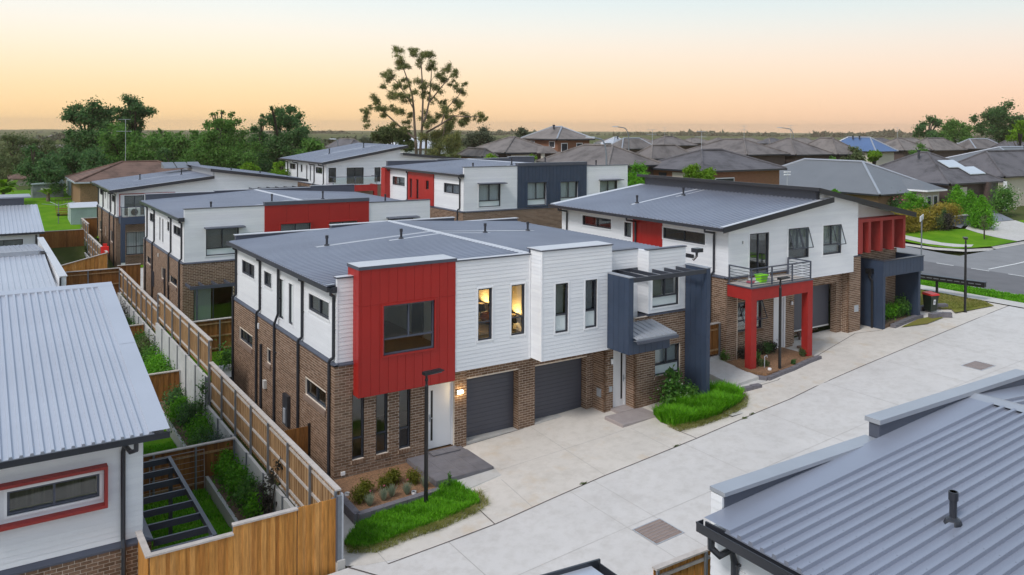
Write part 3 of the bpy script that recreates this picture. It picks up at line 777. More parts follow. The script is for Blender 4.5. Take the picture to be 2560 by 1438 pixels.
def kerb(pts, zf, w=0.45, h=0.13, dz=-.06):
    mb = MB()
    for (a, b) in zip(pts[:-1], pts[1:]):
        d = Vector((b[0] - a[0], b[1] - a[1], 0)); n = max(1, int(d.length / 2)); nr = Vector((-d.y, d.x, 0)).normalized()
        for k in range(n):
            p = Vector((a[0], a[1], 0)) + d * k / n; q = Vector((a[0], a[1], 0)) + d * (k + 1) / n
            za, zb = zf(p.x, p.y) + dz, zf(q.x, q.y) + dz
            for (o0, h0, o1, h1) in ((0, .012, w * .55, .012), (w * .55, .012, w * .68, h), (w * .68, h, w, h)):
                A, B_, C, D_ = p + nr * o0, q + nr * o0, q + nr * o1, p + nr * o1
                mb.poly([(A.x, A.y, za + h0), (B_.x, B_.y, zb + h0), (C.x, C.y, zb + h1), (D_.x, D_.y, za + h1)])
    return tag(mb.build('kerb', 'kerb_conc'), kind='structure')
rzf = lambda x, y: RZ(y)
kerb([(40.8, -60), (40.8, -12), (40.8, -1), (40.8, 12), (40.8, 30), (40.8, 60)], rzf)
kerb([(52.1, 60), (52.1, 30), (52.1, 14.0), (52.9, 11.4), (54.6, 9.8), (57.5, 9.0)], lambda x, y: RZ(min(y, 14)) if y < 14 else RZ(y))
kerb([(57.5, 9.0), (66, 9.0), (90, 9.0), (150, 9.0)], lambda x, y: SZ(x, y) + .06)
VG = lambda x, y: max(RZ(y) + .07, 0)
sheet('verge', [38.5, 39.4, 40.36], [-60, -30, -12, -7, -2, 0, 3, 6, 10, 14, 20, 30, 40, 60], lambda x, y: RZ(y) + .06 - (40.4 - x) * .02, 'lawn')
sheet('footpath', [37.4, 38.5], [-60, -30, -12, -7, -2, 0, 3, 6, 10, 14, 20, 30, 40, 60], lambda x, y: RZ(y) + .03 - (38.5 - x) * .03, 'conc_path')
# corner lawn beyond the road and its footpath
def CZ(x, y): return max(RZ(min(y, 20)), SZ(min(x, 64), 9) + .06) + .09 + max(0, (y - 11)) * .05 + max(0, x - 56) * .012
def fan(name, outer, mat, zf, dz=0.0):
    mb = MB(); mb.poly([(p[0], p[1], zf(*p) + dz) for p in outer]); o = mb.build(name, mat)
    bm = bmesh.new(); bm.from_mesh(o.data); bmesh.ops.triangulate(bm, faces=bm.faces[:])
    bmesh.ops.subdivide_edges(bm, edges=bm.edges[:], cuts=3, use_grid_fill=True)
    for v in bm.verts: v.co.z = zf(v.co.x, v.co.y) + dz
    bm.to_mesh(o.data); bm.free(); return tag(o, kind='structure')
fan('corner_lawn', [(52.6, 30), (52.6, 14.2), (53.3, 11.7), (54.9, 10.2), (57.6, 9.4), (61.5, 9.35), (62.4, 12.0), (63.5, 14.6), (60, 15.5), (60, 30)], 'lawn', CZ)
fan('corner_path', [(53.3, 16.4), (53.6, 12.4), (54.9, 10.9), (56.0, 10.15), (57.2, 10.6), (55.4, 12.2), (54.7, 16.4)], 'conc_path', CZ, .03)
fan('driveway_far', [(61.5, 9.35), (70, 9.3), (73, 15), (66.0, 15.6), (63.5, 14.6), (62.4, 12.0)], 'conc_path', CZ, .015)
mat_plain('drive_slate', (0.20, 0.215, 0.255), 0.7, var=0.08, nscale=2)
fan('driveway_slate', [(66.0, 15.7), (73, 15.1), (84, 27), (75.5, 27.5)], 'drive_slate', CZ, .02)
fan('verge_far', [(70.1, 9.35), (120, 9.35), (120, 14), (90, 14.5), (73, 14.8)], 'lawn', CZ, .01)
fan('driveway_slate', [(63.3, 14.9), (65.9, 15.9), (70.5, 21.5), (66.0, 22.2)], 'drive_slate', CZ, .03)
# ------------------------------------------------------------------ the front townhouse with the red box and the navy portal
FY = lambda p: Fr('y-', p)
FX = lambda p: Fr('x-', p)
def band(parent, fr, u0, u1, z0, z1, d=0.04, mat='steel_blue'):
    mb = MB(); P = fr.pt
    mb.poly([P(u0, d, z0), P(u1, d, z0), P(u1, d, z0 + .035), P(u0, d, z0 + .035)])
    mb.poly([P(u0, d, z0 + .035), P(u1, d, z0 + .035), P(u1, -.12, z1), P(u0, -.12, z1)])
    mb.poly([P(u0, -.1, z0), P(u1, -.1, z0), P(u1, d, z0), P(u0, d, z0)])
    for u in (u0, u1): mb.poly([P(u, -.1, z0), P(u, d, z0), P(u, d, z0 + .035), P(u, -.12, z1)])
    return mb.build('band', mat, parent)
def panels(parent, fr, us, zs, hole=None, mat='red_paint', d=0.014, gap=0.005):
    for i in range(len(us) - 1):
        for j in range(len(zs) - 1):
            for (a, b, c, e) in cells(us[i] + gap, us[i + 1] - gap, zs[j] + gap, zs[j + 1] - gap, [hole] if hole else []):
                if b - a < 0.02 or e - c < 0.02: continue
                mb = MB(); fr.bx(mb, a, b, 0.0, d, c, e); mb.build('cladding_panel', mat, parent)
def garage_door(parent, fr, u0, u1, z0, z1, rec=0.0, mat='garage', n=14):
    o = MB(); fr.bx(o, u0, u1, -rec - .05, -rec, z0, z1); o = o.build('garage_door', mat, parent)
    h = (z1 - z0) / n
    for k in range(n):
        p = MB(); P = fr.pt; a = z0 + k * h
        p.poly([P(u0, -rec + .018, a + .004), P(u1, -rec + .018, a + .004), P(u1, -rec + .010, a + h - .01), P(u0, -rec + .010, a + h - .01)])
        p.poly([P(u0, -rec + .010, a + h - .01), P(u1, -rec + .010, a + h - .01), P(u1, -rec + .001, a + h + .002), P(u0, -rec + .001, a + h + .002)])
        p.build('slat', mat, o)
    return o
def front_door(parent, fr, u0, u1, z0, z1, rec, slot='left', frame=0.06):
    mb = MB()
    fr.bx(mb, u0, u0 + frame, -rec - .08, -rec + .03, z0, z1); fr.bx(mb, u1 - frame, u1, -rec - .08, -rec + .03, z0, z1); fr.bx(mb, u0 + frame, u1 - frame, -rec - .08, -rec + .03, z1 - frame, z1)
    mb.build('door_frame', 'trim_white', parent)
    mb = MB(); fr.bx(mb, u0 + frame + .004, u1 - frame - .004, -rec - .05, -rec, z0 + .02, z1 - frame - .004)
    d = mb.build('front_door', 'door_white', parent)
    w = u1 - u0
    su = u0 + frame + .09 if slot == 'left' else u1 - frame - .17
    mb = MB(); fr.bx(mb, su, su + .075, -rec - .01, -rec + .004, z0 + .28, z1 - .22); mb.build('glass_slot', 'black_metal', d)
    hu = u0 + frame + .05 if slot == 'left' else u1 - frame - .05
    mb = MB(); fr.bx(mb, hu - .02, hu + .02, -rec, -rec + .02, z0 + .92, z0 + 1.16); fr.bx(mb, hu - .02, hu + .11, -rec + .03, -rec + .05, z0 + 1.02, z0 + 1.05); fr.bx(mb, hu - .01, hu + .01, -rec, -rec + .05, z0 + 1.02, z0 + 1.05)
    mb.build('handle', 'galv_light', d)
    return d
def gutter(parent, axis, pos, a0, a1, z, w=0.13, h=0.13, name='gutter'):
    mb = MB(); t = .012
    if axis == 'y':
        mb.box(pos, pos + t, a0, a1, z - h, z); mb.box(pos + t, pos + w, a0, a1, z - h, z - h + t); mb.box(pos + t, pos + w, a0, a0 + t, z - h + t, z); mb.box(pos + t, pos + w, a1 - t, a1, z - h + t, z)
        mb.box(pos - .008, pos, a0, a1, z - .02, z + .006)
    else:
        mb.box(a0, a1, pos, pos + t, z - h, z); mb.box(a0, a1, pos + t, pos + w, z - h, z - h + t); mb.box(a0, a0 + t, pos + t, pos + w, z - h + t, z); mb.box(a1 - t, a1, pos + t, pos + w, z - h + t, z)
        mb.box(a0, a1, pos - .008, pos, z - .02, z + .006)
    return mb.build(name, 'gutter_dark', parent)
def pipe_left(parent, y, z_top, z_band, z0, x_up=.03, x_lo=-.06, dy=.14, straight=False):
    """downpipe on a left wall with the offset over the brick band"""
    if straight: pts = [(x_up - .02, y, z_top), (x_up - .02, y, z_band + .45), (x_lo, y + dy * 1.6, z_band + .02), (x_lo, y + dy * 1.6, z0)]
    else: pts = [(-.10, y - .10, z_top), (-.10, y - .10, z_top - .10), (x_up - .01, y - .03, z_top - .17), (x_up, y, z_top - .28), (x_up, y, z_band + .17), (x_up - .02, y + .03, z_band + .11), (x_lo + .02, y + dy - .03, z_band + .06), (x_lo, y + dy, z_band - .03), (x_lo, y + dy, z0)]
    o = downpipe(parent, pts)
    for zz in (z_band + 1.0, z_band - 1.0):
        mb = MB(); mb.box(x_lo - .01 if zz < z_band else x_up - .01, .09, y - .065 + (dy if zz < z_band else 0), y + .065 + (dy if zz < z_band else 0), zz, zz + .03); mb.build('bracket', 'gutter_dark', o)
    return o

h1 = empty('townhouse', (0, 0, 0), 'front townhouse with the glossy red box and navy portal beside its two grey garage doors', 'house')
ZB, ZW = 3.475, 3.565
# --- brick ground floor
L_OPEN = [(8.85, 10.75, 1.98, 2.47), (6.45, 6.92, 1.95, 2.48), (0.74, 2.65, 1.92, 2.47)]
F_OPEN = [(.57, .97, .48, 2.62), (1.37, 1.77, .48, 2.62), (2.17, 2.57, .48, 2.62), (3.22, 4.2, .0, 2.36)]
mb = MB()
wall_mb(mb, FX(0), 0.1, 11.9, -.35, ZB, L_OPEN, .10)
wall_mb(mb, FY(0), 0, 4.66, -.35, ZB, F_OPEN, .10)
FX(4.66); mb.box(4.56, 4.66, 0.1, .45, -.1, 2.63)
wall_mb(mb, FY(.05), 4.66, 10.15, -.1, 2.80, [(4.68, 6.8, -.2, 2.32), (7.5, 9.85, -.2, 2.32)], .30)
wall_mb(mb, FX(10.15), -.62, .05, -.1, 3.6, [], .10)
wall_mb(mb, FY(-.62), 10.15, 11.2, -.1, 3.6, [(10.56, 11.2, .44, 2.66)], .10)
wall_mb(mb, FX(11.2), -1.1, -.62, 0, 3.6, [], .10)
wall_mb(mb, FY(-1.1), 11.2, 13.75, 0, 3.82, [(12.2, 13.5, 1.5, 2.6)], .10)
mb.box(13.65, 13.75, -1.0, 11.9, 0, 3.6); mb.box(0.1, 13.65, 11.8, 11.9, -.2, 3.6)
mb.build('wall', 'mortar', h1)
n1 = brick_face(h1, FY(0), 0, 4.66, -.35, ZB, F_OPEN, 300, sort=lambda b: (b[0] > 3.4, -b[3]))
brick_face(h1, FX(0), -.0, 11.9, -.35, ZB, L_OPEN, 0, .12)
brick_face(h1, FY(.05), 4.66, 10.15, -.1, 2.80, [(4.68, 6.8, -.2, 2.32), (7.5, 9.85, -.2, 2.32)])
brick_face(h1, Fr('x+', 4.66), .0, .36, -.1, 2.32); brick_face(h1, FX(6.8), .05, .36, -.1, 2.32); brick_face(h1, FX(9.85), .05, .36, -.1, 2.32)
brick_face(h1, FX(10.15), -.62, .05, -.1, 3.0); brick_face(h1, FY(-.62), 10.15, 11.2, -.1, 3.0, [(10.56, 11.2, .44, 2.66)])
brick_face(h1, FX(11.2), -1.1, -.62, 0, 3.0); brick_face(h1, FY(-1.1), 11.2, 13.75, 0, 3.82, [(12.2, 13.5, 1.5, 2.6)])
for (a, b, c, e) in F_OPEN[:3]:       # brick reveals
    m2 = MB(); m2.box(b, b + .012, .004, .11, c, e); m2.build('reveal', 'brick_sill', h1)
band(h1, FX(0), -.04, 11.9, ZB, ZW); band(h1, FY(0), -.04, .66, ZB, ZW); band(h1, FY(0), 3.99, 4.70, ZB, ZW)
band(h1, FY(-1.1), 11.80, 13.75, 3.82, 3.91); band(h1, FX(11.84), -1.1, -.5, 3.6, 3.91)
# --- upper walls behind the boards
UL_OPEN = [(8.85, 10.65, 4.75, 5.30), (6.63, 7.57, 4.75, 5.30), (5.2, 5.72, 3.87, 5.30), (4.18, 4.62, 3.87, 5.30), (.69, 2.55, 4.75, 5.30)]
W1_OPEN = [(4.86, 5.41, 3.69, 5.43), (6.19, 6.74, 3.69, 5.43)]
B2_OPEN = [(7.57, 8.12, 3.73, 5.44), (8.88, 9.41, 3.73, 5.44)]
SA_OPEN = [(10.62, 11.17, 3.73, 5.44)]
BAY_OPEN = [(12.03, 13.38, 4.10, 5.19)]
mb = MB()
wall_mb(mb, FX(.09), .17, 11.8, 3.45, 5.86, UL_OPEN, .09)
mb.box(.09, .62, .075, .165, 3.45, 6.16)
wall_mb(mb, FY(-.38), 4.0, 7.0, 2.78, 6.42, W1_OPEN, .12)
wall_mb(mb, FX(7.0), -1.05, -.38, 2.83, 6.60, [], .10)
wall_mb(mb, FY(-1.05), 7.1, 10.1, 2.83, 6.60, B2_OPEN, .12)
wall_mb(mb, Fr('x+', 10.1), -1.05, -.2, 3.0, 6.60, [], .10)
wall_mb(mb, FY(-.5), 10.1, 11.84, 3.6, 6.26, SA_OPEN, .12)
wall_mb(mb, FX(11.84), -1.1, -.5, 3.9, 6.26, [], .10)
wall_mb(mb, FY(-1.1), 11.94, 13.75, 3.9, 6.28, BAY_OPEN, .12)
mb.box(13.65, 13.75, -.98, 11.9, 3.6, 5.86); mb.box(.18, 13.65, 11.8, 11.9, 3.6, 5.9)
mb.box(4.0, 7.0, -.26, .05, 2.80, 2.86); mb.box(7.1, 10.1, -.93, .05, 2.85, 2.91); mb.box(4.0, 7.0, -.36, -.26, 6.42, 6.43)
mb.build('upper_wall', 'white_paint', h1)
T_ = .05
def grow(ops, t=.055): return [(o[0] - t, o[1] + t, o[2] - t, o[3] + t) for o in ops]
boards(h1, FX(.09), .075, 11.8, ZW, 5.80, grow(UL_OPEN))
boards(h1, FY(.075), .09, .62, ZW, 6.16)
boards(h1, FY(-.38), 4.0, 7.0, 2.78, 6.42, grow(W1_OPEN))
boards(h1, FX(7.0), -1.05, -.38, 2.83, 6.60)
boards(h1, FY(-1.05), 7.0, 10.1, 2.83, 6.60, grow(B2_OPEN))
boards(h1, FY(-.5), 10.1, 11.84, 3.6, 6.26, grow(SA_OPEN))
boards(h1, FX(11.84), -1.1, -.5, 3.91, 6.26); boards(h1, FY(-1.1), 11.84, 13.75, 3.91, 6.28, grow(BAY_OPEN))
mb = MB()
for (x, y, z0, z1) in [(.065, .05, ZW, 6.16), (6.975, -1.075, 2.83, 6.60), (11.815, -1.125, 3.91, 6.28), (6.93, -.42, 2.8, 6.42)]: MB().box(x, x + .05, y, y + .05, z0, z1).build('corner_trim', 'trim_white', h1)
# --- windows
for i, (a, b, c, e) in enumerate(UL_OPEN):
    window(h1, FX(.09), a, b, c, e, 'slide' if b - a > 1.2 else 'single', 'frost' if i in (2, 3) else ('blind_pale' if i == 1 else None), trim=.05, rec=.05)
for (a, b, c, e) in L_OPEN: window(h1, FX(0), a, b, c, e, 'slide' if b - a > 1 else 'single', 'curtain_dark' if a > 6 else None, sill='flat', rec=.08)
for (a, b, c, e) in F_OPEN[:3]: window(h1, FY(0), a, b, c, e, 'tall', None, sill='brick', rec=.09, split=.30)
for (a, b, c, e) in W1_OPEN: window(h1, FY(-.38), a, b, c, e, 'tall', None, trim=.05, split=.345)
for (a, b, c, e) in B2_OPEN: window(h1, FY(-1.05), a, b, c, e, 'tall', 'blind_grey', 'frost', trim=.05, split=.355)
for (a, b, c, e) in SA_OPEN: window(h1, FY(-.5), a, b, c, e, 'tall', 'blind_grey', 'frost', trim=.05, split=.355)
for (a, b, c, e) in BAY_OPEN: window(h1, FY(-1.1), a, b, c, e, 'cross', 'blind_grey', 'frost', trim=.055, split=.36)
window(h1, FY(-1.1), 12.2, 13.5, 1.5, 2.6, 'cross', 'blind_pale', 'frost', sill='brick', rec=.09, split=.36)
# --- doors
front_door(h1, FY(0), 3.22, 4.2, .2, 2.36, .12, 'left')
front_door(h1, FY(-.62), 10.56, 11.2, .45, 2.66, .05, 'right')
garage_door(h1, FY(.05), 4.70, 6.8, .2, 2.32, .33); garage_door(h1, FY(.05), 7.5, 9.85, .3, 2.32, .33)
mb = MB(); mb.box(4.70, 6.8, .04, .40, .04, .2); mb.box(7.5, 9.85, .04, .40, .1, .3); mb.build('threshold', 'kerb_conc', h1)
# --- red box
RX0, RX1, RY, RZ0, RZ1 = .615, 3.99, -.40, 2.51, 6.48
RW = (1.42, 3.21, 3.70, 5.26)
mb = MB(); wall_mb(mb, FY(RY), RX0, RX1, RZ0, RZ1, [RW], .10); mb.box(RX0, RX0 + .1, RY + .1, 0, RZ0, RZ1); mb.box(RX0, RX0 + .1, 0, .5, 3.6, RZ1)
mb.box(RX1 - .1, RX1, RY + .1, .5, 3.6, RZ1); mb.box(RX1 - .1, RX1, RY + .1, 0, RZ0, 3.6); mb.box(RX0 + .1, RX1 - .1, RY + .1, 0, RZ0, RZ0 + .05); mb.box(RX0 + .1, RX1 - .1, .4, .5, 6.0, RZ1)
rb = mb.build('red_box', 'red_paint', h1)
grow_rw = (RW[0] - .06, RW[1] + .06, RW[2] - .06, RW[3] + .06)
panels(h1, FY(RY), [RX0, .68, 1.0, 1.3, 1.6, 1.9, 2.19, 2.49, 2.79, 3.08, 3.39, 3.69, RX1], [RZ0, 5.32, RZ1], grow_rw)
panels(h1, FX(RX0), [RY - .012, -.17, .0], [RZ0, 5.32, RZ1])
mb = MB()
for (a, b, c, e) in [(RW[0] - .06, RW[0], RW[2] - .06, RW[3] + .06), (RW[1], RW[1] + .06, RW[2] - .06, RW[3] + .06), (RW[0], RW[1], RW[2] - .06, RW[2]), (RW[0], RW[1], RW[3], RW[3] + .06)]: FY(RY).bx(mb, a, b, -.05, .045, c, e)
mb.build('window_surround', 'red_paint', h1)
window(h1, FY(RY), *RW, 'cross', None, split=.32, mat='steel_blue', fw=.055)
mb = MB(); mb.box(RX0 - .02, RX1 + .02, RY - .035, .52, RZ1 + .03, RZ1 + .065); mb.build('cap', 'flash_light', h1)
mb = MB(); mb.box(RX0 - .03, RX1 + .03, RY - .045, RY - .02, RZ1 - .04, RZ1 + .06); mb.box(RX0 - .03, RX0 - .005, RY - .02, .52, RZ1 - .04, RZ1 + .06); mb.box(RX0, RX1, RY - .02, .5, RZ1, RZ1 + .03); mb.build('cap_edge', 'steel_blue', h1)
# --- rooms behind the large windows
mb = MB(); mb.box(.2, 3.95, 4.6, 4.66, 3.2, 5.76); mb.box(3.86, 3.95, .0, 4.6, 3.2, 5.76); mb.box(.2, 3.95, .25, 4.6, 5.76, 5.80); mb.build('room_wall', 'interior', h1)
mb = MB(); mb.box(.2, 3.86, .2, 4.6, 3.44, 3.5); mb.box(.75, 3.86, -.28, .2, 3.44, 3.5); mb.build('room_floor', 'floor_wood', h1)
mb = MB(); mb.box(1.15, 2.0, 4.54, 4.6, 3.5, 5.6); mb.build('room_door', 'door_white', h1)
mb = MB(); mb.box(2.1, 2.6, 4.52, 4.6, 3.5, 5.6); mb.box(3.79, 3.86, 1.6, 2.4, 3.5, 5.6); mb.build('room_opening', 'interior_dark', h1)
mb = MB(); mb.box(4.1, 6.95, 3.6, 3.66, 3.0, 5.84); mb.box(6.9, 6.96, -.2, 3.6, 3.0, 5.84); mb.box(4.02, 4.08, -.2, 3.6, 3.0, 5.84); mb.box(4.1, 6.9, -.2, 3.6, 5.80, 5.84); mb.build('bedroom_wall', 'interior', h1)
mb = MB(); mb.box(4.1, 6.9, -.24, 3.6, 2.98, 3.04); mb.build('bedroom_floor', 'floor_wood', h1)
mb = MB(); mb.box(.14, 13.6, .6, 11.75, 3.30, 3.38); mb.build('storey_floor', 'interior_dark', h1)
mb = MB(); mb.box(.14, 4.6, 4.0, 4.06, .0, 3.3); mb.build('inner_wall', 'interior', h1)
mb = MB(); mb.box(.14, 4.6, .1, 4.0, .1, .16); mb.build('room_floor', 'floor_wood', h1)
# --- roof
RR = 7.2
def roof_z1(x): return 5.93 + (min(x, 14.4 - x) + .2) * .058
rf = MB(); rf.box(0.2, 13.6, .2, 11.7, 5.80, 5.84); rf = rf.build('roof', 'roof_blue', h1)
roof_sheets(rf, 'x', -.20, 5.93, RR, roof_z1(RR), .16, 11.72, .25, 3, .045, .055)
roof_sheets(rf, 'x', RR, roof_z1(RR), 14.4, 5.93, -.05, 11.72, .25, 3, .045, .055)
mb = MB()
zr = roof_z1(RR)
for (x0, x1) in ((RR - .2, RR), (RR, RR + .2)):
    mb.poly([(x0, -.1, roof_z1(x0) + (.055 if x0 == RR else .036)), (x1, -.1, roof_z1(x1) + (.055 if x1 == RR else .036)), (x1, 11.74, roof_z1(x1) + (.055 if x1 == RR else .036)), (x0, 11.74, roof_z1(x0) + (.055 if x0 == RR else .036))])
mb.build('ridge_cap', 'flash_light', rf)
mb = MB()
for (x0, x1, y, w) in [(2.0, 7.05, 7.25, .26), (4.75, 7.05, 6.45, .20), (7.35, 12.3, 7.1, .24), (7.35, 9.55, 6.4, .18)]:
    mb.poly([(x0, y - w / 2, roof_z1(x0) + .04), (x1, y - w / 2, roof_z1(x1) + .04), (x1, y + w / 2, roof_z1(x1) + .04), (x0, y + w / 2, roof_z1(x0) + .04)])
mb.build('vent_flashing', 'flash_light', rf)
mb = MB()
for (x0, x1, ya, yb) in [(-.2, .05, .16, .30), (.64, 3.95, .50, .66), (4.0, 6.99, -.28, .20), (7.0, 10.1, -.3, .0), (10.1, 14.3, -.42, .0)]:
    mb.poly([(x0, ya, roof_z1(x0) + .042), (x1, ya, roof_z1(x1) + .042), (x1, yb, roof_z1(x1) + .042), (x0, yb, roof_z1(x0) + .042)])
mb.build('apron_flashing', 'flashing', rf)
for (x, y) in [(2.45, 7.24), (5.31, 6.47), (9.28, 6.43), (11.98, 7.12)]: roof_vent(rf, x, y, roof_z1(x) + .02)
# --- parapets
mb = MB(); mb.box(.10, 4.37, 11.76, 11.96, 5.6, 6.16); mb.box(4.37, 10.73, 11.76, 11.96, 5.6, 6.33); mb.box(10.73, 14.5, 11.76, 11.96, 5.6, 6.09); mb.build('parapet', 'steel_blue', h1)
mb = MB(); mb.box(.06, 4.33, 11.72, 12.0, 6.16, 6.19); mb.box(4.33, 10.77, 11.72, 12.0, 6.33, 6.36); mb.box(10.77, 14.54, 11.72, 12.0, 6.09, 6.12); mb.build('parapet_cap', 'flash_light', h1)
mb = MB()
mb.box(.06, .64, .03, .30, 6.16, 6.20); mb.box(3.99, 6.98, -.43, -.18, 6.42, 6.46); mb.box(6.96, 10.14, -1.09, -.17, 6.60, 6.635)
mb.box(10.14, 11.80, -.55, -.30, 6.26, 6.30); mb.box(11.80, 13.79, -1.14, -.90, 6.28, 6.32)
mb.build('parapet_cap', 'steel_blue', h1)
mb = MB(); mb.box(6.97, 10.13, -1.06, -.18, 6.636, 6.65); mb.box(.07, .63, .04, .29, 6.201, 6.21); mb.box(4.0, 6.97, -.415, -.19, 6.461, 6.468); mb.build('cap_top', 'flash_light', h1)
mb = MB(); mb.box(7.1, 10.0, -.2, -.1, 5.9, 6.60); mb.box(.62, .63, .1, .5, 5.9, 6.2); mb.build('parapet_back', 'steel_blue', h1)
# --- gutter and downpipes
gutter(h1, 'y', -.24, .06, 11.95, 5.905); mb = MB(); mb.box(-.115, .085, .06, 11.9, 5.80, 5.87); mb.build('fascia', 'gutter_dark', h1)
mb = MB(); mb.box(-.10, .075, .02, .06, 5.74, 5.92); mb.build('fascia_end', 'gutter_dark', h1)
for (y, s) in [(11.45, 0), (8.0, 0), (5.65, 1), (3.1, 0), (.2, 0)]: pipe_left(h1, y, 5.78, ZW, -.3, straight=bool(s))
gutter(h1, 'y', 14.35, -.95, 11.9, 5.9, -.13)
mb = MB(); mb.tube([(14.2, -1.25, 6.15), (14.2, -1.25, 5.9), (14.05, -1.2, 5.75)], .05, 8); mb.box(14.05, 14.40, -1.4, -1.1, 6.05, 6.20); mb.build('rain_head', 'gutter_dark', h1)
# --- fittings on the left wall
mb = MB(); mb.box(-.13, -.012, 4.14, 4.68, .36, 1.42); o = mb.build('meter_box', 'gutter_dark', h1)
mb = MB(); mb.box(-.16, -.13, 4.30, 4.52, .45, .95); mb.build('meter_glass', 'galv_light', o)
MB().tube([(-.05, 7.55, 2.49), (-.05, 7.55, -.3)], .055, 8).build('waste_pipe', 'gutter_dark', h1)
mb = MB(); mb.box(-.12, -.012, 6.9, 7.1, .95, 1.25); o = mb.build('gas_meter', 'ac_white', h1)
mb = MB(); mb.box(-.05, -.012, 7.9, 8.02, 3.0, 3.2); mb.build('weep_vent', 'trim_white', h1)
# --- little fittings on the front
mb = MB(); mb.box(.20, .33, -.06, -.010, .10, .20); mb.build('tap_box', 'trim_white', h1)
MB().tube([(.30, -.02, -.02), (.30, -.08, -.02), (.30, -.09, -.1)], .018, 6).build('tap', 'black_metal', h1)
mb = MB(); mb.box(10.36, 10.50, -.66, -.63, 1.1, 1.3); mb.build('power_outlet', 'galv_light', h1)
mb = MB(); FX(10.15).bx(mb, -.45, -.22, .010, .04, .9, 1.2); mb.build('meter_plate', 'galv_light', h1)
o = MB(); o.box(10.42, 10.50, -.70, -.63, 2.12, 2.36); o = o.build('wall_light', 'black_metal', h1)
MB().tube([(10.43, -.72, 2.15), (10.43, -.72, 2.33)], .05, 10).build('diffuser', 'trim_white', o)
o = MB(); o.box(4.27, 4.50, -.05, -.010, 1.90, 2.04); o = o.build('wall_light', 'ac_white', h1)
mat_emit('lamp_glow', (1.0, 0.78, 0.40), 14.0)
bevel_obj(MB().box(4.285, 4.485, -.10, -.052, 1.915, 2.025).build('diffuser', 'lamp_glow', o), .02, 2)
def lamp_light(name, loc, power, col=(1, .62, .22), r=.04):
    d = bpy.data.lights.new(name, 'POINT'); d.energy = power; d.color = col; d.shadow_soft_size = r
    q = bpy.data.objects.new(name, d); q.location = loc; link(q); return q
lamp_light('wall_light_bulb', (4.385, -.20, 1.97), 6, (1, .70, .32))
mb = MB(); mb.box(4.22, 4.48, -.40 + .02, -.37, 3.70, 3.78); mb.build('bracket_light', 'trim_white', h1)
# --- navy portal
NX0, NX1, NY, NZ1 = 9.90, 13.92, -2.23, 5.60
mb = MB(); mb.box(NX0, NX0 + .18, NY, -1.07, 2.90, NZ1); mb.box(NX0 + .18, 11.85, NY, NY + .10, 2.90, 3.44); mb.box(NX1 - .20, NX1, NY, -1.14, .35, NZ1); mb.box(NX0 + .18, 11.85, NY + .1, -1.12, 2.92, 2.98)
pt = mb.build('portal', 'navy', h1)
panels(pt, FX(NX0), [NY, -1.98, -1.70, -1.42, -1.14, -1.07], [2.90, NZ1], None, 'navy', .012)
panels(pt, FY(NY), [NX0 - .012, NX0 + .2], [2.90, NZ1], None, 'navy', .012)
panels(pt, FY(NY), [NX0 + .2, 10.38, 10.66, 10.94, 11.22, 11.50, 11.85], [2.90, 3.44], None, 'navy', .012)
panels(pt, FX(NX1 - .20), [NY, -1.98, -1.70, -1.42, -1.14], [.35, 3.0, NZ1], None, 'navy', .010)
panels(pt, FY(NY), [NX1 - .21, NX1], [.35, 3.0, NZ1], None, 'navy', .012)
MB().box(NX0 - .02, NX0 + .21, NY - .03, -1.09, NZ1, NZ1 + .03).build('portal_cap', 'flashing', pt); MB().box(NX1 - .23, NX1 + .03, NY - .03, -1.1, NZ1, NZ1 + .03).build('portal_cap', 'flashing', pt)
pg = MB(); pg.box(NX0 + .18, NX1 - .2, NY + .002, NY + .07, 5.42, 5.58); pg = pg.build('pergola_beam', 'charcoal', h1)
for k in range(6):
    x = NX0 + .18 + (k + .5) * (NX1 - NX0 - .38) / 6 - .2
    MB().box(x, x + .05, NY + .07, -.52 if x < 11.8 else -1.12, 5.44, 5.57).build('rafter', 'charcoal', pg)
MB().box(NX0 + .18, 11.8, -.55, -.52, 5.42, 5.57).build('wall_plate', 'charcoal', pg)
aw = MB(); aw.poly([(NX0 + .18, -2.42, 3.46), (12.02, -2.42, 3.46), (12.02, -1.12, 3.70), (NX0 + .18, -1.12, 3.70)]); aw.poly([(NX0 + .18, -2.42, 3.38), (12.02, -2.42, 3.38), (12.02, -2.42, 3.46), (NX0 + .18, -2.42, 3.46)])
aw.poly([(12.02, -2.42, 3.38), (12.02, -1.12, 3.38), (12.02, -1.12, 3.70), (12.02, -2.42, 3.46)]); aw.poly([(NX0 + .18, -2.42, 3.38), (NX0 + .18, -1.12, 3.38), (12.02, -1.12, 3.38), (12.02, -2.42, 3.38)])
aw = aw.build('awning_roof', 'flashing', h1)
for k in range(7):
    x = 10.2 + k * .27; m2 = MB(); m2.hexa([(x, -2.42, 3.462), (x + .05, -2.42, 3.462), (x + .05, -1.12, 3.702), (x, -1.12, 3.702)], [(x + .01, -2.42, 3.487), (x + .04, -2.42, 3.487), (x + .04, -1.12, 3.727), (x + .01, -1.12, 3.727)]); m2.build('rib', 'flashing', aw)
MB().box(NX0 + .2, 12.04, -2.50, -2.425, 3.30, 3.40).build('gutter', 'steel_blue', aw)
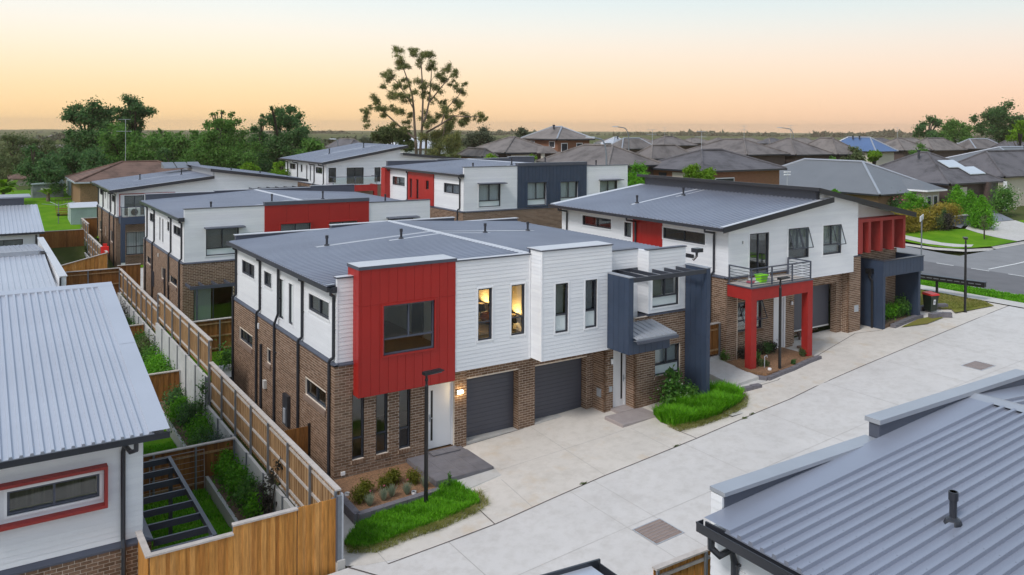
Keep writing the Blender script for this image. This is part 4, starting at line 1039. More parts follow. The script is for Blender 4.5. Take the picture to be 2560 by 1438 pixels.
# --- bedroom furniture seen through the tall windows (things of their own)
bed = empty('bed', (6.2, 1.35, 3.04), 'bed with cream quilt and orange cushions inside the lamplit bedroom', 'bed')
mat_plain('quilt', (0.66, 0.58, 0.46), 0.9, var=0.1, nscale=5); mat_plain('cushion_orange', (0.50, 0.17, 0.05), 0.9, var=0.2, nscale=8); mat_plain('shade_dark', (0.035, 0.026, 0.018), 0.8)
bevel_obj(MB().box(-1.4, .62, -.75, .75, .15, .62).build('mattress', 'quilt', bed), .08, 2)
MB().box(.62, .68, -.8, .8, 0, 1.25).build('headboard', 'shade_dark', bed)
bevel_obj(MB().box(.10, .58, -.62, .0, .64, 1.02).build('pillow', 'cushion_orange', bed), .14, 3); bevel_obj(MB().box(.14, .58, .08, .66, .64, 1.0).build('pillow', 'cushion_orange', bed), .14, 3)
MB().box(-1.41, -.75, -.77, .77, .30, .645).build('throw', 'cushion_orange', bed)
for (y, zt) in ((2.42, 4.22), (.28, 4.25)):
    far = y > 1
    ns = empty('bedside_table', (6.66, y, 3.04), 'dark bedside table at the %s of the lamplit bed' % ('far side' if far else 'near side'), 'bedside table')
    MB().box(-.22, .22, -.22, .22, .1, .62).build('drawer_box', 'shade_dark', ns)
    mbl = MB()
    for a in (-.19, .19):
        for b in (-.19, .19): mbl.box(a - .02, a + .02, b - .02, b + .02, 0, .1)
    mbl.build('legs', 'shade_dark', ns)
    tl = empty('table_lamp', (6.66, y, 3.66), 'lit table lamp with dark drum shade %s' % ('far from the window past the orange cushions' if far else 'close behind the second tall window'), 'lamp')
    MB().tube([(0, 0, 0), (0, 0, .03), (0, 0, .06), (0, 0, .34)], [.09, .09, .025, .02], 10).build('base', 'shade_dark', tl)
    MB().tube([(0, 0, .30), (0, 0, .58)], [.19, .16], 18, cap=False).build('lamp_shade', 'shade_dark', tl)
    MB().tube([(0, 0, .36), (0, 0, .52)], .05, 10).build('bulb', 'lamp_glow', tl)
    lamp_light('table_lamp_bulb', (6.60, y, 4.20), 26, (1, .60, .20))
# ------------------------------------------------------------------ the right townhouse: skillion roofs, red portico with balcony, navy portal
h2 = empty('townhouse', (17.35, 0, .9), 'right townhouse with red balcony portico and red finned corner window', 'house')
O2 = (17.35, 0, .9)
class Sub:
    """builds in world coordinates under an Empty at o"""
    pass
def shift_children(root, o):
    for c in root.children:
        c.location = (c.location[0] - o[0], c.location[1] - o[1], c.location[2] - o[2])
ZB2 = 4.50
LW2 = [(18.3, 19.9, 2.05, 3.35)]
mb = MB()
wall_mb(mb, FX(17.26), .1, 11.8, .5, ZB2, [(5.6, 6.1, 2.9, 3.45)], .1)
wall_mb(mb, FY(0), 17.26, 17.9, .5, ZB2, [], .1)
wall_mb(mb, FY(.3), 17.9, 21.95, .6, 4.4, [(18.3, 19.9, 2.05, 3.35), (20.62, 21.42, 1.0, 3.3)], .1)
wall_mb(mb, FX(17.9), 0, .3, .6, 4.4, [], .05)
wall_mb(mb, FY(.5), 21.95, 25.8, .6, 4.0, [(22.3, 25.4, .5, 3.5)], .3)
wall_mb(mb, FX(25.8), .12, .5, .6, 4.0, [], .1)
wall_mb(mb, FY(.12), 25.8, 26.75, .6, 4.70, [], .1)
wall_mb(mb, FY(.9), 26.75, 31.0, .7, 4.70, [(28.6, 30.0, 1.9, 3.55)], .1)
mb.box(30.9, 31.0, 1.0, 11.8, .8, 4.6); mb.box(17.3, 31, 11.7, 11.8, .8, 4.6)
mb.build('wall', 'mortar', h2)
for (f, a, b, c, e, op, n) in [(FX(17.26), 0, 11.8, 1.0, ZB2, [(5.6, 6.1, 2.9, 3.45)], 0), (FY(0), 17.26, 17.9, .6, ZB2, [], 60), (FY(.3), 17.9, 21.95, .6, 4.4, [(18.3, 19.9, 2.05, 3.35), (20.62, 21.42, 1.0, 3.3)], 90),
                               (FY(.5), 21.95, 25.8, .9, 4.0, [(22.3, 25.4, .5, 3.5)], 60), (FX(25.8), .12, .5, .9, 4.0, [], 0), (FY(.12), 25.8, 26.75, .9, 4.70, [], 90), (FX(25.4), .5, .8, .9, 3.5, [], 0), (FY(.9), 26.75, 31.0, .9, 4.70, [(28.6, 30.0, 1.9, 3.55)], 0)]:
    brick_face(h2, f, a, b, c, e, op, n)
band(h2, FX(17.26), -.04, 11.8, ZB2, ZB2 + .1); band(h2, FY(0), 17.22, 21.2, ZB2, ZB2 + .1); band(h2, FY(.12), 25.98, 26.8, 4.70, 4.79)
# deck-level brick upstand behind the balcony
mb = MB(); mb.box(17.3, 21.1, .01, .1, 4.36, ZB2); mb.build('balcony_upstand', 'mortar', h2); brick_face(h2, FY(.01), 17.9, 21.1, 4.36, ZB2)
# upper white walls
WL = [(1.3, 3.9, 5.78, 6.28), (6.1, 6.6, 5.55, 6.25), (7.6, 9.9, 5.78, 6.28)]
RD = [(4.35, 4.75, 4.75, 6.30), (5.15, 5.55, 4.75, 6.30)]
W2 = [(18.65, 19.9, 4.42, 6.32), (21.2, 22.63, 5.0, 6.38), (23.66, 25.03, 5.0, 6.37)]
mb = MB()
wall_mb(mb, FX(17.35), .1, 11.7, 4.5, 6.72, WL + RD, .1)
P = [(17.35, 6.72), (23.3, 7.55), (23.3, 8.0), (26.32, 7.40), (26.32, 4.02)]
wall_mb(mb, FY(0), 17.35, 21.25, 4.56, 6.72, W2, .12); wall_mb(mb, FY(0), 21.25, 26.0, 4.02, 6.72, W2, .12); wall_mb(mb, FY(0), 26.0, 26.32, 4.79, 6.72, W2, .12)
mb.extr([(17.45, 6.72), (26.32, 6.72), (26.32, 7.36), (23.3, 7.96), (23.3, 7.52)], 'y', 0, .12)
mb.box(21.25, 26.0, .12, .5, 4.03, 4.08)
mb.extr([(26.32, 4.79), (30.2, 4.79), (30.2, 6.58), (26.32, 7.36)], 'y', .55, .65); mb.box(26.22, 26.32, .12, .55, 4.79, 7.36)
mb.box(30.1, 30.2, .65, 11.7, 4.7, 6.6); mb.extr([(17.45, 4.6), (30.1, 4.6), (30.1, 6.58), (23.3, 7.96), (23.3, 7.5), (17.45, 6.72)], 'y', 11.6, 11.7)
mb.build('upper_wall', 'white_paint', h2)
boards(h2, FX(17.35), 0, 3.95, ZB2 + .1, 6.70, grow(WL)); boards(h2, FX(17.35), 6.0, 11.7, ZB2 + .1, 6.70, grow(WL))
panels(h2, FX(17.35), [3.95, 4.3, 4.65, 5.0, 5.35, 5.7, 6.0], [ZB2 + .1, 6.70], None, 'red_paint', .018)
boards(h2, FY(0), 17.35, 21.25, ZB2 + .1, 6.72, grow(W2)); boards(h2, FY(0), 21.25, 26.0, 4.02, 6.72, grow(W2)); boards(h2, FY(0), 26.0, 26.32, 4.79, 6.72)
n = 10
for k in range(n):      # boards of the raked gable, each cut under the roof line
    a = 6.72 + k * BOARD
    x0 = 17.35 + max(0, (a + .1 - 6.72)) / (7.52 - 6.72) * 5.95 if a < 7.45 else 23.3
    x1 = min(26.32, 23.3 + max(0, (7.96 - a - .12)) / .60 * 3.02)
    if x1 - x0 > .2:
        me = unit_mesh('board', board_unit, 'white_board'); put(me, 'cladding_board', h2, FY(0).pt(x0, 0, a), (0, 0, 0), (x1 - x0, 1, 1))
boards(h2, FY(.55), 26.32, 30.2, 4.79, 6.55, [], False)
for (a, b, c, e) in WL: window(h2, FX(17.35), a, b, c, e, 'slide' if b - a > 1 else 'single', 'curtain_dark' if a > 6.7 else ('blind_grey' if a > 5 else None), trim=.06, rec=.05)
for (a, b, c, e) in RD: window(h2, FX(17.35), a, b, c, e, 'single', 'frost', rec=.02)
window(h2, FY(0), 18.65, 19.9, 4.42, 6.32, 'slide', None, trim=.06, name='sliding_door')
window(h2, FY(0), 21.2, 22.63, 5.0, 6.38, 'cross', 'blind_grey', None, trim=.06, split=.33); window(h2, FY(0), 23.66, 25.03, 5.0, 6.37, 'cross', 'curtain', 'curtain', trim=.06, split=.33)
def open_sash(parent, fr, u0, u1, zt, zb, out=.28, mat='charcoal'):
    """a top-hung sash pushed open"""
    mb = MB(); P = fr.pt; t = .035
    def bar(a, b, z0, z1):
        d0 = (zt - z0) / (zt - zb) * out; d1 = (zt - z1) / (zt - zb) * out
        mb.hexa([P(a, d0, z0), P(b, d0, z0), P(b, d0 + .03, z0), P(a, d0 + .03, z0)], [P(a, d1, z1), P(b, d1, z1), P(b, d1 + .03, z1), P(a, d1 + .03, z1)])
    bar(u0, u0 + t, zb, zt); bar(u1 - t, u1, zb, zt); bar(u0 + t, u1 - t, zb, zb + t); bar(u0 + t, u1 - t, zt - t, zt)
    o = mb.build('open_sash', mat, parent)
    g = MB(); g.poly([P(u0 + t, out * .97 + .01, zb + t), P(u1 - t, out * .97 + .01, zb + t), P(u1 - t, .03, zt - t), P(u0 + t, .03, zt - t)]); g.build('pane', 'glass', o)
    return o
open_sash(h2, FY(0), 21.22, 21.9, 6.36, 5.48); open_sash(h2, FY(0), 21.93, 22.61, 6.36, 5.48); open_sash(h2, FY(0), 24.36, 25.01, 6.35, 5.46)
bx = empty('carton', (22.2, .22, 5.06), 'white and red printed carton on the sill inside the open window', 'box')
MB().box(-.05, .42, 0, .2, 0, .34).build('box_body', 'trim_white', bx); MB().box(-.04, .41, -.004, 0, .01, .09).build('red_band', 'lid_red', bx)
mb = MB()
for k in range(4): mb.box(.02, .02 + (.3, .22, .26, .15)[k], -.004, 0, .14 + k * .04, .16 + k * .04)
mb.build('print', 'blind_grey', bx)
MB().box(-.95, -.08, .0, .16, 0, .22).build('box_body', 'brick_deep', empty('carton', (22.2, .24, 5.06), 'dark brown carton beside the printed carton behind the open window', 'box'))
window(h2, FY(.3), 18.3, 19.9, 2.05, 3.35, 'cross4', None, sill='brick', rec=.09, split=.35)
open_sash(h2, FY(.3), 18.34, 19.08, 3.30, 2.55, .3); open_sash(h2, FY(.3), 19.12, 19.86, 3.30, 2.55, .3)
window(h2, FY(.9), 28.6, 30.0, 1.9, 3.55, 'cross4', 'blind_grey', None, sill='brick', rec=.08, split=.36)
o = MB(); o.box(20.68, 21.36, .36, .40, 1.0, 3.26); o = o.build('front_door', 'door_white', h2)
mb = MB(); mb.box(20.62, 20.68, .28, .42, 1.0, 3.3); mb.box(21.36, 21.42, .28, .42, 1.0, 3.3); mb.box(20.68, 21.36, .28, .42, 3.26, 3.3); mb.build('door_frame', 'trim_white', h2)
o = MB(); o.box(22.3, 25.4, .92, .95, 1.42, 3.5); o = o.build('garage_screen', 'garage', h2); MB().box(22.3, 25.4, .90, .96, 1.36, 1.42).build('bottom_rail', 'ac_white', o)
mb = MB(); mb.box(22.3, 25.4, 1.5, 1.6, .8, 1.5); mb.build('garage_wall', 'mortar', h2); brick_face(h2, FY(1.5), 22.3, 25.4, .9, 1.5)
MB().box(22.35, 25.35, 1.60, 1.66, 1.5, 3.9).build('garage_back', 'interior_dark', h2)
# roofs
def rz_low(x): return 6.70 + (x - 16.75) * (.86 / 6.55)
rf = MB(); rf.box(17.5, 23.2, .3, 11.5, 6.62, 6.66); rf = rf.build('roof', 'roof_blue', h2)
roof_sheets(rf, 'x', 16.75, rz_low(16.75), 23.3, rz_low(23.3), -.28, 12.0, .25, 3, .045, .055)
roof_sheets(rf, 'x', 23.0, 8.12, 30.75, 6.60, -.28, 12.0, .25, 3, .045, .055)
def rake(parent, y, pts, h=.20, t=.03, mat='gutter_dark'):
    mb = MB()
    for (a, b) in zip(pts[:-1], pts[1:]): mb.hexa([(a[0], y, a[1] - h), (b[0], y, b[1] - h), (b[0], y + t, b[1] - h), (a[0], y + t, a[1] - h)], [(a[0], y, a[1] + .045), (b[0], y, b[1] + .045), (b[0], y + t, b[1] + .045), (a[0], y + t, a[1] + .045)])
    return mb.build('barge_board', mat, parent)
rake(rf, -.32, [(16.72, 6.70), (24.05, 7.66)]); rake(rf, -.32, [(23.0, 8.12), (30.75, 6.60)])
mb = MB(); mb.poly([(16.75, -.28, 6.745), (24.0, -.28, 7.70), (24.0, -.05, 7.70), (16.75, -.05, 6.745)]); mb.poly([(16.75, 11.6, 6.745), (23.2, 11.6, 7.60), (23.2, 12.0, 7.60), (16.75, 12.0, 6.745)]); mb.build('barge_flashing', 'flash_light', rf)
mb = MB(); mb.poly([(17.0, -.28, 6.62), (23.3, -.28, 7.40), (23.3, .0, 7.40), (17.0, .0, 6.62)]); mb.poly([(23.3, -.28, 7.98), (30.7, -.28, 6.52), (30.7, .56, 6.52), (23.3, .56, 7.98)]); mb.build('soffit', 'trim_white', rf)
mb = MB(); mb.box(23.3, 24.05, -.28, .0, 7.55, 7.62)
mb.build('roof_return', 'gutter_dark', rf)
cl = MB(); cl.box(23.3, 23.38, .0, 11.7, 7.4, 8.06); cl = cl.build('clerestory_wall', 'steel_blue', h2)
mbr = MB()
for k in range(8): mbr.box(23.285, 23.3, .0, 11.7, 7.6 + k * .055, 7.625 + k * .055)
mbr.build('rib', 'steel_blue', cl)
mb = MB(); mb.box(23.30, 23.38, -.02, .0, 7.5, 8.0); mb.build('corner_flashing', 'charcoal', h2)
mb = MB(); mb.box(22.93, 22.99, -.3, 12.0, 8.02, 8.17); mb.build('ridge_barge', 'gutter_dark', rf)
mb = MB()
for (x0, x1, y, w) in [(18.55, 23.2, 7.5, .24), (21.1, 23.2, 6.9, .18)]:
    mb.poly([(x0, y - w / 2, rz_low(x0) + .04), (x1, y - w / 2, rz_low(x1) + .04), (x1, y + w / 2, rz_low(x1) + .04), (x0, y + w / 2, rz_low(x0) + .04)])
mb.build('vent_flashing', 'flash_light', rf)
for (x, y) in [(18.95, 7.5), (21.6, 6.9)]: roof_vent(rf, x, y, rz_low(x) + .02)
gutter(h2, 'y', 16.62, -.3, 12.0, 6.70)
mb = MB(); mb.box(16.78, 17.30, -.25, 11.9, 6.56, 6.59); mb.build('eave_soffit', 'trim_white', h2)
for (y, zl) in [(.75, 0), (5.75, 0), (11.2, 0)]:
    downpipe(h2, [(16.72, y, 6.58), (16.72, y, 6.46), (17.25, y - .06, 6.38), (17.29, y, 6.25), (17.29, y, ZB2 + .22), (17.2, y + .1, ZB2 + .05), (17.19, y + .12, .95)])
# portico and balcony
PX0, PX1, PYF = 17.30, 21.22, -1.30
pc = MB()
pc.box(PX0, PX1, PYF, PYF + .28, 3.80, 4.30); pc.box(PX0, PX0 + .28, PYF + .28, .0, 3.80, 4.30); pc.box(PX1 - .28, PX1, PYF + .28, .28, 3.80, 4.30)
pc.box(PX0, PX0 + .32, PYF, PYF + .32, .80, 3.80); pc.box(PX1 - .32, PX1, PYF, PYF + .32, .90, 3.80)
pc = pc.build('portico', 'red_render', h2)
MB().box(PX0 + .28, PX1 - .28, PYF + .28, .28, 4.10, 4.16).build('soffit', 'trim_white', pc)
MB().box(PX0 - .03, PX1 + .03, PYF - .03, .0, 4.30, 4.345).build('deck_edge', 'steel_blue', pc)
nd = 14
for k in range(nd):
    a = PYF + .05 + k * (1.22 / nd); MB().box(PX0 + .05, PX1 - .05, a, a + 1.22 / nd - .008, 4.346, 4.362).build('deck_plank', 'timber_cap', pc)
rl = MB()
ry_ = PYF + .06
posts = [(PX0 + .06, ry_), (18.62, ry_), (19.92, ry_), (PX1 - .08, ry_), (PX0 + .06, -.06), (PX1 - .08, -.06)]
rl.box(PX0 + .04, PX1 - .06, ry_ - .02, ry_ + .02, 4.40, 4.43); rl = rl.build('railing', 'steel_blue', h2)
for (x, y) in posts: MB().box(x - .025, x + .025, y - .025, y + .025, 4.36, 5.08).build('post', 'steel_blue', rl)
def rail_bar(z, r):
    m = MB(); m.box(PX0 + .04, PX1 - .06, ry_ - r, ry_ + r, z - r, z + r); m.box(PX0 + .06 - r, PX0 + .06 + r, ry_ + r, -.04, z - r, z + r); m.box(PX1 - .08 - r, PX1 - .08 + r, ry_ + r, -.04, z - r, z + r); m.build('rail', 'steel_blue', rl)
rail_bar(5.10, .025)
for k in range(5): rail_bar(4.50 + k * .115, .009)
o = MB(); o.box(18.2, 18.29, -.03, -.018, 5.93, 6.05); o = o.build('wall_light', 'black_metal', h2); MB().tube([(18.25, -.05, 5.93), (18.25, -.05, 6.05)], .045, 8).build('diffuser', 'trim_white', o)
o = MB(); o.box(21.75, 21.85, .24, .29, 2.86, 3.04); o = o.build('wall_light', 'black_metal', h2); MB().tube([(21.78, .22, 2.88), (21.78, .22, 3.02)], .06, 8).build('diffuser', 'trim_white', o)
MB().box(26.25, 26.55, .07, .11, 2.05, 2.35).build('meter_plate', 'galv_light', h2)
mb = MB(); mb.tube([(23.0, .8, 1.32), (23.0, .72, 1.16), (23.0, .72, 1.02)], .05, 8); mb.box(22.92, 23.08, .66, .80, 1.16, 1.36); mb.build('hose_tap', 'brick_deep', h2)
# red finned corner window
fn = MB(); fn.box(26.36, 30.28, -.02, .5, 6.34, 6.50); fn = fn.build('fin_frame', 'red_dull', h2)
for k, x in enumerate([26.36, 27.16, 28.13, 29.10, 30.08]): MB().box(x, x + (.34 if k == 0 else .20), -.02, .5, 4.84, 6.34).build('fin', 'red_dull', fn)
for x in [26.72, 27.42, 28.40, 29.36]:
    window(h2, FY(.52), x, x + .66 if x > 27 else x + .42, 4.90, 6.32, 'tall', 'curtain', 'curtain', trim=.03, rec=.0, split=.34)
# navy portal on the right
np_ = MB(); np_.box(27.65, 27.83, -.5, .88, .95, 4.44); np_.box(27.83, 31.1, -.5, -.36, 3.68, 4.44); np_.box(30.92, 31.1, -.36, .9, 1.1, 4.44); np_.box(27.83, 30.92, -.36, .88, 3.70, 3.80)
np_ = np_.build('portal', 'navy', h2)
panels(np_, FX(27.65), [-.5, -.15, .2, .55, .88], [.95, 4.44], None, 'navy', .012)
panels(np_, FY(-.5), [27.638] + [27.83 + k * .297 for k in range(12)], [3.68, 4.44], None, 'navy', .012)
panels(np_, FY(-.5), [27.638, 27.83], [.95, 3.68], None, 'navy', .012)
mb = MB(); mb.box(27.62, 31.13, -.54, -.34, 4.44, 4.47); mb.box(27.62, 27.86, -.34, .9, 4.44, 4.47); mb.box(30.9, 31.13, -.34, .9, 4.44, 4.47); mb.build('portal_cap', 'charcoal', np_)
MB().box(27.86, 30.9, -.33, .88, 4.05, 4.10).build('flat_roof', 'galv', np_)
rh = MB(); rh.box(27.36, 27.62, -.02, .26, 3.78, 4.02); rh.tube([(27.5, .12, 3.8), (27.5, .12, 3.6), (27.54, .02, 3.45), (27.54, .0, 1.05)], .055, 8); rh.build('rain_head', 'black_metal', h2)
shift_children(h2, O2)
# things on the balcony
ty = empty('toy_box', (18.55, -.75, 4.362), 'bright lime green plastic tub on the balcony deck', 'tub')
MB().hexa([(-.16, -.12, 0), (.16, -.12, 0), (.16, .12, 0), (-.16, .12, 0)], [(-.22, -.17, .30), (.22, -.17, .30), (.22, .17, .30), (-.22, .17, .30)]).build('tub', 'toy_green', ty)
MB().box(-.24, .24, -.19, .19, .30, .34).build('rim', 'toy_green', ty)
sh = empty('laundry', (18.1, -.6, 4.362), 'small heap of pink and grey cloth beside the lime tub', 'cloth')
bevel_obj(MB().box(-.18, .15, -.12, .14, 0, .09).build('cloth', 'flower_pink', sh), .04, 2); bevel_obj(MB().box(.05, .34, -.2, .05, 0, .06).build('cloth', 'blind_pale', sh), .025, 2)
tb = empty('storage_tray', (19.0, -.7, 4.362), 'clear grey plastic tray right of the lime tub', 'tray')
MB().box(-.2, .25, -.15, .15, 0, .04).build('tray_base', 'blind_pale', tb); MB().box(-.2, .25, -.15, -.13, .04, .12).box(-.2, .25, .13, .15, .04, .12).build('tray_side', 'blind_pale', tb)
# ------------------------------------------------------------------ the two rear-facing townhouses of the second row
def hood(parent, fr, u0, u1, z):
    mb = MB(); P = fr.pt
    mb.hexa([P(u0 - .1, 0, z), P(u1 + .25, 0, z), P(u1 + .25, .5, z - .03), P(u0 - .1, .5, z - .03)], [P(u0 - .1, 0, z + .05), P(u1 + .25, 0, z + .05), P(u1 + .25, .5, z + .02), P(u0 - .1, .5, z + .02)])
    return mb.build('window_hood', 'steel_blue', parent)
def rear_townhouse(o, label, mid_mat, left_red, W=14.66, lower=True, base=-.3):
    h = empty('townhouse', o, label, 'house')
    LU = [(8.5, 10.1, 4.80, 5.33), (6.55, 6.9, 3.95, 5.33), (5.65, 6.0, 3.95, 5.33), (3.9, 4.5, 4.79, 5.33), (.8, 2.77, 4.81, 5.31)]
    if left_red: LU = [(8.65, 10.75, 4.62, 5.26), (7.35, 7.7, 3.9, 5.25), (6.3, 6.65, 3.9, 5.25), (4.75, 5.2, 4.65, 5.25), (.62, 2.7, 4.6, 5.25)]
    LL = [(9.3, 10.7, 2.10, 2.53), (5.2, 5.8, 1.88, 2.51), (1.4, 3.4, 2.02, 2.46)]
    FU = [(1.19, 2.92, 3.82, 5.27), (5.22, 6.97, 3.9 if not left_red else 3.7, 5.30), (8.06, 9.80, 3.9 if not left_red else 3.7, 5.25), (11.8, 13.5, 3.9, 5.22)]
    if left_red: FU = [(1.2, 2.87, 3.76, 5.25), (4.98, 6.57, 3.68, 5.25), (7.74, 9.30, 3.68, 5.22), (11.28, 12.9, 3.8, 5.17)]
    FD = [(.55, 2.61, .30, 2.20)]
    m0, m1 = (4.32, 10.55) if not left_red else (4.2, 10.06)
    mb = MB(); wall_mb(mb, FX(0), .1, 11.9, base, ZB, LL, .1); wall_mb(mb, FY(0), 0, W, base, ZB, FD, .1); mb.box(W - .1, W, .1, 11.9, base, ZB); mb.box(.1, W - .1, 11.8, 11.9, base, ZB)
    mb.build('wall', 'mortar', h)
    if lower:
        brick_face(h, FX(0), 0, 11.9, base, ZB, LL, 0); brick_face(h, FY(0), 0, W, base, ZB, FD, 150, sort=lambda b: (b[0] > 4.2, -b[3]))
    band(h, FX(0), -.04, 11.9, ZB, ZW); band(h, FY(0), -.04, W, ZB, ZW)
    mb = MB(); wall_mb(mb, FX(.09), .19, 11.8, 3.45, 5.86, LU, .09); wall_mb(mb, FY(.07), .09, m0, 3.45, 6.38, FU, .12); wall_mb(mb, FY(.07), m0, m1, 3.45, 6.38, FU, .12); wall_mb(mb, FY(.07), m1, W, 3.45, 6.26, FU, .12)
    mb.box(W - .1, W, .19, 11.9, 3.45, 5.9); mb.box(.18, W - .1, 11.8, 11.9, 3.45, 5.9); mb.build('upper_wall', 'white_paint', h)
    boards(h, FX(.09), .07, 11.8, ZW, 5.80, grow(LU) + ([(4.1, 8.0, 0, 9)] if left_red else []), False)
    boards(h, FY(.07), .09, m0, ZW, 6.38, grow(FU), False); boards(h, FY(.07), m1, W, ZW, 6.26, grow(FU), False)
    np2 = 5 if not left_red else 20
    us = [m0 + (m1 - m0) * k / np2 for k in range(np2 + 1)]
    for i in range(np2):
        for (a, b, c, e) in cells(us[i] + .005, us[i + 1] - .005, ZW, 6.54, grow(FU, .07)):
            m2 = MB(); FY(.07).bx(m2, a, b, 0.0, .06, c, e); m2.build('cladding_panel', mid_mat, h)
    for (a, b, c, e) in FU[1:3]:
        m2 = MB()
        for q in [(a - .08, a, c - .08, e + .08), (b, b + .08, c - .08, e + .08), (a, b, c - .08, c), (a, b, e, e + .08)]: FY(.07).bx(m2, q[0], q[1], 0, .11, q[2], q[3])
        m2.build('window_surround', mid_mat, h)
    mb = MB(); mb.box(m0, m1, -.03, .3, 6.38, 6.54); mb.build('panel_back', 'steel_blue', h)
    if left_red:
        us = [4.1, 4.75, 5.4, 6.05, 6.7, 7.35, 8.0]
        for i in range(6):
            for (a, b, c, e) in cells(us[i] + .004, us[i + 1] - .004, ZW, 5.80, LU): 
                m2 = MB(); FX(.09).bx(m2, a, b, 0, .10, c, e); m2.build('cladding_panel', 'red_paint', h)
        mb = MB(); mb.box(-.35, .09, 11.2, 11.9, 3.3, 5.85); mb.build('red_fin', 'red_paint', h)
    for i, (a, b, c, e) in enumerate(LU): window(h, FX(.09), a, b, c, e, 'slide' if b - a > 1.2 else 'single', 'frost' if b - a < .5 and c < 4.3 else ('blind_grey' if left_red else None), trim=.05, rec=.05)
    for (a, b, c, e) in LL: window(h, FX(0), a, b, c, e, 'slide' if b - a > 1 else 'single', None, sill='flat', rec=.08)
    for i, (a, b, c, e) in enumerate(FU):
        window(h, FY(.07), a, b, c, e, 'cross', ('curtain' if left_red else 'blind_grey'), ('frost'), trim=.05 if i in (0, 3) else None, split=.27)
        if i in (0, 3): hood(h, FY(.07), a, b, e + .06)
    window(h, FY(0), FD[0][0], FD[0][1], FD[0][2], FD[0][3], 'slide', None, rec=.06, name='sliding_door')
    mb = MB(); mb.box(FD[0][0] + .08, FD[0][0] + .95, .25, .27, .35, 2.15); mb.build('door_blind', 'blind_pale', h)
    # roof
    rf = MB(); rf.box(.2, W - .2, .3, 11.7, 5.80, 5.84); rf = rf.build('roof', 'roof_blue', h)
    roof_sheets(rf, 'x', -.20, 5.93, RR, roof_z1(RR), .16, 11.72, .25, 3, .045, .055); roof_sheets(rf, 'x', RR, roof_z1(RR), W - .2, 5.93, .16, 11.72, .25, 3, .045, .055)
    mb = MB()
    for (x0, x1) in ((RR - .2, RR), (RR, RR + .2)):
        e0, e1 = (.055 if x0 == RR else .036), (.055 if x1 == RR else .036)
        mb.poly([(x0, .1, roof_z1(x0) + e0), (x1, .1, roof_z1(x1) + e1), (x1, 11.74, roof_z1(x1) + e1), (x0, 11.74, roof_z1(x0) + e0)])
    mb.build('ridge_cap', 'flash_light', rf)
    mb = MB()
    for (x0, x1, y, w) in [(3.6, 7.05, 2.2, .24), (5.2, 7.05, 2.9, .18), (7.4, 10.2, 3.6, .2)]: mb.poly([(x0, y - w / 2, roof_z1(x0) + .04), (x1, y - w / 2, roof_z1(x1) + .04), (x1, y + w / 2, roof_z1(x1) + .04), (x0, y + w / 2, roof_z1(x0) + .04)])
    mb.build('vent_flashing', 'flash_light', rf)
    for (x, y) in [(1.9, 2.0), (5.6, 2.9), (9.0, 3.6), (12.5, 2.0)]: roof_vent(rf, x, y, roof_z1(x) + .02, .5)
    mb = MB(); mb.box(.1, 4.4, 11.70, 11.96, 5.6, 6.34); mb.box(4.4, 11.1, 11.76, 11.96, 5.6, 6.40); mb.box(11.1, W - .2, 11.76, 11.96, 5.6, 6.50); mb.build('parapet', 'steel_blue', h)
    mb = MB(); mb.box(.06, 4.4, 11.66, 12.0, 6.34, 6.37); mb.box(4.4, 11.1, 11.72, 12.0, 6.40, 6.43); mb.box(11.1, W - .16, 11.72, 12.0, 6.50, 6.53); mb.build('parapet_cap', 'flashing', h)
    mb = MB(); mb.box(.06, m0 - .003, .03, .30, 6.38, 6.42); mb.box(m0, m1, -.02, .34, 6.54, 6.58); mb.box(m1 + .003, W + .03, .03, .3, 6.26, 6.30); mb.build('parapet_cap', 'steel_blue', h)
    gutter(h, 'y', -.24, .06, 11.95, 5.905); mb = MB(); mb.box(-.115, .085, .06, 11.9, 5.80, 5.87); mb.build('fascia', 'gutter_dark', h)
    mb = MB(); mb.box(-.20, .09, .0, .06, 5.74, 5.95); mb.build('fascia_end', 'gutter_dark', h)
    for y in ((10.85, 8.4, 3.35, .5) if not left_red else (11.3, 8.15, .5)): pipe_left(h, y, 5.78, ZW, base)
    if not left_red:
        mb = MB(); 
        for k in range(9): FX(0).bx(mb, 8.05, 8.65, .012, .05, .95 + k * .105, 1.03 + k * .105)
        mb.build('louvre', 'charcoal', h)
        mb = MB(); mb.box(-.06, -.012, 6.6, 6.72, 3.0, 3.2); mb.build('weep_vent', 'ac_white', h)
        MB().tube([(-.05, 4.6, 2.6), (-.05, 4.6, base)], .055, 8).build('waste_pipe', 'gutter_dark', h)
    # pergola over the rear door
    pg = MB(); pg.box(.1, 4.2, -1.25, -1.19, 2.32, 2.50); pg = pg.build('pergola_beam', 'steel_blue', h)
    for k in range(7): MB().box(.12 + k * .66, .18 + k * .66, -1.19, -.012, 2.36, 2.50).build('rafter', 'steel_blue', pg)
    MB().box(.42, .50, -1.24, -1.16, base, 2.32).build('post', 'steel_blue', pg); MB().box(4.1, 4.18, -1.24, -1.16, base, 2.32).build('post', 'steel_blue', pg)
    return h
h3 = rear_townhouse((0, 21.83, 0), 'second-row townhouse with a wide red panel between white parapets behind the front roof', 'red_paint', False, base=-.1)
h6 = rear_townhouse((17.0, 21.83, 1.85), 'second-row townhouse with a navy panel and red strip on its left wall', 'navy', True, W=13.9, base=-.4)
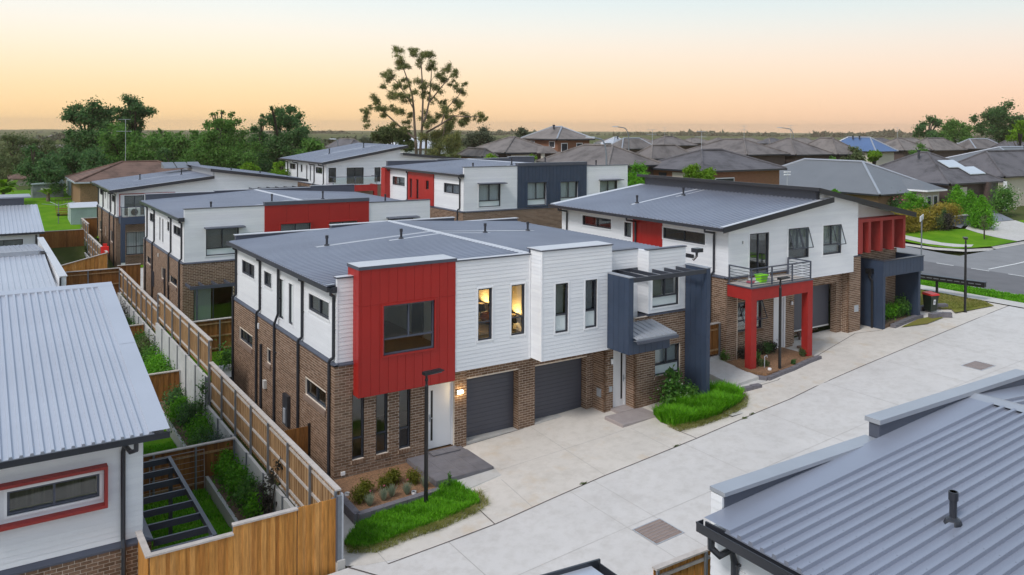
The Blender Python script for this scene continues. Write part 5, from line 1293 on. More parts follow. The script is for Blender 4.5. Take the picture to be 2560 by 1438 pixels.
# ------------------------------------------------------------------ the two skillion townhouses of the third row
def skillion_townhouse(o, label, high_left, base=-.3):
    h = empty('townhouse', o, label, 'house')
    W = 14.4
    if high_left: zl0, zl1, zr0, zr1, xr = 5.75, 7.10, 6.48, 5.76, 7.3
    else: zl0, zl1, zr0, zr1, xr = 5.75, 6.66, 7.22, 6.15, 7.3
    LU = [(8.3, 10.0, 4.75, 5.30), (6.3, 6.8, 4.6, 5.30), (4.9, 5.25, 3.9, 5.30), (3.9, 4.25, 3.9, 5.30), (1.0, 2.7, 4.70, 5.25)]
    mb = MB(); wall_mb(mb, FX(0), .1, 11.5, base, 3.6, [(8.6, 9.6, 1.7, 2.5), (5.5, 6.0, 1.6, 2.4), (1.6, 2.8, 1.5, 2.4)], .1); wall_mb(mb, FY(0), 0, W, base, 3.6, [(.75, 2.2, .65, 2.45)], .1); mb.box(W - .1, W, .1, 11.5, base, 3.6); mb.box(.1, W - .1, 11.4, 11.5, base, 3.6)
    mb.build('wall', 'mortar', h)
    brick_face(h, FX(0), 0, 11.5, base, 3.6, [(8.6, 9.6, 1.7, 2.5), (5.5, 6.0, 1.6, 2.4), (1.6, 2.8, 1.5, 2.4)]); brick_face(h, FY(0), 0, W, base, 3.6, [(.75, 2.2, .65, 2.45)])
    band(h, FX(0), -.04, 11.5, 3.6, 3.68); band(h, FY(0), -.04, W, 3.6, 3.68)
    FU = ([(.30, 1.0, 3.95, 5.28), (2.0, 3.64, 3.75, 5.25), (4.7, 5.3, 3.9, 5.22), (9, 10.4, 4, 5.2)] if high_left else [(.62, 2.05, 3.75, 5.30), (9.5, 10.3, 4.2, 5.0)])
    mb = MB(); wall_mb(mb, FX(.09), .17, 11.4, 3.6, 5.80, LU, .09)
    wall_mb(mb, FY(.07), .09, W, 3.6, 5.80, FU, .1); mb.extr([(.2, 5.80), (W, 5.80), (W, zr1 - .05), (xr, zr0 - .06), (xr, zl1 - .08)], 'y', .07, .17); mb.extr([(.2, 3.6), (W, 3.6), (W, zr1 - .05), (xr, zr0 - .06), (xr, zl1 - .08), (.2, 5.8)], 'y', 11.3, 11.4); mb.box(W - .1, W, .17, 11.3, 3.6, zr1 - .1)
    mb.build('upper_wall', 'white_paint', h)
    boards(h, FX(.09), .07, 11.4, 3.68, 5.78, grow(LU), False); boards(h, FY(.07), .09, W, 3.68, 5.76, grow(FU), False)
    m2 = MB()
    for k in range(12):
        a = 5.76 + k * BOARD
        xl = .15 + (a + .12 - zl0) / (zl1 - zl0) * (xr + .4) - .4 if a + .2 < zl1 else (xr if not high_left else 99)
        xR = xr + (zr0 - a - .2) / max(.01, zr0 - zr1) * (W - xr) if a + .2 < zr0 else (xr if high_left else -1)
        x0, x1 = max(.1, xl), min(W, xR)
        if x1 - x0 > .2: m2.poly([(x0, .05, a), (x1, .05, a), (x1, .063, a + BOARD), (x0, .063, a + BOARD)])
    m2.build('gable_cladding', 'white_board', h)
    for i, (a, b, c, e) in enumerate(LU): window(h, FX(.09), a, b, c, e, 'slide' if b - a > 1.2 else 'single', 'frost' if c < 4.3 else None, trim=.05, rec=.05)
    for (a, b, c, e) in [(8.6, 9.6, 1.7, 2.5), (5.5, 6.0, 1.6, 2.4), (1.6, 2.8, 1.5, 2.4)]: window(h, FX(0), a, b, c, e, 'single', None, sill='flat', rec=.08)
    for (a, b, c, e) in FU: window(h, FY(.07), a, b, c, e, 'slide' if b - a > 1.2 else 'tall', 'blind_grey' if not high_left else None, trim=.05)
    window(h, FY(0), .75, 2.2, .65, 2.45, 'cross4', 'curtain', 'curtain', sill='brick', rec=.08, split=.36)
    rf = MB(); rf.box(.3, W - .3, .4, 11.2, 5.66, 5.70); rf = rf.build('roof', 'roof_blue', h)
    xo = 7.9 if high_left else xr
    zo = zl0 + (zl1 - zl0) * (xo + .4) / (xr + .4)
    roof_sheets(rf, 'x', -.4, zl0, xo, zo, -.35, 11.8, .25, 3, .045, .055); roof_sheets(rf, 'x', xr if high_left else 7.0, zr0 + (0 if high_left else .04), 15.2, zr1, -.35, 11.8, .25, 3, .045, .055)
    rake(rf, -.40, [(-.43, zl0), (xo, zo)]); rake(rf, -.40, [(7.0 if not high_left else xr + .05, zr0 + .03), (15.2, zr1)])
    mb = MB(); mb.poly([(-.4, -.35, zl0 + .045), (xo, -.35, zo + .045), (xo, -.1, zo + .045), (-.4, -.1, zl0 + .045)]); mb.build('barge_flashing', 'flash_light', rf)
    if not high_left: 
        mb = MB(); mb.box(xr, xr + .08, .0, 11.4, 6.5, 7.16); mb.build('clerestory_wall', 'flashing', h)
        mb = MB()
        for k in range(3): mb.hexa([(5.0 + k * 1.1, 8.0, 6.95), (6.0 + k * 1.1, 8.0, 6.95), (6.0 + k * 1.1, 9.6, 6.95), (5.0 + k * 1.1, 9.6, 6.95)], [(5.0 + k * 1.1, 8.0, 7.0), (6.0 + k * 1.1, 8.0, 7.0), (6.0 + k * 1.1, 9.6, 7.45), (5.0 + k * 1.1, 9.6, 7.45)])
        mb.build('solar_panel_frame', 'galv', rf)
    mb = MB()
    zz = lambda x: zl0 + (zl1 - zl0) * (x + .4) / (xr + .4)
    for (x0, x1, y, w) in [(2.2, 7.1, 6.2, .24), (4.9, 7.1, 5.4, .18)]: mb.poly([(x0, y - w / 2, zz(x0) + .04), (x1, y - w / 2, zz(x1) + .04), (x1, y + w / 2, zz(x1) + .04), (x0, y + w / 2, zz(x0) + .04)])
    mb.build('vent_flashing', 'flash_light', rf)
    for (x, y) in [(2.7, 6.2), (5.9, 5.4)]: roof_vent(rf, x, y, zz(x) + .02, .5)
    if not high_left:
        for x in (9.5, 12.0): roof_vent(rf, x, 3.0, zr0 - (x - 7) * .13, .3)
    gutter(h, 'y', -.53, -.4, 11.85, zl0)
    for y in (10.6, 7.6, 3.0, .6):
        downpipe(h, [(-.45, y, zl0 - .12), (-.45, y, zl0 - .25), (.02, y - .04, zl0 - .33), (.02, y, zl0 - .45), (.02, y, 3.85), (-.06, y + .08, 3.70), (-.06, y + .1, base)])
    # balcony
    bl = MB(); bx1 = 2.3 if not high_left else 4.4; m = 'navy' if not high_left else 'red_render'
    bl.box(.2, bx1, -1.3, -1.12, 3.20, 3.75); bl.box(.2, .38, -1.12, -.012, 3.20, 3.75); bl.box(bx1 - .18, bx1, -1.12, -.012, 3.2, 3.75); bl.box(.2, .5, -1.3, -1.0, base, 3.2); bl.box(bx1 - .3, bx1, -1.3, -1.0, base, 3.2)
    bl = bl.build('balcony', m, h)
    MB().box(.38, bx1 - .18, -1.12, -.012, 3.60, 3.66).build('deck', 'timber_cap', bl)
    rl = MB(); rl.box(.22, bx1, -1.24, -1.18, 4.48, 4.53)
    rl.box(.22, .28, -1.18, -.05, 4.48, 4.53); rl.box(bx1 - .06, bx1, -1.18, -.05, 4.48, 4.53)
    for x in (.22, (bx1 + .22) / 2 - .02, bx1 - .04): rl.box(x, x + .04, -1.23, -1.19, 3.75, 4.48)
    rl = rl.build('railing', 'steel_blue', h)
    MB().box(.28, bx1 - .06, -1.215, -1.205, 3.80, 4.44).build('pane', 'glass_rail', rl)
    if not high_left:
        mb = MB(); mb.box(.26, .32, -.02, .03, 3.75, 5.46); mb.box(.32, 4.35, -.02, .03, 5.40, 5.46); mb.build('red_trim', 'red_dull', h)
        pg = MB(); pg.box(10.15, 14.8, -1.4, -1.3, 5.48, 5.64); pg = pg.build('pergola_beam', 'charcoal', h)
        for k in range(7): MB().box(10.2 + k * .74, 10.26 + k * .74, -1.3, .04, 5.5, 5.62).build('rafter', 'charcoal', pg)
        mb = MB(); mb.box(.2, .5, -1.31, -1.0, base, .28); mb.build('post_base', 'trim_white', h)
    return h
h4 = skillion_townhouse((0, 46.15, 0), 'third-row townhouse with navy balcony and skillion roof beside the red tiled house', False, base=-.4)
h5 = skillion_townhouse((16.9, 46.15, 1.83), 'white skillion-roofed townhouse farthest back below the tall gum tree', True, base=-.4)
def air_con(loc, label, rz=0):
    e = empty('air_conditioner', loc, label, 'air conditioner', 'outdoor air conditioner units', rz)
    bevel_obj(MB().box(-.42, .42, -.16, .16, .06, .72).build('case', 'ac_white', e), .02, 1)
    t = [(.0 + .27 * math.cos(a), -.165, .39 + .27 * math.sin(a)) for a in np.linspace(0, 2 * math.pi, 25)]
    MB().tube(t, .012, 5, cap=False).build('fan_ring', 'galv', e)
    MB().tube([(0, -.162, .39), (0, -.170, .39)], .25, 20).build('fan_grille', 'black_metal', e)
    MB().box(-.36, -.28, -.15, .15, 0, .06).box(.28, .36, -.15, .15, 0, .06).build('feet', 'galv', e)
    return e
air_con((1.25, 45.75, 3.66), 'white air conditioner standing on the navy balcony')
air_con((-.45, 50.2, -.08), 'white air conditioner on the ground against the third-row townhouse side wall', -math.pi / 2)
# ------------------------------------------------------------------ near-left house (lower lot)
h7 = empty('townhouse', (-5.72, -2.98, -1.3), 'near-left house with pale ribbed roof and long red hooded window', 'house'); O7 = (-5.72, -2.98, -1.3)
mb = MB(); wall_mb(mb, FY(-2.98), -14, -5.72, -1.5, .95, [], .12); wall_mb(mb, Fr('x+', -5.72), -2.98, 9.0, -1.5, .95, [(-1.5, 1.0, -1.2, .9)], .1); mb.box(-14, -5.8, 8.9, 9, -1.5, .95); mb.build('wall', 'mortar', h7)
brick_face(h7, FY(-2.98), -9.6, -5.72, -.6, .95, [], 300, sort=lambda b: -b[3]); brick_face(h7, FY(-2.98), -9.6, -5.72, -1.5, -.6)
brick_face(h7, Fr('x+', -5.72), -2.98, 9, -1.5, .95, [(-1.5, 1.0, -1.2, .9)])
mb = MB(); P_ = FY(-2.98).pt
for (u0, u1) in ((-14, -5.68),):
    mb.poly([P_(u0, .04, .95), P_(u1, .04, .95), P_(u1, .04, 1.0), P_(u0, .04, 1.0)]); mb.poly([P_(u0, .04, 1.0), P_(u1, .04, 1.0), (-5.90, -2.88, 1.08), (u0, -2.88, 1.08)])
    mb.poly([P_(u0, 0, .95), P_(u1, 0, .95), P_(u1, .04, .95), P_(u0, .04, .95)])
mb.poly([(-5.68, -3.02, 1.0), (-5.68, 9, 1.0), (-5.90, 9, 1.08), (-5.90, -2.88, 1.08)]); mb.poly([(-5.68, -3.02, .95), (-5.68, 9, .95), (-5.68, 9, 1.0), (-5.68, -3.02, 1.0)])
mb.build('band', 'steel_blue', h7)
W7 = [(-8.65, -6.82, 2.24, 2.78)]
mb = MB(); wall_mb(mb, FY(-2.88), -14, -5.9, 1.0, 3.62, W7, .12); wall_mb(mb, Fr('x+', -5.9), -2.88, 9, 1.0, 3.62, [], .1); mb.extr([(-2.8, 3.62), (8.9, 3.62), (8.9, 4.9), (6.4, 5.42)], 'x', -6.0, -5.9); mb.box(-14, -6, 8.88, 8.98, 1.0, 4.9); mb.build('upper_wall', 'white_paint', h7)
boards(h7, FY(-2.88), -9.6, -5.9, 1.08, 3.62, grow(W7, .06))
mb = MB(); Fr('x+', -5.9).bx(mb, -2.88, 9, 0, .015, 1.05, 3.62); mb.build('side_cladding', 'white_paint', h7)
window(h7, FY(-2.88), *W7[0], 'slide', 'curtain_dark', trim=.06, mat='steel_blue', rec=.05)
mb = MB(); yo = -3.13
mb.box(-9.2, -6.67, yo, -2.895, 2.93, 2.99); mb.box(-9.2, -6.67, yo, -2.895, 2.03, 2.09); mb.box(-6.73, -6.67, yo, -2.895, 2.09, 2.93); mb.box(-9.2, -9.14, yo, -2.895, 2.09, 2.93)
mb.build('window_hood', 'red_dull', h7)
rf = MB(); rf.box(-13.9, -6.0, -2.7, 8.8, 3.55, 3.58); rf = rf.build('roof', 'roof_pale', h7)
zl7 = lambda y: 3.64 + (y + 3.36) * (1.88 / 9.78)
roof_sheets(rf, 'y', -3.36, 3.64, 6.42, zl7(6.42), -14.5, -5.72, .2, 4, .052, .058, 'roof_pale')
roof_sheets(rf, 'y', 6.42, zl7(6.42), 10.0, 4.75, -14.5, -5.72, .2, 4, .052, .058, 'roof_pale')
mb = MB(); 
mb.poly([(-5.80, -3.36, zl7(-3.36) + .05), (-5.38, -3.36, zl7(-3.36) + .05), (-5.38, 1.6, zl7(1.6) + .05), (-5.80, 1.6, zl7(1.6) + .05)])
mb.poly([(-5.80, 1.55, zl7(1.55) + .055), (-5.38, 1.55, zl7(1.55) + .055), (-5.38, 6.42, zl7(6.42) + .055), (-5.80, 6.42, zl7(6.42) + .055)])
mb.poly([(-5.38, -3.36, zl7(-3.36) + .05), (-5.38, -3.36, zl7(-3.36) - .12), (-5.38, 6.42, zl7(6.42) - .12), (-5.38, 6.42, zl7(6.42) + .05)])
mb.build('barge_flashing', 'roof_pale', rf)
mb = MB(); mb.poly([(-14.5, 6.12, zl7(6.12) + .058), (-5.38, 6.12, zl7(6.12) + .058), (-5.38, 6.45, zl7(6.42) + .065), (-14.5, 6.45, zl7(6.42) + .065)]); mb.poly([(-14.5, 6.12, zl7(6.12) + .058), (-5.8, 6.12, zl7(6.12) + .058), (-5.8, 6.12, zl7(6.12)), (-14.5, 6.12, zl7(6.12))]); mb.build('ridge_cap', 'roof_pale', rf)
mb = MB()
for i in range(44):
    x = -5.82 - .0 - i * .2 + .0
    xr_ = -14.5 + .1 + i * .2
    for j in range(10):
        y = -3.15 + j * .98; mb.cyl(xr_, y, zl7(y) + .03, zl7(y) + .05, .012, 6)
mb.build('roof_screws', 'galv_light', rf, kind='stuff')
gutter(h7, 'x', -3.50, -14.5, -5.40, 3.66, .14, .14); mb = MB(); mb.box(-14.5, -5.42, -3.34, -3.31, 3.50, 3.62); mb.build('fascia', 'gutter_dark', h7)
mb = MB(); mb.poly([(-14, -3.31, 3.50), (-5.45, -3.31, 3.50), (-5.45, -2.9, 3.56), (-14, -2.9, 3.56)]); mb.build('soffit', 'trim_white', h7)
downpipe(h7, [(-6.12, -3.42, 3.53), (-6.12, -3.42, 3.34), (-6.22, -3.30, 3.28), (-6.30, -2.98, 3.36), (-6.33, -2.955, 3.2), (-6.33, -2.955, 1.15), (-6.33, -3.06, 1.0), (-6.33, -3.06, -1.4)], .055)
pg = MB(); pg.box(-4.42, -4.32, -3.5, 2.12, .80, .95); pg.box(-5.9, -4.42, -3.55, -3.47, .80, .95); pg = pg.build('pergola_beam', 'charcoal', h7)
for k in range(7):
    y = 2.05 - k * .83; MB().box(-5.66, -4.42, y - .03, y + .03, .78, .945).build('rafter', 'charcoal', pg)
MB().box(-4.47, -4.37, 1.55, 1.65, -1.3, .80).build('post', 'charcoal', pg); MB().box(-4.47, -4.37, -3.3, -3.2, -1.3, .80).build('post', 'charcoal', pg)
shift_children(h7, O7)
# ------------------------------------------------------------------ the two roofs farther back on the left lot
h8 = empty('townhouse', (-9, 21, -1.3), 'left house with silvery ribbed roof and white parapet along the side fence', 'house'); O8 = (-9, 21, -1.3)
mb = MB(); mb.box(-13, -5.6, 20.8, 36.2, -1.5, 2.9); mb.build('wall', 'white_paint', h8)
rf = MB(); rf.box(-12.9, -5.8, 21, 36, 2.9, 2.94); rf = rf.build('roof', 'roof_pale', h8)
roof_sheets(rf, 'y', 20.4, 2.95, 29.0, 3.55, -13, -5.9, .25, 4, .035, .05, 'roof_pale'); roof_sheets(rf, 'y', 29.0, 3.75, 36.5, 3.2, -13, -5.9, .25, 4, .035, .05, 'roof_blue')
mb = MB(); mb.box(-13, -6.2, 28.9, 29.1, 3.55, 3.80); mb.build('ridge_flashing', 'flashing', rf)
mb = MB(); mb.box(-5.75, -5.5, 20.9, 37.0, 2.6, 3.52); mb.build('parapet', 'white_paint', h8); mb = MB(); mb.box(-5.80, -5.45, 20.86, 37.05, 3.52, 3.56); mb.build('parapet_cap', 'flash_light', h8)
mb = MB(); mb.box(-5.80, -5.72, 20.80, 20.90, -1.4, 3.5); mb.build('downpipe', 'gutter_dark', h8)
shift_children(h8, O8)
h9 = empty('townhouse', (-9, 44, -1.0), 'farthest left house with blue-grey ribbed roof behind the silvery one', 'house'); O9 = (-9, 44, -1.0)
W9 = [(-8.6, -6.3, 1.95, 2.75)]
mb = MB(); wall_mb(mb, FY(43.4), -14, -5.3, -1.2, 3.1, W9, .12); mb.box(-5.4, -5.3, 43.5, 56, -1.2, 3.3); mb.build('wall', 'white_paint', h9)
window(h9, FY(43.4), *W9[0], 'slide', 'blind_grey', trim=.06)
rf = MB(); rf.box(-13.9, -5.4, 43.5, 50, 3.05, 3.08); rf = rf.build('roof', 'roof_pale', h9)
roof_sheets(rf, 'y', 43.0, 3.22, 51.0, 4.50, -14, -5.0, .25, 4, .035, .05, 'roof_pale')
gutter(h9, 'x', 42.9, -14, -5.0, 3.22)
mb = MB(); mb.box(-14, -5.9, 51.0, 51.1, 4.2, 5.05); mb.build('clerestory_wall', 'steel_blue', h9); mb = MB(); mb.box(-14, -5.4, 50.8, 54, 5.05, 5.15); mb.build('upper_roof', 'roof_blue', h9)
mb = MB(); mb.tube([(-5.5, 43.3, 3.0), (-5.5, 43.3, -1)], .06, 8); mb.build('downpipe', 'gutter_dark', h9)
shift_children(h9, O9)
# ------------------------------------------------------------------ near-right house below the camera
h10 = empty('townhouse', (0, -15.4, -.7), 'near-right house with ribbed steel-blue roof and stepped parapet in the corner', 'house'); O10 = (0, -15.4, -.7)
W10 = [(-17.2, -16.0, 3.7, 4.42)]
mb = MB(); wall_mb(mb, FX(.0), -27, -15.5, -.8, 5.0, W10, .12); wall_mb(mb, Fr('y+', -15.34), 0.2, 16, -.8, 4.9, [], .12); mb.box(15.9, 16, -27, -15.6, -.8, 5.0); mb.build('wall', 'white_paint', h10)
boards(h10, FX(.0), -19.5, -15.5, 2.5, 5.0, grow(W10, .06)); window(h10, FX(.0), *W10[0], 'slide', None, trim=.06)
boards(h10, FX(.09), -15.5, -15.28, -.5, 5.35, [], True)
mb = MB(); mb.box(.09, .2, -15.5, -15.28, -.8, 5.36); mb.build('parapet_end', 'white_paint', h10)
rf = MB(); rf.box(.1, 15, -26, -15.7, 4.95, 4.98); rf = rf.build('roof', 'roof_blue', h10)
zl10 = lambda x: 5.12 + (x + .32) * (.53 / 7.4)
roof_sheets(rf, 'x', -.32, 5.12, 7.08, zl10(7.08), -27.88, -15.92, .2, 4, .052, .058, 'roof_blue'); roof_sheets(rf, 'x', 7.08, zl10(7.08), 14.4, 5.12, -27.88, -15.92, .2, 4, .052, .058, 'roof_blue')
mb = MB(); mb.poly([(-.32, -15.98, zl10(-.32) + .045), (7.0, -15.98, zl10(7.0) + .045), (7.0, -15.52, zl10(7.0) + .045), (-.32, -15.52, zl10(-.32) + .045)]); mb.poly([(7.0, -15.98, zl10(7.0) + .045), (14.4, -15.98, 5.165), (14.4, -15.52, 5.165), (7.0, -15.52, zl10(7.0) + .045)])
mb.poly([(-.32, -15.98, zl10(-.32) + .045), (7.0, -15.98, zl10(7.0) + .045), (7.0, -15.98, zl10(7.0)), (-.32, -15.98, zl10(-.32))]); mb.build('apron_flashing', 'roof_blue', rf)
mb = MB()
for (x0, x1) in ((6.86, 7.08), (7.08, 7.30)):
    f = lambda x: (zl10(7.08) + .075) if x == 7.08 else zl10(6.86) + .045
    mb.poly([(x0, -27.9, f(x0)), (x1, -27.9, f(x1)), (x1, -15.55, f(x1)), (x0, -15.55, f(x0))])
mb.build('ridge_cap', 'flashing', rf)
mb = MB()
for i in range(58):
    y = -27.88 + .1 + i * .2
    for j in range(8):
        x = -.1 + j * 1.0; mb.cyl(x, y, zl10(x) + .03, zl10(x) + .052, .012, 6)
mb.build('roof_screws', 'charcoal', rf, kind='stuff')
roof_vent(rf, 2.3, -17.75, zl10(2.3), .45)
mb = MB(); mb.box(.12, 4.0, -15.52, -15.32, 4.9, 5.38); mb.box(4.0, 15, -15.52, -15.32, 4.9, 5.70); mb.build('parapet', 'steel_blue', h10)
mb = MB(); mb.box(.07, 3.98, -15.56, -15.26, 5.38, 5.44); mb.box(3.96, 9.3, -15.56, -15.26, 5.70, 5.78); mb.box(9.34, 15, -15.56, -15.26, 5.62, 5.68); mb.build('parapet_cap', 'flashing', h10)
gutter(h10, 'y', -.46, -27.9, -15.5, 5.13, .14, .14); mb = MB(); mb.box(-.30, -.27, -27.9, -15.52, 4.98, 5.10); mb.build('fascia', 'gutter_dark', h10)
mb = MB(); mb.poly([(-.29, -27.9, 4.98), (-.29, -15.5, 4.98), (.0, -15.5, 5.0), (.0, -27.9, 5.0)]); mb.build('soffit', 'trim_white', h10)
downpipe(h10, [(-.38, -15.72, 5.0), (-.38, -15.72, 4.82), (-.30, -15.80, 4.72), (-.12, -15.86, 4.78), (-.07, -15.88, 4.6), (-.07, -15.88, -.5)], .055)
mb = MB(); mb.box(-.10, .0, -15.96, -15.92, 4.55, 4.58); mb.build('bracket', 'gutter_dark', h10)
shift_children(h10, O10)
h11 = empty('townhouse', (-8, -15.45, -.7), 'house corner with pale metal roof peeking in at the bottom edge', 'house'); O11 = (-8, -15.45, -.7)
mb = MB(); mb.box(-15, -2.55, -22, -15.7, -.8, 4.9); mb.build('wall', 'white_paint', h11)
rf = MB(); rf.poly([(-2.36, -22.5, 5.0), (-2.36, -15.42, 5.0), (-9.0, -15.42, 5.42), (-9.0, -22.5, 5.42)]); rf.poly([(-9.0, -22.5, 5.42), (-9.0, -15.42, 5.42), (-15.5, -15.42, 5.0), (-15.5, -22.5, 5.0)]); rf = rf.build('roof', 'roof_pale', h11)
mb = MB()
for k in range(34): 
    y = -15.62 - k * .2
    if k > 0: mb.hexa([(-2.36, y - .03, 5.003), (-2.36, y + .03, 5.003), (-9, y + .03, 5.423), (-9, y - .03, 5.423)], [(-2.36, y - .02, 5.035), (-2.36, y + .02, 5.035), (-9, y + .02, 5.455), (-9, y - .02, 5.455)])
mb.build('rib', 'roof_pale', rf)
gutter(h11, 'y', -2.22, -22.5, -15.42, 5.0, -.13, .12)
rake(rf, -15.44, [(-15.5, 5.0), (-9, 5.42), (-2.2, 5.0)], .15, .03)
shift_children(h11, O11)
# ------------------------------------------------------------------ timber fences
def paling_unit(): return MB().box(0, 1, 0, 1, 0, 1)
def fence(name, label, axis, pos, a0, a1, z_top, z_bot, mat, side=-1, rails=True, cap=True, post_gap=1.8, z_top2=None, group='timber paling fences', lap=True, post_side=None, w=.10, post_z=None):
    """side: direction (along the other axis) in which rails and posts stand; palings are single boards"""
    e = empty(name, (a0, pos, z_bot) if axis == 'x' else (pos, a0, z_bot), label, 'fence', group)
    L = a1 - a0; zt = lambda t: z_top + ((z_top2 - z_top) * t / L if z_top2 is not None else 0)
    n = int(L / w); w_ = L / n
    me = unit_mesh('paling', paling_unit, mat)
    def put_box(m, nm, par, u0, u1, d0, d1, z0, z1):
        if d0 > d1: d0, d1 = d1, d0
        loc, sc_ = ((u0, d0, z0), (u1 - u0, d1 - d0, z1 - z0)) if axis == 'x' else ((d0, u0, z0), (d1 - d0, u1 - u0, z1 - z0))
        return put(m, nm, par, loc, (0, 0, 0), sc_)
    r = random.Random(int(abs(a0 * 31 + pos * 17)))
    for i in range(n):
        t = i * w_; d = (0.0 if i % 2 else .017) if lap else 0.0
        put_box(me, 'paling', e, t + (0 if i % 2 and lap else -.006 * lap), t + w_ + (0.006 if lap and i % 2 == 0 else -.006), -side * d, -side * (d + .016), 0, zt(t + w_ / 2) - z_bot - (.02 if cap else r.uniform(.0, .015)))
    if rails:
        mr = unit_mesh('rail', paling_unit, 'timber_cap' if mat != 'timber_dark' else 'timber_grey')
        h = z_top - z_bot
        for f in ((.12, .50, .88) if h > 1.5 else (.15, .8)):
            put_box(mr, 'rail', e, 0, L, side * .002, side * .040, f * h - .035, f * h + .035)
    np_ = max(1, int(round(L / post_gap))); mp = unit_mesh('post', paling_unit, 'galv')
    for k in range(np_ + 1):
        t = min(max(k * L / np_, .0), L - .06)
        pz = -.3 if post_z is None else post_z - z_bot
        put_box(mp, 'post', e, t, t + .06, side * .041, side * .10, pz, zt(t) - z_bot - .03)
    if cap:
        if z_top2 is None:
            mc = unit_mesh('cap', paling_unit, 'timber_cap'); put_box(mc, 'cap', e, -.02, L + .02, -side * .06, side * .085, z_top - z_bot - .02, z_top - z_bot + .022)
        else:
            m = MB(); y0, y1 = sorted((-side * .06, side * .085))
            A = [(0, y0, z_top - z_bot - .02), (L, y0, z_top2 - z_bot - .02), (L, y1, z_top2 - z_bot - .02), (0, y1, z_top - z_bot - .02)]
            if axis == 'y': A = [(p[1], p[0], p[2]) for p in A]
            m.hexa(A, [(p[0], p[1], p[2] + .04) for p in A]).build('cap', 'timber_cap', e)
    return e
FXP = -1.55
fence('paling_fence', 'long timber boundary fence running along the front townhouse side wall', 'y', FXP, -4.32, 8.95, 1.68, .05, 'timber_grey', side=-1, post_gap=1.95, w=.105, post_z=-.25)
fence('paling_fence', 'taller step of the boundary fence beside the red-panel townhouse', 'y', FXP, 9.0, 19.55, 2.52, 1.12, 'timber_grey', side=-1, post_gap=1.65, w=.105, post_z=.2)
fence('paling_fence', 'lower far stretch of the boundary fence beyond the tall step', 'y', FXP, 19.6, 32.3, 1.85, .42, 'timber_grey', side=-1, post_gap=1.6, w=.12, post_z=-.3)
fence('paling_fence', 'boundary fence stretch by the navy balcony townhouse', 'y', FXP, 38.3, 49.2, 2.10, .55, 'timber_grey', side=-1, post_gap=1.6, w=.15)
fence('paling_fence', 'short raised fence stretch at the top corner near the tin shed', 'y', FXP, 49.3, 54.0, 2.92, 1.3, 'timber_grey', side=-1, post_gap=1.5, w=.15)
# front fence facing the driveway, stepped
fence('paling_fence', 'orange front fence panel without capping at the corner post', 'x', -4.35, -2.62, -1.66, 1.52, -.45, 'timber_new', side=1, cap=False, post_gap=.95, w=.105)
fence('paling_fence', 'orange front fence panel with pale capping, the middle step', 'x', -4.35, -4.16, -2.64, 1.48, -.45, 'timber_new', side=1, post_gap=1.5, w=.105)
fence('paling_fence', 'orange front fence panel with pale capping, the lowest step beside the brick wall', 'x', -4.35, -5.98, -4.18, 1.27, -.55, 'timber_new', side=1, post_gap=1.8, w=.105)
e = empty('fence_return', (-6.0, -4.35, -.5), 'short fence return between the front fence and the near-left brick wall', 'fence')
for k in range(12): MB().box(-.02, 0, .02 + k * .108, .12 + k * .108, 0, 1.72).build('paling', 'timber_new', e)
MB().box(-.08, .06, -.05, 1.33, 1.745, 1.785).build('cap', 'timber_cap', e)
cp = empty('corner_post', (-1.58, -4.42, -.28), 'galvanised steel corner post where the boundary and front fences meet', 'post')
MB().box(-.055, .055, -.04, .04, .25, 1.86).build('post', 'galv', cp); MB().box(.058, .10, -.05, .05, .0, 1.9).build('flange', 'galv_light', cp); MB().box(-.07, .13, -.10, .08, -.2, .25).build('footing', 'kerb_conc', cp); MB().box(-.075, -.055, -.05, .05, .2, 1.86).build('flange', 'steel_blue', cp)
fence('paling_fence', 'dark cross fence between the two nearest left yards', 'x', 4.69, -5.7, -1.78, .15, -1.35, 'timber_dark', side=-1, post_gap=1.5, w=.11)
fence('paling_fence', 'dark cross fence at the second left yard, partly under the pale roof edge', 'x', 13.73, -5.2, -1.78, .20, -1.35, 'timber_dark', side=1, post_gap=1.5, w=.11)
fence('paling_fence', 'short dark cross fence at the third left yard', 'x', 22.59, -5.2, -1.78, .40, -1.35, 'timber_dark', side=1, post_gap=1.5, w=.11)
fence('paling_fence', 'brown cross fence ending the boundary line behind the silvery roof', 'x', 32.4, -5.2, -1.58, 1.9, .0, 'timber_dark', side=-1, post_gap=1.45, w=.11)
fence('paling_fence', 'orange slanting-top fence below the red safety vest', 'x', 38.2, -5.2, -1.6, 1.25, -1.0, 'timber_new', side=1, z_top2=2.08, post_gap=1.8, w=.13)
fence('paling_fence', 'wide brown rear fence below the old lawn', 'x', 52.0, -6.2, -1.6, 2.2, .3, 'timber_dark', side=1, post_gap=2, w=.16)
fence('paling_fence', 'brown fence panel behind the shed corner', 'x', 54.05, -1.5, -.4, 2.9, 1.2, 'timber_dark', side=1, post_gap=1, w=.16)
fence('paling_fence', 'brown rear fence between the two townhouse back gardens', 'x', 16.6, -1.4, 14.5, 1.58, .0, 'timber_dark', side=-1, post_gap=2.0, w=.12)
fence('paling_fence', 'short fence panel on the low concrete wall beside the red portico', 'x', .35, 14.6, 17.2, 2.62, 1.30, 'timber_dark', side=-1, post_gap=1.3, w=.115)
fence('paling_fence', 'side fence seen beyond the red-panel townhouse corner', 'x', 34.6, -1.4, -.05, 1.7, .0, 'timber_dark', side=1, post_gap=1.3, w=.12)
fence('paling_fence', 'orange-brown fence at the near edge of the driveway beside the steel-blue roof', 'x', -10.85, 3.1, 9.0, 1.30, -.4, 'timber_new', side=-1, post_gap=1.55, w=.11)
gt = empty('side_gate', (-.75, 2.12, -.1), 'brown timber side gate closing the path beside the brick wall', 'gate')
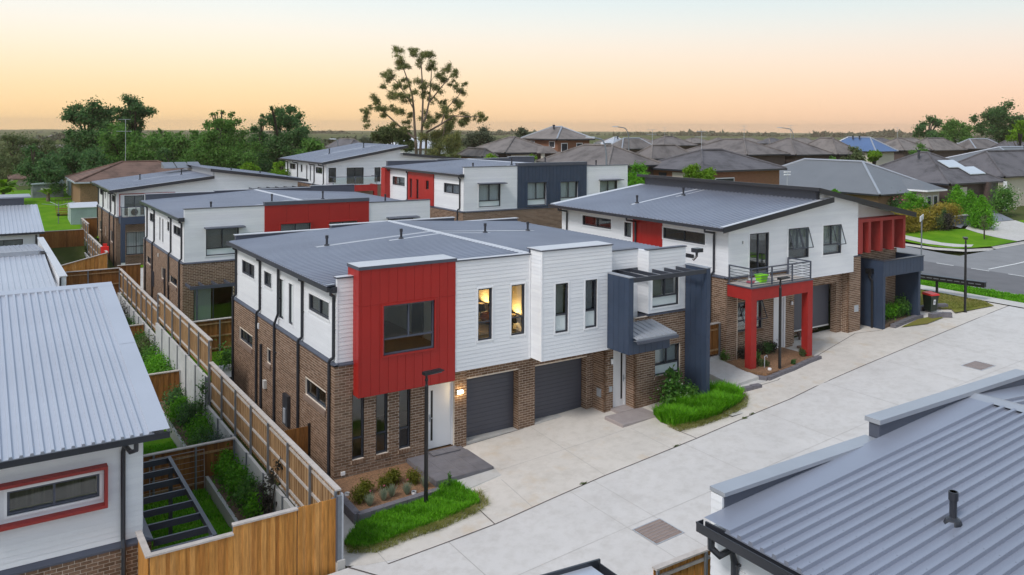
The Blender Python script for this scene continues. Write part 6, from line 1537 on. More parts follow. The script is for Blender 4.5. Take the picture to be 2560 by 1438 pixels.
for k in range(13): MB().box(-.70 + k * .105, -.60 + k * .105, 0, .018, .02, 1.12).build('paling', 'timber_dark', gt)
MB().box(.66, .74, -.02, .05, -.1, 1.2).build('post', 'black_metal', gt); MB().box(-.70, .66, .02, .05, .2, .27).box(-.70, .66, .02, .05, .85, .92).build('rail', 'timber_dark', gt)
# retaining wall of concrete sleepers with steel posts
def sleeper_wall(label, x, y0, y1, zt, zb, gap=1.95, mat='wall_conc'):
    e = empty('retaining_wall', (x, y0, zb), label, 'retaining wall', 'concrete retaining walls')
    n = max(1, int(round((y1 - y0) / gap))); g = (y1 - y0) / n; rows = max(1, int(round((zt - zb) / .4))); hh = (zt - zb) / rows
    for k in range(n):
        for j in range(rows):
            bo = MB().box(-.05, .05, k * g + .03, (k + 1) * g - .03, j * hh + .004, (j + 1) * hh - .004).build('sleeper', mat, e)
        MB().box(-.085, -.055, k * g - .04, k * g + .04, -.1, zt - zb + .05).build('post', 'galv', e)
    return e
sleeper_wall('pale concrete sleeper wall under the nearest boundary fence', -1.68, -4.2, 9.0, .04, -1.45)
sleeper_wall('highest concrete sleeper wall under the tall fence step', -1.68, 9.05, 19.55, 1.10, -1.45, 1.65)
sleeper_wall('concrete sleeper wall under the far boundary fence', -1.68, 19.6, 32.3, .40, -1.45, 1.6)
sleeper_wall('concrete sleeper wall below the fence by the navy balcony townhouse', -1.68, 38.3, 54, .5, -.8, 1.6)
lw = empty('garden_wall', (-2.7, -.2, -1.35), 'low concrete planter wall in the nearest left yard', 'garden wall')
for k in range(3): MB().box(-.05, .05, k * 1.62, k * 1.62 + 1.6, 0, .42).build('sleeper', 'kerb_conc', lw)
lw = empty('garden_wall', (-2.75, 5.2, -1.35), 'low concrete planter wall in the second left yard', 'garden wall')
for k in range(5): MB().box(-.05, .05, k * 1.62, k * 1.62 + 1.6, 0, .42).build('sleeper', 'kerb_conc', lw)
lw = empty('garden_wall', (14.6, .30, .6), 'low concrete block wall carrying the short fence beside the red portico', 'garden wall')
for k in range(2):
    for j in range(2): MB().box(k * 1.32, k * 1.32 + 1.3, -.06, .06, j * .32, j * .32 + .31).build('block', 'kerb_conc', lw)
tag(MB().prism([(-2.66, -4.2), (-1.74, -4.2), (-1.74, 13.6), (-2.70, 13.6)], -1.4, -.98).build('garden_soil', 'soil'), kind='structure')
tag(MB().prism([(-2.5, 13.8), (-1.74, 13.8), (-1.74, 32.3), (-2.5, 32.3)], -1.4, -.98).build('garden_soil', 'soil'), kind='structure')
sheet('yard_lawn', [-5.7, -4.4, -2.76], [-4.2, -1, 2, 4.6], lambda x, y: -1.345, 'lawn'); sheet('yard_lawn', [-5.7, -4, -2.8], [4.8, 9, 13.6], lambda x, y: -1.345, 'lawn')
sheet('yard_slab', [-5.7, -4.6], [-4.2, -1.5, 1.2], lambda x, y: -1.30, 'conc_path')
sheet('yard_lawn', [-1.45, 5, 14.5], [12.0, 14, 16.5], lambda x, y: .06, 'lawn'); sheet('yard_path', [-1.45, -.1], [2.2, 7, 12], lambda x, y: -.02, 'conc_path'); sheet('yard_path', [-.4, 2.5], [12.0, 14.0], lambda x, y: .075, 'conc_path')
sheet('yard_lawn', [-1.45, 5, 14.5], [16.7, 19, 21.7], lambda x, y: .10, 'lawn')
sheet('rear_driveway', [-1.4, 0, 8, 15, 17, 30, 37], [34.2, 38, 43.5], lambda x, y: T(x, 40) + .02 if x > 15 else T(x, 40) + .05, 'conc_path')
sheet('front_lawn', [.3, 3, 8], [43.6, 44.8], lambda x, y: .02, 'lawn')
sheet('old_lawn', [-14, -10, -6, -1.7], [52.2, 56, 60, 64, 68, 76, 85, 92], lambda x, y: T(x, y) + .03, 'lawn'); sheet('old_lawn', [-1.7, 1, 4, 9], [56, 60, 64, 68, 76, 85, 92], lambda x, y: T(x, y) + .03, 'lawn')
sheet('side_path', [14.2, 15.6, 17.2], [-2.2, -1, .2, 2], lambda x, y: G(x) + .012, 'conc_path')
# concrete ramp and kerb blocks beside the red portico
st = tag(MB().hexa([(15.6, -1.9, .6), (17.1, -1.9, .7), (17.1, .25, .7), (15.6, .25, .6)], [(15.6, -1.9, .82), (17.1, -1.9, .92), (17.1, .25, 1.10), (15.6, .25, 1.05)]).build('concrete_ramp', 'conc_path'), kind='structure')
def block_row(label, pts, zf, h=.2, w=.2, L=.4, name='block_edging', mat='block_grey', courses=1, z0=None):
    """low garden edging laid from single concrete blocks"""
    p0 = pts[0]; e = empty(name, (p0[0], p0[1], zf(*p0)), label, 'garden edging', 'grey block garden edgings')
    for (a, b) in zip(pts[:-1], pts[1:]):
        d = Vector((b[0] - a[0], b[1] - a[1], 0)); n = max(1, int(round(d.length / L))); s = d.length / n; ang = math.atan2(d.y, d.x)
        for k in range(n):
            c = Vector((a[0], a[1], 0)) + d * ((k + .5) / n)
            for j in range(courses):
                me = unit_mesh('block%.2f%.2f%.2f' % (s, w, h), lambda: MB().box(-s / 2 + .004, s / 2 - .004, -w / 2, w / 2, 0, h - .006), mat)
                put(me, 'block', e, (c.x - p0[0], c.y - p0[1], zf(c.x, c.y) - zf(*p0) + j * h - (.08 if j == 0 else .08)), (0, 0, ang))
    return e
block_row('grey block wall edging the planted bed in front of the red box', [(-.28, -.05), (-.33, -2.62), (2.35, -2.42)], lambda x, y: -.22, .20, .20, .40, courses=2)
block_row('curved grey block edging round the mulch bed under the red portico', [(16.9, -1.30), (17.3, -2.15), (19.0, -1.98), (20.4, -1.72), (21.3, -1.62)], lambda x, y: G(x), .22, .20, .42)
block_row('loose grey block kerb beside the concrete ramp', [(15.6, -2.35), (16.5, -2.45)], lambda x, y: G(x) + .06, .16, .22, .45)
block_row('grey block edging below the right navy portal', [(28.3, -.62), (30.6, -.30), (31.3, -.30)], lambda x, y: G(x), .26, .25, .45)
block_row('grey block steps beside the wheelie bins', [(31.4, -.7), (32.2, -.9), (32.5, -1.2)], lambda x, y: G(x) + .1, .24, .25, .42)
block_row('grey block edging behind the wheelie bins', [(32.4, .6), (33.6, .25), (34.2, .0)], lambda x, y: G(x) + .08, .26, .25, .45)
# tiled porch and steps of the front door
po = empty('porch', (3.43, -1.2, -.2), 'grey tiled porch step below the white front door by the red box', 'porch')
MB().box(-1.0, 1.0, -.88, 1.18, -.1, .345).build('base', 'tile_grey', po)
for i in range(4):
    for j in range(3):
        MB().box(-1.0 + i * .50 + .003, -1.0 + (i + 1) * .50 - .003, -.89 + j * .56 + .003, -.89 + (j + 1) * .56 - .003, .346, .364).build('tile', 'tile_grey', po)
for i in range(4): MB().box(-1.0 + i * .50 + .003, -1.0 + (i + 1) * .50 - .003, -.902, -.882, -.05, .36).build('tile', 'tile_grey', po)
for i in range(3): MB().box(1.002, 1.02, -.89 + i * .56 + .003, -.89 + (i + 1) * .56 - .003, -.05, .36).build('tile', 'tile_grey', po); MB().box(-1.02, -1.002, -.89 + i * .56 + .003, -.89 + (i + 1) * .56 - .003, -.05, .36).build('tile', 'tile_grey', po)
for i in range(2): MB().box(-.22 + i * .51, .28 + i * .51, .80, 1.19, .364, .40).build('tile', 'tile_grey', po)
tag(MB().hexa([(3.0, -2.86, -.15), (4.55, -2.66, -.15), (4.62, -2.1, -.15), (3.0, -2.1, -.15)], [(3.02, -2.78, .03), (4.42, -2.58, .09), (4.5, -2.1, .09), (3.02, -2.1, .03)]).build('concrete_step', 'conc_path'), kind='structure')
ps = empty('porch', (10.7, -1.4, .3), 'pinkish stone landing below the second white front door', 'porch')
bevel_obj(MB().box(-.95, .85, -.72, .28, -.1, .17).build('base', 'step_stone', ps), .015, 1); MB().box(-.25, .62, .28, .84, .0, .175).build('door_step', 'step_stone', ps)
tag(MB().prism([(-.24, -2.52), (2.36, -2.34), (2.42, -.04), (-.20, -.04)], -.25, .02).build('garden_bed', 'mulch'), kind='structure')
tag(MB().prism([(17.05, -1.30), (17.4, -2.05), (19.0, -1.90), (20.4, -1.65), (21.2, -1.50), (21.2, .26), (17.05, .26)], .6, 1.02).build('garden_bed', 'mulch'), kind='structure')
tag(MB().prism([(27.85, -.45), (30.6, -.25), (30.9, -.2), (30.9, .86), (27.85, .86)], .9, 1.34).build('garden_bed', 'soil'), kind='structure')
fan('dry_lawn', [(28.6, -.85), (30.2, -1.25), (32.0, -1.05), (32.0, -.62), (30.7, -.48)], 'lawn_dry', lambda x, y: G(x) + .05)
fan('dry_lawn', [(31.6, 1.0), (32.6, .8), (34.0, -.35), (33.3, -.95), (36.7, -1.2), (37.3, -.4), (37.3, 9), (31.6, 9)], 'lawn_dry', lambda x, y: max(G(x), RZ(y) - .1) + .05)
fan('side_lawn', [(31.2, 1.0), (37.3, 9), (37.3, 20), (31.2, 20)], 'lawn', lambda x, y: max(G(x), RZ(y) - .1) + .04)
# drain grates
def grate(label, x0, x1, y0, y1):
    zc = G((x0 + x1) / 2); e = empty('drain_grate', ((x0 + x1) / 2, (y0 + y1) / 2, zc), label, 'drain grate', 'drain grates in the driveway')
    a, b = (x1 - x0) / 2, (y1 - y0) / 2; sl = (G(x1) - G(x0)) / (x1 - x0)
    def bar(u0, u1, v0, v1, z0, z1, nm, m):
        MB().hexa([(u0, v0, z0 + u0 * sl), (u1, v0, z0 + u1 * sl), (u1, v1, z0 + u1 * sl), (u0, v1, z0 + u0 * sl)], [(u0, v0, z1 + u0 * sl), (u1, v0, z1 + u1 * sl), (u1, v1, z1 + u1 * sl), (u0, v1, z1 + u0 * sl)]).build(nm, m, e)
    bar(-a, a, -b, b, .008, .012, 'pit', 'mulch')
    bar(-a - .03, a + .03, -b - .03, -b, .008, .022, 'frame', 'galv_light'); bar(-a - .03, a + .03, b, b + .03, .008, .022, 'frame', 'galv_light'); bar(-a - .03, -a, -b, b, .008, .022, 'frame', 'galv_light'); bar(a, a + .03, -b, b, .008, .022, 'frame', 'galv_light')
    for k in range(1, 22): bar(-a + k * 2 * a / 22 - .008, -a + k * 2 * a / 22 + .008, -b, b, .013, .024, 'bar', 'step_stone')
    for k in range(1, 7): bar(-a, a, -b + k * 2 * b / 7 - .010, -b + k * 2 * b / 7 + .010, .0245, .030, 'cross_bar', 'step_stone')
grate('square drain grate in the driveway nearest the camera', 5.47, 6.40, -8.40, -7.52)
grate('drain grate farther up the driveway by the parapet', 25.08, 26.12, -6.50, -5.72)
def cover(label, x0, x1, y0, y1):
    z = G((x0 + x1) / 2) + .012; e = empty('pit_cover', ((x0 + x1) / 2, (y0 + y1) / 2, z), label, 'pit cover'); a, b = (x1 - x0) / 2, (y1 - y0) / 2
    MB().box(-a, a, -b, b, 0, .006).build('frame', 'joint_dark', e); MB().box(-a + .02, a - .02, -b + .02, b - .02, .006, .012).build('lid', 'conc_path', e)
cover('thin square pit cover at the end of the long grass', 13.35, 14.05, -3.85, -3.35)
# lamp posts of the driveway
def lamp_post(x, y, z, label, head=(1, .12), h=3.93):
    e = empty('lamp_post', (x, y, z), label, 'lamp post', 'black driveway lamp posts')
    MB().tube([(0, 0, -.1), (0, 0, h - .45), (0, 0, h - .40), (0, 0, h - .08)], [.062, .056, .035, .035], 12).build('pole', 'black_metal', e)
    MB().cyl(0, 0, -.02, .02, .11, 12).build('base_plate', 'black_metal', e)
    dx_, dy_ = head; ang = math.atan2(dy_, dx_)
    hd = MB(); hd.hexa([(-.10, -.10, 0), (.55, -.13, .04), (.55, .13, .04), (-.10, .10, 0)], [(-.10, -.08, .09), (.53, -.11, .075), (.53, .11, .075), (-.10, .08, .09)])
    hd = hd.build('lamp_head', 'black_metal', e, loc=(0, 0, h - .12)); hd.rotation_euler = (0, 0, ang)
    MB().box(.12, .48, -.09, .09, -.002, .012).build('lens', 'blind_grey', hd)
    MB().cyl(0, 0, h - .30, h - .24, .05, 10).build('collar', 'black_metal', e)
lamp_post(1.66, -2.88, -.1, 'black lamp post in the grass before the red box')
lamp_post(18.41, -1.84, .86, 'black lamp post in the mulch before the red portico')
lamp_post(34.09, -1.03, 1.32, 'black lamp post beside the letterbox bank at the street end', (1, .6))
# letterboxes, bins, street sign
lb = empty('letterbox_bank', (36.9, 1.25, 1.42), 'long black letterbox bank on two posts by the footpath', 'letterbox', rz=R_(-80))
bevel_obj(MB().box(-1.75, 1.75, -.16, .16, .78, 1.06).build('box_body', 'black_metal', lb), .02, 1); MB().box(-1.78, 1.78, -.19, .19, 1.06, 1.09).build('lid', 'charcoal', lb)
for x in (-.75, .75): MB().box(x - .06, x + .06, -.05, .05, 0, .78).build('post', 'black_metal', lb)
for k in range(9): MB().box(-1.62 + k * .365, -1.34 + k * .365, -.166, -.160, .92, .96).build('slot', 'galv', lb)
def bin_(x, y, z, lid, label, rz=0.0, num=None):
    e = empty('wheelie_bin', (x, y, z), label, 'wheelie bin', 'wheelie bins', rz)
    MB().hexa([(-.20, -.20, .08), (.20, -.20, .08), (.20, .22, .08), (-.20, .22, .08)], [(-.27, -.28, .90), (.27, -.28, .90), (.27, .28, .90), (-.27, .28, .90)]).build('body', 'plastic_green', e)
    l = MB(); l.hexa([(-.30, -.33, .90), (.30, -.33, .90), (.30, .30, .90), (-.30, .30, .90)], [(-.27, -.28, .97), (.27, -.28, .97), (.27, .28, 1.02), (-.27, .28, 1.02)]); l.build('lid', lid, e)
    for s in (-1, 1): MB().tube([(s * .19, .24, .10), (s * .25, .24, .10)], .10, 12).build('wheel', 'plastic_black', e)
    MB().tube([(-.2, .33, .93), (.2, .33, .93)], .018, 6).build('handle', 'plastic_black', e)
    if num:
        P = lambda x, z, d=.0: (x, -.20 - .08 * (z - .08) / .82 - .004 - d, z)
        MB().poly([P(-.07, .42), P(.07, .42), P(.07, .68), P(-.07, .68)]).build('sticker', 'trim_white', e)
        MB().poly([P(-.02, .46, .003), P(.05, .50, .003), P(.04, .60, .003), P(-.03, .62, .003)]).build('sticker_mark', 'drive_slate', e)
    return e
bin_(32.75, .05, 1.30, 'lid_red', 'red-lidded wheelie bin with a white sticker beside the navy portal', R_(-12), '9')
bin_(32.0, .75, 1.34, 'lid_yellow', 'yellow-lidded wheelie bin half behind the red-lidded one', R_(-8))
sg = empty('street_sign', (40.3, 5.0, 1.45), 'blank-backed street name blade on a dark pole at the road edge', 'sign', rz=R_(25))
MB().tube([(0, 0, 0), (0, 0, 3.9)], .04, 8).build('pole', 'galv', sg); MB().box(-1.0, .95, -.015, .015, 3.72, 4.04).build('blade', 'trim_white', sg)
# drainage risers and meter pillar in the beds
for (x, y, z, lab) in [(-.08, -1.22, .02, 'white plastic drain riser beside the planted bed corner'), (1.62, -2.18, .02, 'white plastic drain riser at the edge of the silver grass'), (17.9, -1.75, 1.02, 'white round drain cap in the mulch bed')]:
    e = empty('drain_riser', (x, y, z), lab, 'drain pipe'); MB().tube([(0, 0, -.05), (0, 0, .07)], .075, 14, cap=False).build('pipe', 'trim_white', e); MB().cyl(0, 0, .02, .03, .068, 14).build('inside', 'plastic_black' if z < 1 else 'trim_white', e)
wm = empty('meter_pillar', (17.66, -1.05, 1.0), 'white plastic meter cover fixed low on the red portico post', 'meter'); MB().box(0, .14, -.1, .05, .35, .68).build('cover', 'trim_white', wm); MB().cyl(.07, -.02, -.1, .35, .02, 6).build('pipe', 'galv', wm)
wt = empty('water_tap', (17.95, -1.45, 1.0), 'grey standpipe tap in the mulch bed', 'tap'); MB().tube([(0, 0, 0), (0, 0, .48), (.14, 0, .52), (.16, 0, .42)], .018, 6).build('pipe', 'galv_light', wt)
wb = empty('brick_offcut', (21.9, -.25, .98), 'brown timber offcut lying by the raised garage screen', 'offcut'); MB().box(-.1, .12, -.25, .2, 0, .09).build('block', 'brick_sill', wb)
sv = empty('safety_vest', (-1.6, 39.2, 1.98), 'red safety vest hung over the fence corner', 'vest')
mat_emit_red = mat_plain('vest_red', (0.75, 0.02, 0.015), 0.8)
bevel_obj(MB().box(-.26, .26, -.06, .03, -.1, .42).build('vest', 'vest_red', sv), .03, 1); MB().box(-.12, .14, -.03, .02, .42, .62).build('collar', 'vest_red', sv)
# ------------------------------------------------------------------ grass
def point_in(poly, x, y):
    c = False; n = len(poly)
    for i in range(n):
        x1, y1 = poly[i]; x2, y2 = poly[(i + 1) % n]
        if (y1 > y) != (y2 > y) and x < (x2 - x1) * (y - y1) / (y2 - y1) + x1: c = not c
    return c
def blades(name, label, poly, zf, n, h, mat, seed, spread=.5, w=.012, cat='grass', edge=0.0, hv=.5):
    r = np.random.default_rng(seed); xs = [p[0] for p in poly]; ys = [p[1] for p in poly]; P = []
    while len(P) < n:
        q = r.random((n, 2)) * [max(xs) - min(xs), max(ys) - min(ys)] + [min(xs), min(ys)]
        P += [(a, b) for a, b in q if point_in(poly, a, b)]
    P = np.array(P[:n]); Z = np.array([zf(a, b) for a, b in P])
    cl = np.sin(P[:, 0] * 3.1 + seed) * np.cos(P[:, 1] * 3.7 + seed * 2) * .3 + np.sin(P[:, 0] * 9 + P[:, 1] * 7) * .12
    H = h * (1 - hv / 2 + hv * r.random(n)) * (1 + cl)
    th = r.random(n) * 2 * np.pi; lean = spread * (0.3 + r.random(n)) * H
    d = np.stack([np.cos(th), np.sin(th)], 1); s = np.stack([-d[:, 1], d[:, 0]], 1) * (w * (0.6 + r.random(n)))[:, None]
    B0 = np.column_stack([P - s, Z]); B1 = np.column_stack([P + s, Z])
    M1 = np.column_stack([P + d * (lean * .35)[:, None] + s * .8, Z + H * .62]); M0 = np.column_stack([P + d * (lean * .35)[:, None] - s * .8, Z + H * .62])
    Tp = np.column_stack([P + d * lean[:, None], Z + H]); Tq = Tp + np.column_stack([s * .15, np.zeros(n)])
    V = np.concatenate([np.stack([B0, B1, M1, M0], 1), np.stack([M0, M1, Tq, Tp], 1)])
    o = bpy.data.objects.new(name, quads_mesh(name, V, mat)); link(o)
    return tag(o, label, cat, None, 'stuff')
L1 = [(-.30, -2.75), (-1.05, -3.46), (-.95, -3.85), (-.55, -4.05), (.42, -3.98), (1.38, -3.95), (2.3, -3.88), (2.95, -3.75), (3.10, -3.2), (3.0, -2.9), (2.95, -2.25), (2.4, -2.25), (2.3, -2.52)]
tag(fan('lawn_bed', L1, 'soil', lambda x, y: G(x) + .012), kind='structure')
blades('grass', 'shaggy bright green lawn strip round the front lamp post', L1, lambda x, y: G(x), 16000, .17, 'blade_green', 3)
L1b = [(-1.05, -3.5), (-1.15, -3.95), (-.5, -4.35), (.5, -4.28), (1.5, -4.30), (2.5, -4.15), (3.2, -3.9), (3.35, -3.2), (3.1, -3.0), (2.95, -3.65), (1.4, -3.85), (.4, -3.90), (-.55, -3.98)]
blades('grass', 'yellowing straggly runners at the driveway edge of the front lawn', L1b, lambda x, y: G(x) + .004, 2600, .10, 'blade_straw', 5, 2.4, .006)
L2 = [(11.35, -1.95), (11.10, -2.6), (11.15, -3.2), (12.0, -3.45), (12.9, -3.5), (14.0, -3.32), (14.8, -3.05), (15.2, -2.5), (15.15, -2.0), (14.3, -1.75), (13.95, -2.2), (12.5, -1.9)]
tag(fan('lawn_bed', L2, 'soil', lambda x, y: G(x) + .012), kind='structure')
blades('grass', 'long lime-green grass clump before the navy portal', L2, lambda x, y: G(x), 14000, .36, 'blade_green', 7, .65, .014)
L2b = [(11.0, -3.0), (11.0, -3.6), (12.0, -3.75), (13.2, -3.75), (14.5, -3.5), (15.2, -3.0), (15.5, -2.4), (15.2, -2.2), (14.8, -3.0), (13, -3.45), (11.6, -3.35)]
blades('grass', 'straw-coloured runners spilling over the driveway below the long grass', L2b, lambda x, y: G(x) + .004, 2000, .11, 'blade_straw', 9, 2.4, .006)
blades('grass', 'dark green lawn in the nearest left yard under the pergola', [(-5.6, -3.9), (-2.78, -3.9), (-2.78, 4.5), (-5.6, 4.5)], lambda x, y: -1.34, 14000, .10, 'blade_green', 11, .6, .012)
blades('grass', 'lawn blades in the second left yard', [(-4.6, 4.9), (-2.85, 4.9), (-2.85, 9.5), (-4.6, 9.5)], lambda x, y: -1.34, 6000, .10, 'blade_green', 12, .6, .012)
blades('grass', 'verge grass along the street kerb', [(38.55, -8), (40.3, -8), (40.3, 8), (38.55, 8)], lambda x, y: RZ(y) + .03, 9000, .12, 'blade_green', 13, .6, .03)
blades('grass', 'patchy straw and green grass round the letterbox bank', [(32.6, 1.0), (34.2, -.6), (36.6, -1.1), (37.3, -.3), (37.3, 4.0)], lambda x, y: max(G(x), RZ(y) - .1) + .04, 5000, .07, 'blade_straw', 14, .8, .014)
wd = [(6.05, -4.62), (13.6, -4.2), (14.1, -4.12), (10.1, -4.38)]
rgw = np.random.default_rng(4)
for i, (x, y) in enumerate(wd):
    plant('weed_tuft', (x, y, G(x) + .005), ['tiny weed in the driveway joint below the first garage', 'tiny weed in the joint past the pit cover', 'small weed in the joint nearest the stone ramp', 'tiny weed in the joint below the long grass'][i], 'weed', [(0, 0, .03, .14, .05, .03)], 60, .05, 'leaf_olive', 60 + i, 'weeds in the driveway joint')
# ------------------------------------------------------------------ planted beds near the front door
for i, (x, y, r) in enumerate([(.04, -1.85, .22), (.42, -1.42, .20), (1.02, -1.48, .21), (1.42, -1.22, .22), (1.92, -1.55, .20)]):
    lab = ['round golden-green box ball nearest the bed corner', 'round box ball second from the bed corner', 'round box ball in the middle of the row', 'round box ball tucked against the brick wall', 'round box ball beside the porch'][i]
    plant('box_ball', (x, y, .02), lab, 'shrub', [(0, 0, r * .95, r, r, r * .98)], 1100, .055, 'leaf_buxus', 20 + i, 'round box balls', shell=.25)
for i, (x, y) in enumerate([(.20, -2.22), (.68, -2.12), (.98, -2.02), (1.42, -2.12), (2.08, -1.98)]):
    lab = ['silvery grass tuft at the bed corner', 'silvery grass tuft second from the bed corner', 'silvery grass tuft below the middle box ball', 'silvery grass tuft below the fourth box ball', 'silvery grass tuft beside the porch tiles'][i]
    e = empty('grass_tuft', (x, y, .02), lab, 'ornamental grass', 'silver grass tufts')
    r = np.random.default_rng(40 + i); n = 260; th = r.random(n) * 2 * np.pi; L = .32 * (.6 + .5 * r.random(n)); out = .22 * r.random(n)
    b = np.column_stack([np.cos(th) * .03, np.sin(th) * .03, np.zeros(n)]); t = np.column_stack([np.cos(th) * out, np.sin(th) * out, L]); s = np.column_stack([-np.sin(th), np.cos(th), np.zeros(n)]) * .006
    o = bpy.data.objects.new('leaves', quads_mesh('leaves', np.stack([b - s, b + s, t + s * .3, t - s * .3], 1), 'leaf_silver')); link(o, e)
    if i in (0, 1, 3): crown(e, 'flower', [(.03, .02, .42, .03, .03, .03)], 30, .03, 'flower_pink', 70 + i)
plant('weed_plant', (2.62, -2.45, -.02), 'tall weed stalk at the corner of the tiled porch', 'weed', [(0, 0, .15, .12, .12, .12), (.05, 0, .38, .06, .06, .14)], 240, .07, 'leaf_shrub', 51)
plant('hibiscus_shrub', (12.45, -1.75, .45), 'big leafy shrub with cream buds under the lower right window', 'shrub', [(0, 0, .45, .55, .40, .45), (-.15, -.1, .85, .45, .35, .40), (.45, -.15, .55, .50, .40, .45), (-.35, -.2, .35, .35, .3, .35), (.1, .05, 1.2, .35, .3, .25), (.75, -.2, .45, .35, .3, .35), (-.1, 0, 1.4, .15, .15, .18)], 2600, .13, 'leaf_shrub', 52)
e = bpy.data.objects['hibiscus_shrub']; crown(e, 'flower', [(0, -.2, .7, .6, .35, .5)], 40, .07, 'flower_white', 53, shell=.2)
for i, (x, y, h, m) in enumerate([(18.2, -.1, .55, 'leaf_plum'), (18.7, .05, .45, 'leaf_dark'), (19.25, .0, .50, 'leaf_plum'), (19.7, -.1, .55, 'leaf_dark'), (20.2, .0, .45, 'leaf_plum'), (18.0, -1.2, .30, 'leaf_olive'), (18.2, -1.35, .22, 'leaf_olive'), (19.4, -1.75, .18, 'leaf_dark'), (20.75, -1.15, .30, 'leaf_olive'), (18.25, -.75, .5, 'leaf_mid'), (17.3, .1, .45, 'leaf_mid')]):
    lab = ['leftmost dark potted-looking shrub by the brick wall', 'low dark green shrub by the white door', 'bluish-dark shrub left of the lamp post', 'dark green shrub right behind the lamp post', 'dark shrub nearest the right red post', 'low olive groundcover by the meter cover', 'smallest olive groundcover in the mulch', 'tiny round shrub near the block edging', 'olive shrub at the foot of the right red post', 'upright green shrub in front of the dark ones', 'green shrub between fence end and left red post'][i]
    plant('bed_shrub', (x, y, 1.02), lab, 'shrub', [(0, 0, h * .55, h * .5, h * .45, h * .5), (h * .25, .05, h * .4, h * .35, h * .35, h * .35)], int(500 + 700 * h), .075, m, 80 + i, 'shrubs in the portico bed')
for i, x in enumerate([28.35, 28.85, 29.4, 29.9, 30.4]):
    plant('portal_shrub', (x, .15, 1.34), ['bright shrub nearest the navy post', 'second bright shrub inside the navy portal', 'third bright shrub inside the navy portal', 'fourth shrub inside the navy portal', 'tall dark shrub deepest in the navy portal'][i], 'shrub', [(0, 0, .35, .38, .35, .35), (.1, -.1, .55, .25, .25, .25)] + ([(.0, 0, .8, .2, .2, .3)] if i > 2 else []), 1100, .09, 'leaf_bright' if i < 3 else 'leaf_shrub', 100 + i, 'shrubs in the navy portal bed')
# ------------------------------------------------------------------ left yard hedges
yard = [(-2.2, 4.25, .95, .42, 'leaf_bright', 'leafy shrub in the near left yard against the dark cross fence'), (-2.2, 3.45, .85, .45, 'leaf_bright', 'second leafy shrub from the cross fence in the near left yard'), (-2.2, 2.55, .95, .48, 'leaf_bright', 'full green shrub midway along the near planter'), (-2.15, 1.7, .9, .48, 'leaf_shrub', 'green shrub fourth from the cross fence in the near planter'),
        (-2.15, .85, .85, .45, 'leaf_bright', 'bright shrub just behind the orange front fence'), (-2.2, 5.7, 1.1, .62, 'leaf_blue', 'feathery blue-green shrub beside the retaining wall'), (-2.35, 6.9, .9, .55, 'leaf_shrub', 'dark leafy shrub next to the feathery blue one'), (-2.2, 7.9, 1.05, .60, 'leaf_bright', 'bushy shrub with yellow-green tips below the tall wall'), (-2.3, 9.2, 1.2, .62, 'leaf_dark', 'dark tall shrub against the high sleeper wall'), (-2.4, 10.6, 1.0, .6, 'leaf_bright', 'yellow-green shrub behind the dark tall one'), (-2.2, 12.4, .9, .5, 'leaf_dark', 'dark shrub by the second cross fence'),
        (-2.15, 14.5, 1.2, .65, 'leaf_shrub', 'glossy shrub just past the second cross fence'), (-2.2, 15.7, 1.35, .7, 'leaf_bright', 'largest bright shrub along the pale roof edge'), (-2.2, 17.0, 1.3, .7, 'leaf_bright', 'bright shrub second past the cross fence along the roof edge'), (-2.2, 18.4, 1.35, .65, 'leaf_shrub', 'shrub third past the cross fence along the roof edge'), (-2.2, 19.8, 1.5, .6, 'leaf_olive', 'reddish-tipped shrub below the fence step'), (-2.2, 21.2, 1.4, .6, 'leaf_shrub', 'shrub just before the third cross fence'), (-2.2, 23.6, 1.2, .6, 'leaf_bright', 'bright shrub past the third cross fence'), (-2.2, 25.5, 1.3, .6, 'leaf_dark', 'dark shrub farther past the third cross fence'), (-2.2, 28.0, 1.5, .6, 'leaf_plum', 'purple-dark spindly shrub near the far fence corner')]
for i, (x, y, h, r, m, lab) in enumerate(yard):
    bl = [(0, 0, h * .42, r, r * 1.05, h * .42), (.12, .2, h * .72, r * .65, r * .7, h * .30), (-.15, -.25, h * .55, r * .7, r * .7, h * .33)]
    plant('yard_shrub', (x, y, -1.0), lab, 'shrub', bl, int(1500 * r / .5), .10 if m != 'leaf_blue' else .06, m, 120 + i, 'shrubs in the left yard planters', aspect=.5)
plant('spindly_tree', (-1.95, .35, -1.0), 'dark spindly small tree leaning over the front fence corner', 'tree', [(0, 0, .7, .3, .3, .5), (.15, .1, 1.3, .25, .25, .4), (.3, -.1, 1.75, .18, .18, .25), (-.1, .2, 1.0, .3, .3, .3)], 420, .11, 'leaf_plum', 160, shell=.8)
plant('spindly_tree', (-2.0, 8.7, -1.0), 'thin dark sapling rising above the yellow-green bushes', 'tree', [(0, 0, 1.1, .3, .3, .6), (.1, .1, 1.8, .22, .22, .4)], 420, .10, 'leaf_dark', 161, shell=.8)
plant('back_shrub', (.2, 13.2, .06), 'dark shrub behind the front townhouse rear corner', 'shrub', [(0, 0, .6, .6, .5, .6), (.7, .2, .5, .5, .5, .5)], 1400, .11, 'leaf_shrub', 162)
plant('back_shrub', (-2.6, 36.5, -1.3), 'round green bush below the orange slanting fence', 'shrub', [(0, 0, .75, .9, .8, .75), (.6, .3, .6, .6, .6, .55)], 1800, .13, 'leaf_dark', 163)
plant('back_shrub', (-3.0, 39.6, -.9), 'dark reddish bush behind the slanting fence', 'shrub', [(0, 0, 1.0, 1.0, .8, 1.0), (.7, .3, 1.3, .7, .6, .7)], 1600, .14, 'leaf_plum', 164)
plant('back_shrub', (-.8, 51.2, .2), 'low bush by the townhouse wall near the shed', 'shrub', [(0, 0, .5, .6, .6, .5)], 900, .13, 'leaf_dark', 165)
